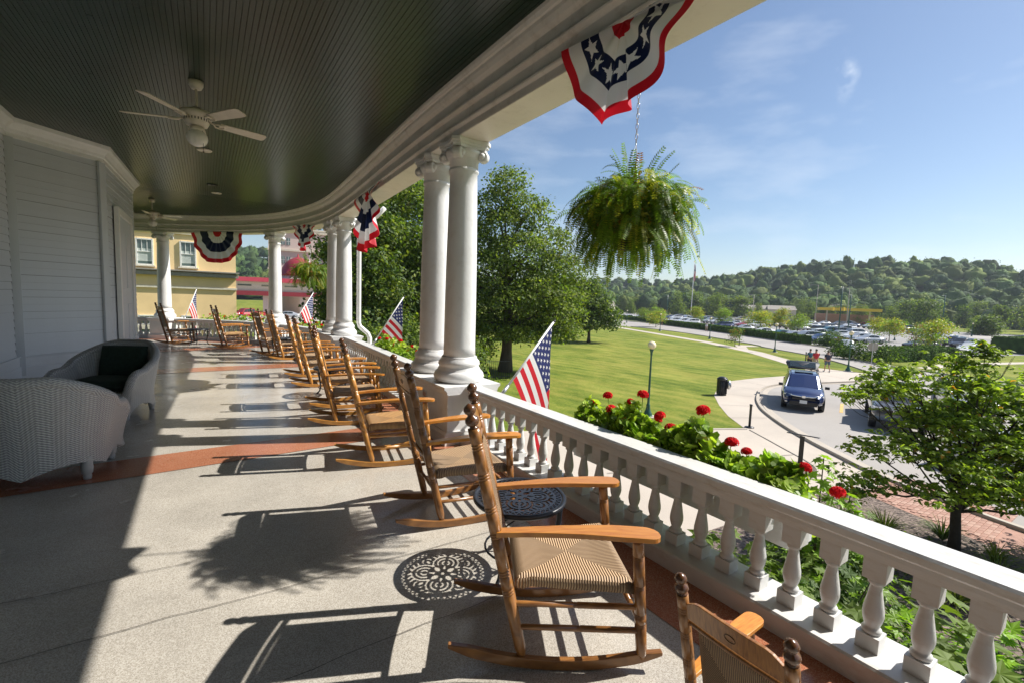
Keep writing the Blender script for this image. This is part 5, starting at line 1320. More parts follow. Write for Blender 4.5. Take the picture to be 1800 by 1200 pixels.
# ---- oak leaf hydrangeas below the rail
def lobed_leaf():
    pts = []
    ang = [0, 14, 30, 44, 58, 78, 100, 122, 142, 162, 176]; rad = [1.25, .75, .62, 1.08, .58, .52, .92, .50, .48, .62, .22]
    for a, r in zip(ang, rad): pts.append((r*math.cos(R(a)), r*math.sin(R(a))))
    ring = pts+[(x, -y) for x, y in pts[::-1][0:-1]]
    vs = [(0, 0, 0)]+[(x, y, .10-.14*(x*x)-.12*abs(y)) for x, y in ring]; n = len(ring)
    return np.array(vs), [(0, i+1, (i+1) % n+1) for i in range(n)]
OLV, OLF = lobed_leaf()
def hydrangea(x, y, z0, h, w, n, label, seed, lf=(.055, .10), mats=('leaf_mid', 'leaf_lime', 'leaf_dark'), pw=(.4, .35, .25), name='hydrangea_shrub', spikes=()):
    t = thing(name, label, 'shrub', (x, y, z0), 0, 'oak leaved hydrangea shrubs under the rail'); rs = random.Random(seed); C = []; Nn = []
    for i in range(n):
        a = rs.uniform(0, 2*PI); r = math.sqrt(rs.random()); lump = 1+.18*math.sin(3*a+seed)+.12*math.sin(7*a)
        zt = h*(1-.55*r*r)*(.93+.1*math.sin(5*r*w+a*2)); z = zt*(.35+.65*rs.random()**.45)
        C.append((r*w*.5*lump*math.cos(a), r*w*.5*lump*math.sin(a), z)); Nn.append((math.cos(a)*.7*r+rs.gauss(0, .3), math.sin(a)*.7*r+rs.gauss(0, .3), .9))
    for (sx, sy_, sz) in spikes:
        for i in range(26):
            a = i*2.4; zz = sz-.55*i/26; rr = .06+.16*(i/26)**.7; C.append((sx+rr*math.cos(a), sy_+rr*math.sin(a), zz)); Nn.append((math.cos(a)*.6, math.sin(a)*.6, .8))
    mi = rng.choice(len(mats), len(C), p=pw); mi[-26*len(spikes):] = 1 if spikes else mi[-1:]
    leaf_scatter('foliage', list(mats), np.array(C), np.array(Nn), rng.uniform(lf[0], lf[1], len(C)), t, OLV, OLF, mi)
    m = MB()
    for k in range(14): a = rs.uniform(0, 6.28); r = w*.4*rs.random(); m.tube([(0, 0, 0), (r*.4*math.cos(a), r*.4*math.sin(a), h*.45), (r*math.cos(a), r*math.sin(a), h*.85)], [.018, .012, .005], 5)
    for (sx, sy_, sz) in spikes: m.tube([(sx*.4, sy_*.4, 0), (sx, sy_, h*.7), (sx, sy_, sz)], [.016, .012, .006], 6)
    m.build('stems', 'bark', t); return t
hydrangea(3.75, .75, G, 3.35, 1.9, 2600, 'bright hydrangea below the rail at the bottom right, seen between the nearest balusters', 1, (.08, .14), pw=(.3, .5, .2))
hydrangea(3.75, -.75, G, 3.35, 1.8, 2000, 'dark hydrangea at the bottom right corner below the rail', 2, (.07, .12), pw=(.45, .15, .4))
hydrangea(3.75, 2.3, G, 3.1, 1.8, 2000, 'hydrangea under the flower box, seen between the middle balusters', 3, (.06, .11))
hydrangea(6.1, 2.3, G, 2.95, 2.1, 2600, 'hydrangea with one tall bright shoot rising above the rail before the brick walk', 4, (.06, .10), spikes=((.1, .12, 3.35), (-.28, .25, 2.95), (.35, -.1, 2.9)))
hydrangea(3.5, 1.6, G, 3.1, 1.3, 1200, 'hydrangea close under the rail, seen between the balusters left of the brightest one', 8, (.06, .11))
hydrangea(4.9, 2.4, G, 2.6, 2.2, 1700, 'low hydrangea behind the flower box, seen under its left part', 9, (.06, .10))
hydrangea(3.9, 3.7, G, 2.7, 2.0, 1300, 'hydrangea low against the porch below the left end of the flower box', 10, (.06, .10), pw=(.45, .15, .4))
hydrangea(5.3, .7, G, 2.6, 2.3, 2000, 'low dark hydrangea behind the brightest one, near the corner', 5, (.06, .10), pw=(.45, .2, .35))
hydrangea(7.2, .2, G, 2.1, 2.4, 1900, 'low hydrangea under the rail, between the porch and the dogwood', 6, (.05, .09), pw=(.45, .15, .4))
# ---- clumps of strappy leaves round the dogwood
def clump_mesh():
    V = []; F = []; rs = random.Random(3)
    for i in range(150):
        a = rs.uniform(0, 2*PI); L_ = rs.uniform(.28, .5); out = rs.uniform(.4, 1.0); s = np.array([-math.sin(a), math.cos(a), 0])*.009; b = len(V)
        for k in range(5): t = k/4; p = np.array([math.cos(a)*L_*out*t, math.sin(a)*L_*out*t, L_*(t*1.1-.95*out*t*t)]); w = 1-t*.85; V += [p-s*w, p+s*w]
        for k in range(4): F.append((b+2*k, b+2*k+1, b+2*k+3, b+2*k+2))
    return V, F
cv_, cf_ = clump_mesh(); CM1 = npmesh('strap_leaves', cv_, cf_, 'leaf_light'); CM2 = npmesh('strap_leaves', cv_, cf_, 'leaf_mid')
spots = [(11.2, 4.2, 'first'), (11.9, 3.7, 0), (12.4, 4.3, 0), (12.3, 3.2, 0), (13.0, 3.7, 0), (13.9, 2.9, 0), (13.6, 2.0, 0), (14.0, 1.4, 0), (12.6, 1.8, 0), (13.2, 1.1, 0), (11.6, 2.6, 0), (10.6, 3.4, 0), (10.9, 2.0, 0), (12.2, .9, 0), (13.8, .5, 0), (12.9, .2, 0), (9.9, 4.3, 0), (9.6, 3.0, 0)]
words = ['leftmost, nearest the mulch corner', 'just right of the leftmost', 'at the gravelly mulch edge', 'close before the trunk', 'left of the trunk by the brick edge', 'right of the trunk by the brick edge', 'right of the trunk', 'right of the trunk further along the bricks', 'in front of the trunk', 'right and in front of the trunk', 'in the shade left of the trunk', 'half way to the rail on the left', 'in the darkest part of the bed', 'low at the right near the rail', 'farthest right by the bricks', 'right, cut by the rail', 'left, beside the bright hydrangea shoot', 'left, hidden low behind the rail']
for i, (x, y, _) in enumerate(spots):
    o = link('strap_leaf_clump', CM1 if i % 3 != 2 else CM2); o.location = (x, y, G+.02); k = random.uniform(1.3, 2.0); o.scale = (k, k, k); o.rotation_euler = (0, 0, random.random()*6); tag(o, 'clump of strappy leaves in the dogwood bed, '+words[i], 'plant', 'strappy leaf clumps in the mulch bed')
# ground cover under the clumps
C = np.column_stack([rng.uniform(6, 14, 9000), rng.uniform(-3, 5.2, 9000), G+rng.uniform(.03, .22, 9000)]); keep = (np.sin(C[:, 0]*1.7)+np.sin(C[:, 1]*2.1+1) > -.3) & (C[:, 0] < 12.9+.3*C[:, 1]*.6); C = C[keep]
V, F = leafcloud(C, rng.normal(size=C.shape)*.5+np.array([0, 0, 1]), rng.uniform(.03, .06, len(C)), .5)
o = link('ground_cover', npmesh('ground_cover', V, F, ['leaf_mid', 'leaf_dark', 'leaf_light'], rng.choice(3, len(C), p=[.4, .4, .2]))); tag(o, 'low dark ground cover in the mulch bed', 'ground cover', None, 'stuff')
# grass blades where the lawn is nearest
def grass():
    n = 26000; x = rng.uniform(6, 26, n); y = rng.uniform(10, 26, n); ok = (y > 16.9-.49*(x-6)+.15) & (np.hypot(x-22, y-11.5) > 0); 
    ok &= ~((x > 19.0) & (y < 10.7+(x-19.1)*.9)); x = x[ok]; y = y[ok]; n = len(x); a = rng.uniform(0, 6.28, n); h = rng.uniform(.025, .055, n)
    V = np.empty((n, 4, 3)); dx = np.cos(a)*.012; dy = np.sin(a)*.012; lx = rng.normal(0, .02, n); ly = rng.normal(0, .02, n)
    V[:, 0] = np.column_stack([x-dx, y-dy, np.full(n, G)]); V[:, 1] = np.column_stack([x+dx, y+dy, np.full(n, G)]); V[:, 2] = np.column_stack([x+dx*.4+lx, y+dy*.4+ly, G+h]); V[:, 3] = np.column_stack([x-dx*.4+lx, y-dy*.4+ly, G+h])
    o = link('grass', npmesh('grass', V.reshape(-1, 3), np.arange(n*4).reshape(n, 4), ['leaf_light', 'leaf_mid'], rng.choice(2, n, p=[.8, .2]))); tag(o, 'short mown grass of the lawn nearest the porch', 'grass', None, 'stuff')

# ---------------------------------------------------------------- hedges
def hedge(pts, h, w, label, n, seed, leaf=.07):
    P = spline(pts, 6) if len(pts) > 2 else [Vector(p) for p in pts]; t = thing('hedge', label, 'hedge', (0, 0, 0), 0, 'clipped green hedges'); path = []
    for i in range(len(P)): d = (P[min(i+1, len(P)-1)]-P[max(i-1, 0)]).normalized(); path.append((P[i], Vector((d.y, -d.x))))
    MB().sweep([(-w/2+.05, G), (w/2-.05, G), (w/2-.02, G+h*.6), (w/2-.15, G+h-.05), (-w/2+.15, G+h-.05), (-w/2+.02, G+h*.6)], path).build('hedge_body', 'hedge_leaf', t)
    L_ = [0]
    for i in range(1, len(P)): L_.append(L_[-1]+(P[i]-P[i-1]).length)
    s = rng.uniform(0, L_[-1], n); idx = np.clip(np.searchsorted(L_, s)-1, 0, len(P)-2); C = []; Nn = []
    for k in range(n):
        i = idx[k]; f = (s[k]-L_[i])/max(1e-6, L_[i+1]-L_[i]); p = P[i].lerp(P[i+1], f); nn = path[i][1]; u = random.uniform(-1, 1); bump_ = .05*math.sin(s[k]*2.1)+.05*math.sin(s[k]*5.3+1)
        if random.random() < .5: a = u*w/2*.95; z = h+random.uniform(-.05, .06)+bump_-.12*abs(u)**4; q = (nn.x*u*.3, nn.y*u*.3, 1)
        else: sg = random.choice((-1, -1, 1)); a = sg*(w/2+random.uniform(-.04, .06)+bump_); z = h*random.random(); q = (nn.x*sg, nn.y*sg, .4)
        C.append((p.x+nn.x*a, p.y+nn.y*a, G+z)); Nn.append(np.array(q)+rng.normal(0, .4, 3))
    V, F = leafcloud(np.array(C), np.array(Nn), rng.uniform(.6, 1.4, n)*leaf, .7); link('foliage', npmesh('foliage', V, F, ['hedge_leaf', 'hedge_leaf2'], rng.choice(2, n, p=[.5, .5])), t); return t
hedge([(100.5, 79.4), (90.2, 57.9), (80.4, 40.6), (76.2, 33.6)], 1.25, 1.7, 'long dark clipped hedge between the drive and the car park', 9000, 1, .16)
hedge([(118, 112), (112, 96), (104.5, 84.5)], 1.2, 2.0, 'distant hedge beyond the gap, behind the small yellow tree', 2500, 2, .2)
hedge([(61.5, 18.9), (65, 18.1), (69, 17.2), (72, 16.6)], 1.45, 2.2, 'straight dark hedge on the island to the right of the bush', 5000, 3, .13)
hedge([(98.5, 15.6), (104, 14.0), (112, 13.8)], 2.2, 5.0, 'wide clipped hedge beside the parked cars at the far right', 2600, 4, .18)
for i, (x, y, h, w, lb) in enumerate([(59.3, 21.2, 1.6, 3.4, 'round clipped bush at the corner of the island'), (58.4, 18.3, 1.7, 4.2, 'largest clipped bush on the island behind the grey sign'), (62.6, 23.5, 1.5, 2.6, 'clipped bush just behind the corner bush'), (77.2, 31.2, 1.3, 2.4, 'small yellow green bush at the end of the long hedge'), (77.4, 29.0, 1.1, 2.6, 'reddish low bush at the end of the long hedge'), (84, 34.5, 1.3, 4, 'bush mass behind the silver car on the drive'), (90.5, 36, 1.3, 4, 'bush in the car park island right of the white pickup')]):
    tree('round', x, y, h, w, lb, 'bush', 'clipped bushes round the car park', 1800, .11, 60+i, ('hedge_leaf', 'hedge_leaf2', 'leaf_mid') if i != 4 else ('leaf_dark', 'fern_brown', 'leaf_mid'), base=-.1, name='bush')
# ================================================================ VEHICLES
def loft(m, secs, mi=0, smooth=True, cap=True):
    k = len(secs[0][1]); vs = []; fs = []
    for x, pts in secs: vs += [(x, y, z) for y, z in pts]
    for j in range(len(secs)-1):
        for i in range(k): q = (i+1) % k; fs.append((j*k+i, j*k+q, (j+1)*k+q, (j+1)*k+i))
    if cap: fs.append(tuple(range(k))); e = (len(secs)-1)*k; fs.append(tuple(range(e+k-1, e-1, -1)))
    m.add(vs, fs, mi, smooth)
def wheel_parts(t, x, y, r, w=.22):
    sg = 1 if y > 0 else -1
    m = MB(); m.lathe([(0, r*.7), (.06, r*.93), (.2, r), (.8, r), (.94, r*.93), (1, r*.7)], 20, (x, y-w/2, r), (x, y+w/2, r)); wh = m.build('wheel', 'rubber', t)
    m = MB(); c = (x, y+sg*(w/2+.004), r); m.lathe([(0, r*.68), (.5, r*.66), (.7, r*.6), (1, r*.56)], 18, (x, y+sg*(w/2-.05), r), c, cap=False)
    for k in range(5):
        a = 2*PI*k/5; d = Vector((math.cos(a), 0, math.sin(a))); m.tube([Vector(c)+Vector((0, -sg*.02, 0)), Vector(c)+d*r*.64+Vector((0, -sg*.02, 0))], [r*.13, r*.09], 6)
    m.build('rim', 'rim', wh)
SPEC = {
 'sedan': dict(L=4.75, W=1.82, r=.33, body=[(-2.36, .70, .42, .92), (-2.30, .82, .30, 1.00), (-1.7, .90, .24, 1.04), (-.9, .91, .22, .98), (.9, .91, .22, .96), (1.35, .91, .22, .93), (1.9, .87, .24, .82), (2.26, .78, .28, .72), (2.38, .62, .34, .60)],
   cab=[(-2.0, .74, 1.00, .70, 1.02), (-1.15, .82, .99, .60, 1.38), (-.3, .84, .97, .60, 1.46), (.35, .84, .96, .60, 1.43), (1.25, .78, .93, .72, .95)], wx=(1.42, -1.38)),
 'suv': dict(L=4.75, W=1.90, r=.37, body=[(-2.34, .80, .50, 1.12), (-2.28, .90, .36, 1.16), (-1.6, .95, .28, 1.14), (1.2, .95, .27, 1.10), (1.5, .95, .27, 1.08), (2.0, .90, .30, .98), (2.28, .82, .36, .88), (2.38, .70, .42, .76)],
   cab=[(-2.26, .82, 1.14, .76, 1.2), (-2.0, .86, 1.14, .66, 1.64), (-.8, .88, 1.12, .68, 1.74), (.2, .88, 1.10, .68, 1.72), (.55, .88, 1.10, .66, 1.66), (1.42, .82, 1.08, .76, 1.10)], wx=(1.45, -1.38)),
 'pickup': dict(L=5.7, W=1.98, r=.40, body=[(-2.84, .92, .56, 1.12), (-2.8, .96, .48, 1.16), (-1.0, .98, .42, 1.16), (1.5, .98, .40, 1.16), (2.2, .97, .40, 1.14), (2.7, .92, .42, 1.08), (2.84, .86, .5, .95)],
   cab=[(-.95, .86, 1.16, .80, 1.2), (-.85, .88, 1.16, .72, 1.82), (.7, .88, 1.14, .72, 1.88), (.95, .88, 1.14, .72, 1.84), (1.62, .86, 1.14, .80, 1.17)], wx=(1.85, -1.75)),
}
def make_vehicle(kind, paint, label, group=None, detail=False):
    S_ = SPEC[kind]; t = thing('parked_car' if kind != 'pickup' else 'pickup_truck', label, 'car' if kind != 'pickup' else 'pickup', group=group); P = 'paint_'+paint
    def sec(w, zb, zt):
        h = [(0, zb), (w*.86, zb), (w*.97, zb+(zt-zb)*.22), (w, zb+(zt-zb)*.5), (w*.985, zb+(zt-zb)*.75), (w*.93, zb+(zt-zb)*.93), (w*.80, zt), (0, zt+.03)]
        return h+[(-y, z) for y, z in h[::-1][1:-1]]
    m = MB(); loft(m, [(x, sec(w, zb, zt)) for x, w, zb, zt in S_['body']][::-1]); body = m.build('body', P, t)
    m = MB()
    for wx in S_['wx']:
        for sg in (-1, 1): m.lathe([(0, S_['r']*1.17), (1, S_['r']*1.17)], 20, (wx, sg*(S_['W']/2-.25), S_['r']+.02), (wx, sg*(S_['W']/2+.006), S_['r']+.02))  # black discs paint in the dark of the wheel arches
    xf = S_['body'][-1][0]; xr = S_['body'][0][0]
    m.box((xf-.06, 0, .40), (.14, 1.2, .20)); m.box((xr+.05, 0, .45), (.12, 1.3, .16)); m.build('arch_discs_trim', 'car_black_trim', t)
    def cs_(wb, zb, wt, zt): return [(wb, zb-.05), (wb, zb), (wt, zt-.05), (wt-.10, zt), (0, zt+.02), (-wt+.10, zt), (-wt, zt-.05), (-wb, zb), (-wb, zb-.05)]
    m = MB(); loft(m, [(x, cs_(a, b, c, d)) for x, a, b, c, d in S_['cab']][::-1], smooth=False); m.build('roof', P, t)
    cab = S_['cab']
    def P3(i, side, f): x, a, b, c, d = cab[i]; return Vector((x, side*(a+(c-a)*f), b+(d-.05-b)*f))
    def pane(q, name='window'):
        q = [Vector(p) for p in q]; n = (q[1]-q[0]).cross(q[2]-q[0]).normalized(); c = sum(q, Vector())/4
        if n.dot(c-Vector((c.x*.2, 0, .8))) < 0: n = -n
        m = MB(); o_ = [tuple(c+(p-c)*.93+n*.012) for p in q]; m.add(o_, [(0, 1, 2, 3)]); m.build(name, 'car_glass', t)
    n = len(cab)
    pane([P3(n-1, 1, .2), P3(n-1, -1, .2), P3(n-2, -1, .97), P3(n-2, 1, .97)], 'windshield'); pane([P3(0, 1, .2), P3(0, -1, .2), P3(1, -1, .95), P3(1, 1, .95)], 'rear_window')
    for side in (-1, 1):
        for i in range(1, n-2): pane([P3(i, side, .12), P3(i+1, side, .12), P3(i+1, side, .95), P3(i, side, .95)])
        a, b = P3(n-2, side, .12), P3(n-1, side, .12); pane([a, a.lerp(b, .62), a.lerp(b, .58)+Vector((0, 0, .06)), P3(n-2, side, .9)])
    for wx in S_['wx']:
        for sg in (-1, 1): wheel_parts(t, wx, sg*(S_['W']/2-.11), S_['r'])
    zf = S_['body'][-2][3]; wf = S_['body'][-2][1]
    for sg in (-1, 1):
        m = MB(); m.prism([(xf-.30, sg*(wf+.05)), (xf-.12, sg*(wf-.02)), (xf-.02, sg*(wf-.30)), (xf-.16, sg*(wf-.32))], zf-.17, zf-.045); m.build('headlight', 'lens', t)
        zr = S_['body'][1][3]; m = MB(); m.box((xr+.06, sg*(S_['body'][1][1]-.10), zr-.16), (.12, .22, .2)); m.build('tail_light', 'red_roof', t)
        m = MB(); zc = cab[-1][2]; m.box((cab[-1][0]-.25, sg*(S_['W']/2+.09), zc+.06), (.12, .2, .13)); m.build('mirror', 'car_black_trim' if detail else P, t)
    m = MB(); m.box((xf-.005, 0, zf-.16), (.03, .5, .06)); m.build('grille', 'chrome', t)
    if kind == 'pickup':
        m = MB(); m.box((-1.9, 0, 1.165), (1.6, 1.5, .02)); m.build('bed_floor', 'car_black_trim', t)
        for sg in (-1, 1): m = MB(); m.box((-1.9, sg*.9, 1.19), (1.9, .14, .10)); m.build('bed_side', P, t)
        m = MB(); m.box((-2.8, 0, 1.17), (.10, 1.75, .10)); m.build('tailgate', P, t)
    return t
def put(o, x, y, deg, z=G): o.location = (x, y, z+.035); o.rotation_euler = (0, 0, R(deg)); return o
# the navy family car with its tailgate up
HS = make_vehicle('suv', 'navy', 'dark blue family car on the drive with its rear hatch raised', detail=True); put(HS, 27.25, 12.0, 206)
def hero_bits(t):
    for o in list(bpy.data.objects):
        if o.parent == t and o.name.startswith('grille'): bpy.data.objects.remove(o)
    m = MB(); m.tube([(2.22, -.80, .84), (2.38, -.42, .775), (2.43, 0, .76), (2.38, .42, .775), (2.22, .80, .84)], .04, 8); g = m.build('grille', 'chrome', t)
    m = MB(); m.box((2.385, 0, .64), (.04, 1.0, .10)); m.build('grille_mesh', 'car_black_trim', g)
    m = MB(); m.box((2.475, 0, .765), (.02, .14, .11)); m.build('emblem', 'chrome', g)
    m = MB(); m.box((2.42, 0, .50), (.02, .32, .16)); m.build('number_plate', 'plate', t)
    for sg in (-1, 1):
        m = MB(); m.box((2.30, sg*.70, .44), (.06, .22, .035)); m.build('fog_light', 'chrome', t)
        m = MB(); m.tube([(-1.9, sg*.63, 1.70), (-.8, sg*.66, 1.80), (.4, sg*.66, 1.765)], .018, 6); m.build('roof_rail', 'car_black_trim', t)
    m = MB(); m.box((-.15, 0, 1.765), (.85, .85, .012), M=Matrix.Rotation(R(0), 4, 'Y')); m.build('sunroof', 'car_glass', t)
    # raised hatch: hinged at the roof's back edge
    M_ = Matrix.Translation((-2.02, 0, 1.70)) @ Matrix.Rotation(R(24), 4, 'Y')
    m = MB(); loft(m, [(x, [(w, -.03+z), (w, .03+z), (0, .06+z), (-w, .03+z), (-w, -.03+z), (0, -.01+z)]) for x, w, z in [(-1.08, .60, -.16), (-1.0, .80, -.08), (-.62, .86, .02), (0, .70, 0)]]); m.v = [tuple(M_ @ Vector(v)) for v in m.v]; h = m.build('raised_hatch', 'car_black_trim', t)
    m = MB(); m.box((-.40, 0, .062), (.62, 1.3, .012), M=M_); m.build('hatch_window', 'car_glass', h)
    for sg in (-1, 1): m = MB(); m.tube([(-2.1, sg*.72, 1.2), tuple(M_ @ Vector((-.5, sg*.72, -.02)))], .014, 6); m.build('gas_strut', 'car_black_trim', h)
hero_bits(HS)
PK = make_vehicle('pickup', 'grey', 'dark grey pickup truck on the drive, half hidden behind the dogwood leaves'); put(PK, 27.2, 7.9, 201)
S1_ = make_vehicle('suv', 'silver', 'silver car on the drive behind the dogwood crown, right of the pickup'); put(S1_, 33.4, 6.8, 205)
S2_ = make_vehicle('sedan', 'white', 'white car at the kerb behind the right side of the dogwood'); put(S2_, 21.5, 2.3, 262)
CG = 'cars parked in the car park'
V0 = {('sedan', 'silver'): make_vehicle('sedan', 'silver', 'silver car turning from the car park on to the road beside the corner bush')}
put(V0[('sedan', 'silver')], 69.6, 25.8, 202)
def car(kind, col, x, y, deg, label):
    key = (kind,)
    src = {'sedan': V0[('sedan', 'silver')], 'suv': HSUV, 'pickup': HPK}[kind]; base = {'sedan': 'silver', 'suv': 'white', 'pickup': 'white'}[kind]
    o = dup(src, (x, y, G+.035), R(deg), label, swap={'paint_'+base: 'paint_'+col} if col != base else None); o['group'] = CG; return o
HPK = make_vehicle('pickup', 'white', 'white pickup truck parked behind the right end of the long hedge', CG); put(HPK, 93.5, 39.5, -25)
HSUV = make_vehicle('suv', 'white', 'white van-like car parked behind the left end of the long hedge', CG); put(HSUV, 114.5, 86.5, 155)
rowA = [('suv', 'white', 112.8, 82.2, 155, 'second white car behind the left end of the long hedge'), ('suv', 'white', 111.2, 78.6, 155, 'third white car behind the left end of the long hedge'), ('sedan', 'white', 123, 112, 150, 'white vehicle far left beyond the hedge gap'), ('suv', 'white', 126.5, 109.5, 150, 'white van beside the farthest left white vehicle'),
 ('suv', 'navy', 104.8, 65.0, 155, 'dark blue car behind the middle of the long hedge'), ('sedan', 'silver', 99, 56.6, 155, 'silver car behind the small leaning tree by the hedge'), ('sedan', 'white', 90.8, 48.0, 150, 'white car behind the hedge, right of the yellow tree'), ('sedan', 'teal', 86.6, 42.6, 155, 'pale blue car behind the right part of the hedge'),
 ('sedan', 'silver', 85.2, 39.8, 155, 'silver car between the pale blue car and the pickup'), ('suv', 'silver', 83.8, 37.0, 155, 'silver estate car behind the end of the hedge'), ('sedan', 'blue', 82.4, 34.2, 155, 'blue car at the right end of the row behind the hedge')]
cols = ['black', 'silver', 'white', 'grey', 'blue', 'red', 'silver', 'black', 'white', 'tan', 'silver', 'grey']
rs_ = random.Random(12)
for r in rowA: car(*r)
ordn = ['first', 'second', 'third', 'fourth', 'fifth', 'sixth', 'seventh', 'eighth', 'ninth', 'tenth', 'eleventh', 'twelfth', 'thirteenth', 'fourteenth']
def row(x0, y0, x1, y1, n, deg, where, seed, skip=()):
    rs = random.Random(seed)
    for i in range(n):
        if i in skip: continue
        f = i/(n-1); c = rs.choice(cols); k = rs.choice(['sedan', 'sedan', 'suv', 'suv', 'pickup' if c in ('white', 'red', 'black') else 'sedan'])
        car(k, c, x0+(x1-x0)*f+rs.uniform(-.4, .4), y0+(y1-y0)*f+rs.uniform(-.3, .3), deg+rs.uniform(-3, 3), f'{c} {"car" if k != "pickup" else "pickup"}, {ordn[i]} from the left in {where}')
row(150, 120, 121, 66, 14, 155, 'the row behind the yellow trees, nearer side', 3, (4,)); row(166, 122, 137, 66, 12, -25, 'the row behind the yellow trees, farther side', 4, (2, 7))
row(172, 100, 150, 56, 9, 155, 'the distant row below the flagpole', 5, (3,)); row(128, 60, 112, 40, 7, -25, 'the row right of the round yellow tree', 6, (2,)); row(196, 90, 172, 48, 8, 155, 'the farthest row, before the yellow canopy', 8)
for i, (k, c, x, y, d, lb) in enumerate([('suv', 'white', 124, 31.0, 175, 'white off-road car, farthest of the stack at the right'), ('suv', 'silver', 115, 27.6, 175, 'silver car in front of the white off-road car at the right'), ('suv', 'white', 109.5, 25.2, 172, 'second white car in the stack at the right'), ('suv', 'black', 103.5, 23.0, 172, 'black car in the middle of the stack at the right'), ('suv', 'black', 98.2, 20.9, 172, 'second black car of the stack at the right'), ('sedan', 'silver', 93.0, 18.9, 172, 'long silver car near the front of the stack at the right'), ('sedan', 'white', 87.6, 17.8, 172, 'white car with red lights at the front of the stack'),
        ('sedan', 'black', 89, 23.5, 150, 'dark car seen over the straight island hedge'), ('sedan', 'silver', 104, 40, 150, 'silver car left in the group behind the bush'), ('sedan', 'white', 101, 36.6, 150, 'white car in the group behind the bush'), ('suv', 'teal', 113, 45.5, 150, 'dark teal car in the group beyond the white pickup'), ('sedan', 'silver', 96.5, 34, 150, 'silver saloon right of the bush mass'), ('sedan', 'silver', 92, 31.0, 150, 'pale saloon behind the bare little tree'), ('pickup', 'white', 128, 48, 150, 'white pickup beyond the bush in the car park island'),
        ('sedan', 'blue', 150, 41, 165, 'blue car parked far off left of the stack'), ('suv', 'silver', 143, 37.5, 165, 'pale car parked far off, just left of the stack'), ('sedan', 'black', 147, 39, 165, 'black car between the far blue and pale cars'), ('suv', 'black', 205, 76, 60, 'dark car waiting under the yellow canopy'), ('suv', 'grey', 225, 92, 60, 'grey car left of the yellow canopy'), ('pickup', 'red', 212, 72, 60, 'red pickup beneath the yellow canopy')]): car(k, c, x, y, d, lb)

# ---------------------------------------------------------------- lamps, posts, signs
def lamp(label, h=3.28):
    t = thing('globe_lamp', label, 'street lamp', group='green lamp posts with a single globe')
    m = MB(); m.lathe([(0, .23), (.06, .235), (.07, .19), (.14, .20), (.20, .17), (.30, .12), (.45, .085), (.55, .09), (.58, .075), (.60, .062), (.8, .055), (h-.5, .038), (h-.42, .038), (h-.40, .06), (h-.37, .045), (h-.25, .065), (h-.18, .10), (h-.16, .10)], 20); m.build('post', 'post_green', t)
    m = MB(); m.lathe([(-.02, .33), (.05, .33), (.052, .2)], 24); m.build('footing', 'concrete', t)
    m = MB(); m.sphere((0, 0, h+.02), .185, 24, 16); m.build('globe', 'globe', t); return t
LP = lamp('nearest green lamp post with a pale globe, on the lawn above the geraniums'); LP.location = (16.9, 13.9, G)
for (x, y, lb) in ((75.3, 60.2, 'farthest left globe lamp, at the roadside beside two walkers'), (67.3, 44.0, 'globe lamp in front of the middle of the long hedge'), (56.9, 28.5, 'globe lamp in front of the right end of the long hedge'), (46.6, 17.0, 'globe lamp between the three walking men and the grey sign'), (110, 33, 'globe lamp in the car park, left of the far evergreens'), (170, 42, 'distant globe lamp by the far road, first of the right-hand pair'), (162, 33, 'distant globe lamp by the far road, right of its twin'), (96, 88, 'small globe lamp left of the yellow trees')): dup(LP, (x, y, G), 0, lb)
def litter():
    t = thing('litter_bin', 'dark litter bin at the lawn edge with a crumpled bag hanging on it', 'bin', (25.2, 15.45, G+.012), R(-25))
    m = MB(); 
    for k in range(16):
        a = 2*PI*k/16; m.box((.26*math.cos(a), .26*math.sin(a), .50), (.02, .07, .82), M=None)
    m.lathe([(.05, .25), (.9, .25)], 20); m.build('body', 'cast_black', t)
    m = MB(); m.lathe([(.88, .27), (.92, .30), (.98, .30), (1.0, .27)], 20, cap=False); m.build('rim', 'cast_black', t)
    m = MB(); m.lathe([(1.0, .27), (1.06, .2), (1.10, .1)], 20); m.build('lid', 'cast_black', t)
    m = MB(); m.sphere((.36, -.12, .62), .17, 10, 8, sc=(.8, .9, 1.5)); m.v = [(x+random.uniform(-.02, .02), y+random.uniform(-.02, .02), z) for x, y, z in m.v]; m.build('bag', 'steel', t)
    for sg in (-1, 1): m = MB(); m.box((sg*.15, 0, .03), (.07, .4, .06)); m.build('foot', 'cast_black', t)
litter()
def bollard(x, y, h, lb):
    t = thing('post', lb, 'post', (x, y, G+.01), 0, 'slim dark posts by the paths'); m = MB(); m.lathe([(0, .05), (h*.93, .05), (h*.94, .062), (h, .062)], 14); m.build('shaft', 'cast_black', t); m = MB(); m.lathe([(0, .19), (.03, .19), (.05, .08)], 18); m.build('base_plate', 'cast_black', t)
bollard(19.5, 10.55, 1.02, 'slim dark post standing on the pavement at the lawn corner')
bollard(60.9, 35.3, 1.25, 'dark post beside the footpath junction'); bollard(46.9, 20.6, 1.25, 'dark post behind the raised car hatch')
t = thing('information_stand', 'dark T shaped stand in the mulch at the pavement corner', 'stand', (16.1, 6.95, G+.01), R(18)); m = MB(); m.box((0, 0, .52), (.07, .13, 1.04)); m.build('post', 'metal_dark', t); m = MB(); m.box((0, 0, 1.06), (.46, .9, .03), M=Matrix.Rotation(R(12), 4, 'Y')); m.build('panel', 'cast_black', t, bevel=.004)
t = thing('road_sign', 'grey back of a round-looking road sign on a post, right of the walking men', 'road sign', (48.2, 15.9, G), R(22))
m = MB(); m.box((0, 0, 1.25), (.05, .05, 2.5)); m.build('post', 'steel', t)
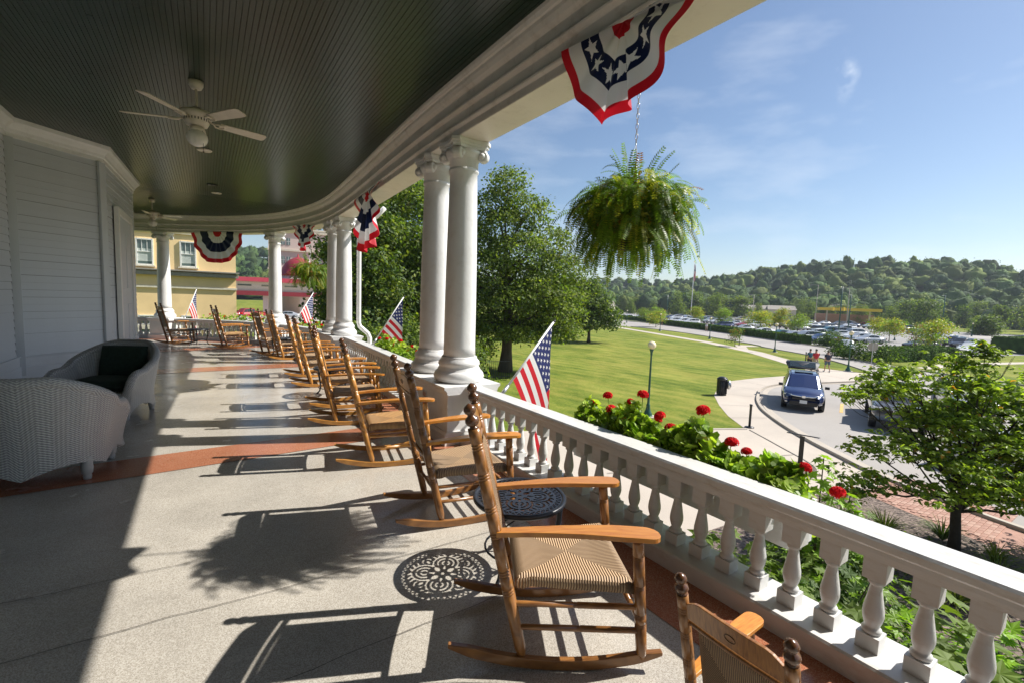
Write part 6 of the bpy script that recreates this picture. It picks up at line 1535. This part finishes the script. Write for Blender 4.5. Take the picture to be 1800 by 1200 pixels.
m = MB(); m.prism([(.38*math.cos(R(22.5+45*k)), .38*math.sin(R(22.5+45*k))) for k in range(8)], -.008, .008, M=Matrix.Translation((.03, 0, 2.2)) @ Matrix.Rotation(R(90), 4, 'Y')); m.build('sign_plate', 'kerb_concrete', t)
# flagpole
FP = (141, 100); t = thing('flagpole', 'tall white flagpole with a limp american flag beyond the car park', 'flagpole', (*FP, G)); m = MB(); m.tube([(0, 0, 0), (0, 0, 20.2)], [.16, .07], 10); m.build('pole', 'white_paint', t); m = MB(); m.sphere((0, 0, 20.4), .18); m.build('ball', 'canopy_yellow', t)
colorgrid('limp_flag', lambda u, v: (.1+.55*math.sin(v*2.4)*(.5+.4*u)+.15*math.sin(u*9+v*4), -.1+.25*math.sin(u*7), 19.8-v*5.6-u*.5), lambda u, v: ((.018, .026, .13) if v < .45 and u < .6 else (RED if int(u*9) % 2 == 0 else WHT)), 18, 30, 'cloth_print', t)
# tall street lights and utility poles
def pole(x, y, h, lb, arm=1.8, mat='steel', kind='utility_pole', deg=0):
    t = thing(kind, lb, 'pole', (x, y, G), R(deg), 'tall poles round the car park'); m = MB(); m.tube([(0, 0, 0), (0, 0, h)], [.14, .09], 8); m.build('pole', mat, t)
    m = MB(); m.tube([(0, 0, h-.2), (0, arm*.6, h), (0, arm, h)], .05, 6); m.box((0, arm+.3, h), (.3, .7, .14)); m.build('lamp_arm', mat, t)
for a in [(166, 92, 10, 'thick grey pole right of the flagpole', 1.4, 'kerb_concrete'), (196, 84, 15, 'tallest pale utility pole in the middle distance', 2.2, 'kerb_concrete'), (176, 66, 13, 'utility pole left of the yellow canopy', 2, 'kerb_concrete'), (104, 40.2, 10, 'green street light behind the white pickup', 1.6, 'post_green'), (122, 45.3, 9, 'green street light right of the white pickup', 1.6, 'post_green'), (150, 36, 10, 'green street light before the far evergreens', 1.6, 'post_green'), (117, 14.5, 9, 'green street light at the far right hedge', 1.6, 'post_green'), (146, 114, 9, 'thin pole among the trees left of the flagpole', 1.4, 'post_green')]: pole(*a)
for i, (x, y) in enumerate(((186, 72), (181, 69), (203, 81), (207, 83))):
    t = thing('traffic_light', ['traffic light left of the yellow canopy', 'second traffic light left of the yellow canopy', 'traffic light hanging over the road, further left', 'leftmost hanging traffic light'][i], 'traffic light', (x, y, G), 0, 'traffic lights over the far junction'); m = MB(); m.box((0, 0, 6.0), (.5, .5, 1.3)); m.build('signal_box', 'canopy_yellow', t); m = MB(); m.tube([(0, 0, 6.6), (0, 0, 7.4)], .05, 6); m.tube([(-8, 3.5, 7.5), (8, -3.5, 7.4)], .03, 4); m.build('cable', 'cast_black', t)

# ---------------------------------------------------------------- people
def person(x, y, deg, label, shirt, short, h=1.78, stride=.22, hair='hair', seed=0):
    t = thing('person', label, 'person', (x, y, G+.015), R(deg)); k = h/1.78
    def skin(name, V, E_, Rr, mat, lv=1):
        me = bpy.data.meshes.new(name); me.from_pydata([tuple(c*k for c in v) for v in V], E_, []); me.materials.append(MATS[mat]); o = link(name, me, t)
        md = o.modifiers.new('skin', 'SKIN'); sv = me.skin_vertices[0].data
        for i, r in enumerate(Rr): rr = r if hasattr(r, '__len__') else (r, r); sv[i].radius = (rr[0]*k, rr[1]*k)
        sv[0].use_root = True; md.use_smooth_shade = True
        s = o.modifiers.new('sub', 'SUBSURF'); s.levels = lv; s.render_levels = lv; return o
    s = stride
    V = [(0, 0, .96), (.0, 0, 1.15), (.0, 0, 1.36), (.01, 0, 1.50), (.02, 0, 1.62), (.02, 0, 1.76),
         (0, .10, .90), (s*.55, .10, .50), (s*.75, .10, .08), (s*.75+.17, .11, .03), (0, -.10, .90), (-s*.25, -.10, .50), (-s*1.1, -.10, .12), (-s*1.1+.14, -.11, .03),
         (0, .19, 1.42), (-.06, .24, 1.14), (.03, .25, .90), (.07, .25, .80), (0, -.19, 1.42), (.07, -.24, 1.14), (.16, -.25, .92), (.20, -.25, .83)]
    E_ = [(0, 1), (1, 2), (2, 3), (3, 4), (4, 5), (0, 6), (6, 7), (7, 8), (8, 9), (0, 10), (10, 11), (11, 12), (12, 13), (2, 14), (14, 15), (15, 16), (16, 17), (2, 18), (18, 19), (19, 20), (20, 21)]
    Rr = [(.11, .15), (.10, .14), (.11, .17), .055, (.085, .075), (.07, .06), .085, .055, .038, .04, .085, .055, .038, .04, .055, .042, .032, .035, .055, .042, .032, .035]
    skin('body', V, E_, Rr, 'skin')
    skin('shirt', [(0, 0, .95), (0, 0, 1.15), (0, 0, 1.36), (.0, 0, 1.45), (0, .20, 1.40), (-.04, .25, 1.20), (0, -.20, 1.40), (.05, -.25, 1.20)], [(0, 1), (1, 2), (2, 3), (2, 4), (4, 5), (2, 6), (6, 7)], [(.14, .185), (.135, .18), (.13, .19), .08, .075, .07, .075, .07], 'cloth_'+shirt)
    skin('shorts', [(0, 0, .98), (0, .11, .86), (s*.45, .11, .56), (0, -.11, .86), (-s*.2, -.11, .56)], [(0, 1), (1, 2), (0, 3), (3, 4)], [(.13, .17), .115, .10, .115, .10], 'cloth_'+short)
    m = MB(); m.sphere((.0*k, 0, 1.71*k), .098*k, 12, 8, sc=(1, .9, .95)); m.build('hair', hair, t)
    for (px, py, pz) in ((s*.75+.07, .11, .045), (-s*1.1+.05, -.11, .06)):
        m = MB(); m.sphere((px*k, py*k, pz*k), .13*k, 10, 6, sc=(1, .42, .42)); m.build('shoe', 'cloth_white' if seed % 2 else 'cloth_black', t)
person(44.5, 19.2, 60, 'man in a blue-green shirt and black shorts, left of the three walking away', 'teal', 'black', 1.76, .2, seed=1)
person(43.6, 18.35, 55, 'man in a red shirt and khaki shorts, middle of the three walking away', 'red', 'khaki', 1.86, .25, seed=2)
person(43.9, 17.55, 50, 'man in a dark shirt and grey shorts, right of the three walking away', 'navy', 'greyblue', 1.80, .22, seed=1)
person(97.5, 77.5, 230, 'distant walker in a grey shirt crossing the road by the hedge gap', 'greyblue', 'black', 1.8); person(99.2, 76.4, 230, 'distant walker beside the other one, in pale clothes', 'white', 'navy', 1.75)
person(86.3, 57.3, 235, 'distant walker in pale clothes on the verge before the long hedge', 'white', 'khaki', 1.75)

# ---------------------------------------------------------------- buildings
def win(t, x, z, w, h, y=-.01, sash=True, blind=True, ny=-1):
    m = MB(); fw = .09
    for (cx, cz, dx, dz) in ((x-w/2, z, fw, h+fw), (x+w/2, z, fw, h+fw), (x, z-h/2, w, fw), (x, z+h/2, w, fw)): m.box((cx, y-.04, cz), (dx, .12, dz))
    if sash:
        m.box((x, y-.025, z+.02), (w, .08, .06))
        for q in (-1, 1): m.box((x+q*w/6, y-.02, z+h*.26), (.035, .06, h*.46))
    f = m.build('window', 'window_frame', t)
    m = MB(); m.box((x, y-.005, z), (w, .02, h)); m.build('pane', 'window_glass', f)
    if blind: m = MB(); m.box((x, y-.017, z-h*.12), (w-.1, .006, h*.5)); m.build('blind', 'blind', f)
    m = MB(); m.box((x, y-.09, z-h/2-.09), (w+.3, .22, .09)); m.build('window_sill', 'cream_trim', f)
# yellow building: local x runs left to right across the view, y away
YB = thing('yellow_building', 'yellow stucco building with white sash windows behind the far railing', 'building', (1.9, 41.0, 0), R(-4))
m = MB(); m.prism([(-30, 0), (0, 0), (-8, 12), (-30, 12)], -3.5, 8.5); m.build('wall', 'yellow_stucco', YB)
for (z, h_, d, mat_) in ((2.62, .28, .34, 'stone_trim'), (2.86, .10, .46, 'stone_trim'), (1.66, .16, .12, 'cream_trim'), (5.55, .20, .12, 'cream_trim'), (-1.2, .3, .12, 'cream_trim')):
    m = MB(); m.prism([(-30, -d), (d*.5, -d), (d*.3, .02), (-8+d, 12.0), (-8, 12), (0, .01), (-30, .01)], z-h_/2, z+h_/2); m.build('string_course', mat_, YB, bevel=.01)
for x in (-2.95, -5.45, -8.0, -10.5): win(YB, x, 4.05, .90, 1.75)
for x in (-2.95, -5.45): win(YB, x, -1.0, .9, 1.2, blind=False)
m = MB(); m.prism([(-30, -.5), (.4, -.5), (-7.6, 12), (-30, 12)], 8.51, 8.8); m.build('roof', 'stone_trim', YB)
# hotel tower with red dome
HT = thing('hotel_tower', 'pale multi storey hotel with a red dome, behind the single column', 'building', (11.6, 116, G), R(-9))
m = MB(); m.box((9, 8, 9.5), (18, 16, 19)); m.build('wall', 'pink_stucco', HT)
for z in (18.6, 14.4, 10.2, 19.15): m = MB(); m.box((9, -.15, z), (18.3, .3, .42)); m.build('string_course', 'cream_trim', HT)
for z in (12.2, 16.3):
    for x in (1.8, 2.9, 4.0, 10.5, 11.6, 12.7): m = MB(); m.box((x, -.03, z), (.75, .1, 1.5)); f = m.build('window', 'window_glass', HT); m = MB(); m.box((x, -.09, z), (.75, .04, .07)); m.box((x, -.09, z), (.06, .04, 1.5)); m.build('frame', 'window_frame', f)
m = MB(); m.lathe([(0, 3.5), (8.6, 3.5)], 24, (6.0, -4, 0)); m.build('round_bay', 'pink_stucco', HT)
m = MB(); m.lathe([(8.6, 3.7), (9.0, 3.7), (9.05, 3.4), (10.2, 3.2), (11.3, 2.6), (12.1, 1.7), (12.6, .7), (12.8, .2), (13.4, .1)], 28, (6.0, -4, 0)); m.build('dome', 'red_roof', HT)
# red roofed entrance pavilion
PV = thing('entrance_canopy', 'long low canopy with red bands and pale columns, right of the yellow building', 'building', (0.2, 103.0, G), R(-10))
m = MB(); m.box((10, 5, 5.9), (21, 10, 1.9)); m.build('fascia_wall', 'cream_trim', PV)
m = MB(); m.prism([(-1, -.8), (21, -.8), (21, 11), (-1, 11)], 6.86, 7.7, top_scale=.8); m.build('roof', 'red_roof', PV)
m = MB(); m.box((10, -.35, 4.65), (21.4, .7, .85)); m.build('red_band', 'red_roof', PV)
for x in (2, 6, 10, 14, 18): m = MB(); m.box((x, -.03, 6.15), (2.3, .1, .28)); m.build('slot_window', 'window_glass', PV)
for x in (3, 9.5, 16, 20): m = MB(); m.box((x, .6, 2.1), (.9, .9, 4.3)); m.build('column', 'pink_stucco', PV)
gsheet('forecourt', [(-20, 70), (30, 62), (60, 120), (-20, 125)], .01, 'kerb_concrete'); gsheet('forecourt_lawn', [(-6, 48), (14, 44), (24, 66), (-6, 74)], .014, 'lawn')
put(dup(HPK, (0, 0, 0), 0, 'red truck under the red-banded canopy', swap={'paint_white': 'paint_red'}), 6.2, 96, -150)['group'] = 'vehicles by the red canopy'
put(dup(V0[('sedan', 'silver')], (0, 0, 0), 0, 'silver car under the red-banded canopy'), 12.5, 96, 170)['group'] = 'vehicles by the red canopy'
t = thing('white_railing', 'long white picket railing before the red canopy', 'railing', (0, 0, G)); m = MB()
for k in range(80): m.box((-4+k*.32, 84-k*.06, .55), (.10, .08, 1.1))
m.build('pickets', 'white_paint', t)['kind'] = 'stuff'; m = MB(); m.tube([(-4, 84, 1.0), (21.6, 79.2, 1.0)], .06, 6); m.build('top_bar', 'white_paint', t)
C = np.column_stack([np.linspace(2, 16, 1600)+rng.normal(0, .3, 1600), np.linspace(74, 71.5, 1600)+rng.normal(0, .5, 1600), G+rng.uniform(.1, .7, 1600)]); V, F = leafcloud(C, rng.normal(size=C.shape), rng.uniform(.08, .16, 1600)); o = link('flower_bed', npmesh('flower_bed', V, F, ['red_petal', 'hedge_leaf'], rng.choice(2, 1600, p=[.7, .3]))); tag(o, 'bed of red flowers before the white picket railing', 'flower bed', None, 'stuff')
# iron fence by the downspout
t = thing('iron_fence', 'black iron fence under the trees, seen right of the downspout', 'fence', (0, 0, G)); m = MB()
a_, b_ = Vector((9.0, 26.5, 0)), Vector((16.5, 25.0, 0))
for k in range(56): p = a_.lerp(b_, k/55); pm = MB(); pm.box((p.x, p.y, .65), (.022, .022, 1.3)); pm.build('picket', 'cast_black', t)
m.tube([a_+Vector((0, 0, 1.15)), b_+Vector((0, 0, 1.15))], .02, 6); m.build('top_bar', 'cast_black', t); m = MB(); m.tube([a_+Vector((0, 0, .15)), b_+Vector((0, 0, .15))], .02, 6); m.build('bottom_bar', 'cast_black', t)
# petrol station canopy
GC = thing('yellow_canopy', 'long flat yellow petrol station canopy in the middle distance', 'canopy', (214, 80, G), R(-62)); m = MB(); m.box((0, 0, 6.0), (20, 9, 1.1)); m.build('canopy_roof', 'canopy_yellow', GC)
for sx in (-7, 0, 7): m = MB(); m.box((sx, 0, 2.8), (.5, .5, 5.5)); m.build('column', 'cream_trim', GC)
m = MB(); m.box((0, 12, 2), (20, 6, 4)); m.build('shop', 'brick_paver', GC)
for i, (x, y, w, h, mt, lb) in enumerate([(250, 136, 18, 5, 'cream_trim', 'white house front among the trees right of the flagpole'), (262, 148, 14, 6, 'cloth_teal', 'blue shop front beside the white house in the middle distance'), (238, 118, 12, 5, 'pink_stucco', 'pale house among the trees above the hedge'), (330, 232, 18, 7, 'cream_trim', 'distant pale house left, below the hills'), (128, 130, 8, 4, 'cream_trim', 'pale small house by the left tree row')]):
    t = thing('house', lb, 'house', (x, y, G), R(-55), 'houses beyond the car park'); m = MB(); m.box((0, 0, h/2), (w, 8, h)); m.build('wall', mt, t)
    m = MB(); m.add([(-w/2-.3, -4.4, h), (w/2+.3, -4.4, h), (w/2+.3, 4.4, h), (-w/2-.3, 4.4, h), (-w/2, 0, h+2), (w/2, 0, h+2)], [(0, 1, 5, 4), (2, 3, 4, 5), (1, 2, 5), (3, 0, 4), (3, 2, 1, 0)]); m.build('roof', 'stone_trim', t)
    for q in range(3): m = MB(); m.box(((q-1)*w*.28, -4.02, h*.5), (1.4, .06, 1.5)); m.build('window', 'window_glass', t)

# ---------------------------------------------------------------- middle distance and far trees
YT = 'small yellowing trees in the car park'
for i, (x, y, h, w, lb, ms) in enumerate([(86.8, 70.6, 4.6, 6.2, 'yellow leaved small tree at the roadside, left of the hedge gap', 0), (108, 92, 5.0, 6, 'yellow green small tree behind the first one', 1), (118, 96, 5.2, 7, 'small green-yellow tree left of centre among the cars', 1), (121, 84, 5.6, 7, 'small yellow green tree behind the left end of the hedge', 0), (96.0, 51.5, 5.6, 7.5, 'round bright yellow green tree behind the middle of the hedge', 0), (103, 51, 6.2, 5, 'taller yellow tree just right of the bright round one', 0), (106, 66, 5.4, 6, 'olive green small tree behind the hedge beside the lamp', 1), (140, 74, 5, 7, 'low yellow green tree beyond the round yellow one', 1),
        (110, 50.5, 4.6, 7.4, 'yellow green tree behind the white pickup', 1), (76.4, 20.8, 4.4, 3.8, 'small thin leaved tree on the island behind the grey sign', 2), (86, 21.2, 4.8, 7, 'wide flat yellowish tree in front of the stacked cars', 0), (104, 32, 4.6, 6.5, 'yellow flat tree behind the thin leaved one', 0), (58.7, 34.6, 2.9, 2.9, 'thin small tree with sparse leaves by the footpath junction', 2), (118, 38, 4.5, 6, 'orange tinged small tree in the middle of the car park', 0)]):
    mats = [('leaf_yellow', 'leaf_lime', 'leaf_mid'), ('leaf_light', 'leaf_lime', 'leaf_mid'), ('leaf_mid', 'fern_brown', 'leaf_dark')][ms]
    tree('round', x, y, h*.82, w*.74, lb, group=YT, n=[2600, 2600, 700][ms], leaf=[.14, .14, .10][ms], seed=80+i, mats=mats, base=.22, name='small_tree', key=None)
FT = 'trees beyond the car park'
far = [(262, 250), (255, 235), (243, 220), (236, 212), (228, 205), (220, 196), (252, 206), (262, 196), (270, 186), (215, 150), (222, 141), (228, 133), (236, 128), (206, 132), (268, 160), (276, 150), (284, 142), (246, 110), (262, 100), (276, 92), (286, 82), (232, 66), (226, 61.5), (214, 56), (226, 80), (240, 74), (250, 64), (262, 56), (272, 48), (286, 44), (178, 33.5), (190, 36), (240, 42), (250, 34), (262, 30), (300, 60), (300, 34), (205, 27), (290, 120), (300, 110), (200, 150), (196, 162), (188, 170)]
rs2 = random.Random(77)
rank = {q: k for k, q in enumerate(sorted(far, key=lambda q: -q[1]/q[0]))}
def ordword(k):
    k += 1; tens = {2: 'twenty', 3: 'thirty', 4: 'forty'}; small = ['', 'first', 'second', 'third', 'fourth', 'fifth', 'sixth', 'seventh', 'eighth', 'ninth', 'tenth', 'eleventh', 'twelfth', 'thirteenth', 'fourteenth', 'fifteenth', 'sixteenth', 'seventeenth', 'eighteenth', 'nineteenth']
    if k < 20: return small[k]
    return {20: 'twentieth', 30: 'thirtieth', 40: 'fortieth'}.get(k) or tens[k//10]+' '+small[k % 10]
for i, (x, y) in enumerate(far):
    kd = rs2.choice(['round', 'round', 'cone']); h = rs2.uniform(7.5, 12.5); w = h*rs2.uniform(.62, .95) if kd == 'round' else h*.55
    if i in (21, 22, 23): h, w, kd = 10.5, 9.5, 'round'
    if i in (30, 31): h, w = 5.2, 4.6
    if i in range(3, 6): kd = 'cone'; h = 9
    pal = ('leaf_dark', 'leaf_mid', 'leaf_light') if (i in (21, 22, 23, 30) or rs2.random() < .3) else ('leaf_mid', 'leaf_light', 'leaf_dark')
    v = rs2.randrange(3); o = tree(kd, x, y, h, w, '', group=FT, n=2600, leaf=.34, seed=200+v*7+(kd == 'cone'), mats=pal, base=.08, key=(kd, v, pal[0]), rz=rs2.random()*6)
    side = 'left of the flagpole' if y/x > .8 else ('between the flagpole and the yellow canopy' if y/x > .42 else 'right of the yellow canopy'); dist = math.hypot(x, y)
    o['label'] = f'{"dark" if pal[0] == "leaf_dark" else "light"} {"pointed" if kd == "cone" else "rounded"} tree, {ordword(rank[(x, y)])} from the left in the line beyond the car park'

# ---- hills: terrain with a wood on it
def hz(x, y):
    # ridge to the right, lower hills in the middle and to the left
    def bump_(cx, cy, rx, ry, h, rot=0):
        c, s = math.cos(rot), math.sin(rot); dx, dy = (x-cx)*c+(y-cy)*s, -(x-cx)*s+(y-cy)*c; return h*math.exp(-((dx/rx)**2+(dy/ry)**2))
    z = bump_(480, 130, 120, 120, 27, .2)+bump_(420, -10, 110, 90, 3)+bump_(470, 240, 130, 120, 20)+bump_(560, 20, 150, 160, 7)+bump_(560, 420, 160, 150, 20)+bump_(420, 470, 130, 120, 13)+bump_(80, 560, 260, 140, 36)+bump_(-160, 480, 160, 140, 30)
    e = min(1, max(0, (math.hypot(x, y)-250)/110)); return G-.5+z*e*e*(3-2*e)
xs = np.linspace(-420, 900, 67); ys = np.linspace(-260, 900, 59); V = [(x, y, hz(x, y)) for x in xs for y in ys]; ny = len(ys)
F = [(i*ny+j, (i+1)*ny+j, (i+1)*ny+j+1, i*ny+j+1) for i in range(len(xs)-1) for j in range(ny-1)]
struct(link('hills', npmesh('hills', V, F, 'far_leaf_dark', smooth=True)))
def forest():
    rs = np.random.default_rng(5); n = 7000; a = rs.uniform(R(-8), R(112), n); d = 290+330*rs.random(n)**1.3; x = d*np.cos(a); y = d*np.sin(a)
    keep = []; 
    for i in range(n):
        ang = math.degrees(a[i])
        if 80 < ang: pass
        if 57 < ang < 76 and d[i] < 430 and rs.random() < .7: continue
        # thin out what the nearer crowns hide
        keep.append(i)
    keep = keep[:2300]; Cs = []; Ns = []; Ss = []; Ms = []
    BV = []; BF = []; BM = []; nb = 0
    nu, nv = 11, 6
    tt = np.linspace(.02, .72, nv+1)*PI; pp = np.linspace(0, 2*PI, nu, endpoint=False)
    T_, P_ = np.meshgrid(tt, pp, indexing='ij'); D0 = np.stack([np.sin(T_)*np.cos(P_), np.sin(T_)*np.sin(P_), np.cos(T_)], -1).reshape(-1, 3)
    F0 = np.array([(r*nu+q, (r+1)*nu+q, (r+1)*nu+(q+1) % nu, r*nu+(q+1) % nu) for r in range(nv) for q in range(nu)])
    for i in keep:
        h = rs.uniform(6.5, 12); w = rs.uniform(3.2, 6.4); zz = hz(x[i], y[i]); base = np.array([x[i], y[i], zz+h*.52]); kind = rs.choice(3, p=[.45, .30, .25])
        k1, k2, k3 = rs.uniform(0, 6.28, 3)
        lum = lambda D: 1+.15*np.sin(D[:, 0:1]*5+k1)+.14*np.sin(D[:, 1:2]*6+k2)+.10*np.sin(D[:, 2:3]*7+k3)+.09*np.sin(D[:, 0:1]*13+D[:, 2:3]*9+k2)
        sc_ = np.array([w, w, h*.5]); BV.append(base+D0*sc_*lum(D0)*(1+rs.normal(0, .05, (len(D0), 1)))); BF.append(F0+nb); nb += len(D0); BM.append(np.full(len(F0), kind))
        m = 170 if d[i] < 420 else 80
        dd = rs.normal(size=(m, 3)); dd[:, 2] = np.abs(dd[:, 2])*1.1-.15; dd /= np.linalg.norm(dd, axis=1, keepdims=True)
        Cs.append(base+dd*sc_*lum(dd)*rs.uniform(.98, 1.16, (m, 1))); Ns.append(dd+rs.normal(size=dd.shape)*.35); Ss.append(rs.uniform(.28, .6, m)); Ms.append(np.full(m, kind))
    BO = npmesh('wood_crowns', np.concatenate(BV), np.concatenate(BF), ['far_leaf', 'far_leaf_dark', 'far_leaf_light'], np.concatenate(BM), smooth=True)
    C = np.concatenate(Cs); V, F = leafcloud(C, np.concatenate(Ns), np.concatenate(Ss), .75)
    o = link('wooded_hillside', npmesh('wooded_hillside', V, F, ['far_leaf', 'far_leaf_dark', 'far_leaf_light'], np.concatenate(Ms))); tag(o, 'dense green wood covering the far hills', 'forest', None, 'stuff'); c_ = link('wood_crowns', BO, o); c_['kind'] = 'stuff'
forest()
# haze: one closed box of thin pale air round everything below the sky
def haze():
    m = MB(); m.box((230, 240, 38), (1500, 1500, 86)); mt = bpy.data.materials.new('haze_air'); mt.use_nodes = True; nt = mt.node_tree; nt.nodes.clear(); out = nt.nodes.new('ShaderNodeOutputMaterial'); v = nt.nodes.new('ShaderNodeVolumePrincipled')
    v.inputs['Color'].default_value = (.80, .88, 1, 1); v.inputs['Density'].default_value = .0002; v.inputs['Anisotropy'].default_value = .2; nt.links.new(v.outputs[0], out.inputs['Volume']); MATS['haze_air'] = mt
    o = m.build('haze', 'haze_air'); tag(o, 'thin pale haze over the far hills', 'haze', None, 'stuff'); SC.cycles.volume_step_rate = 8
if USE_HAZE: haze()
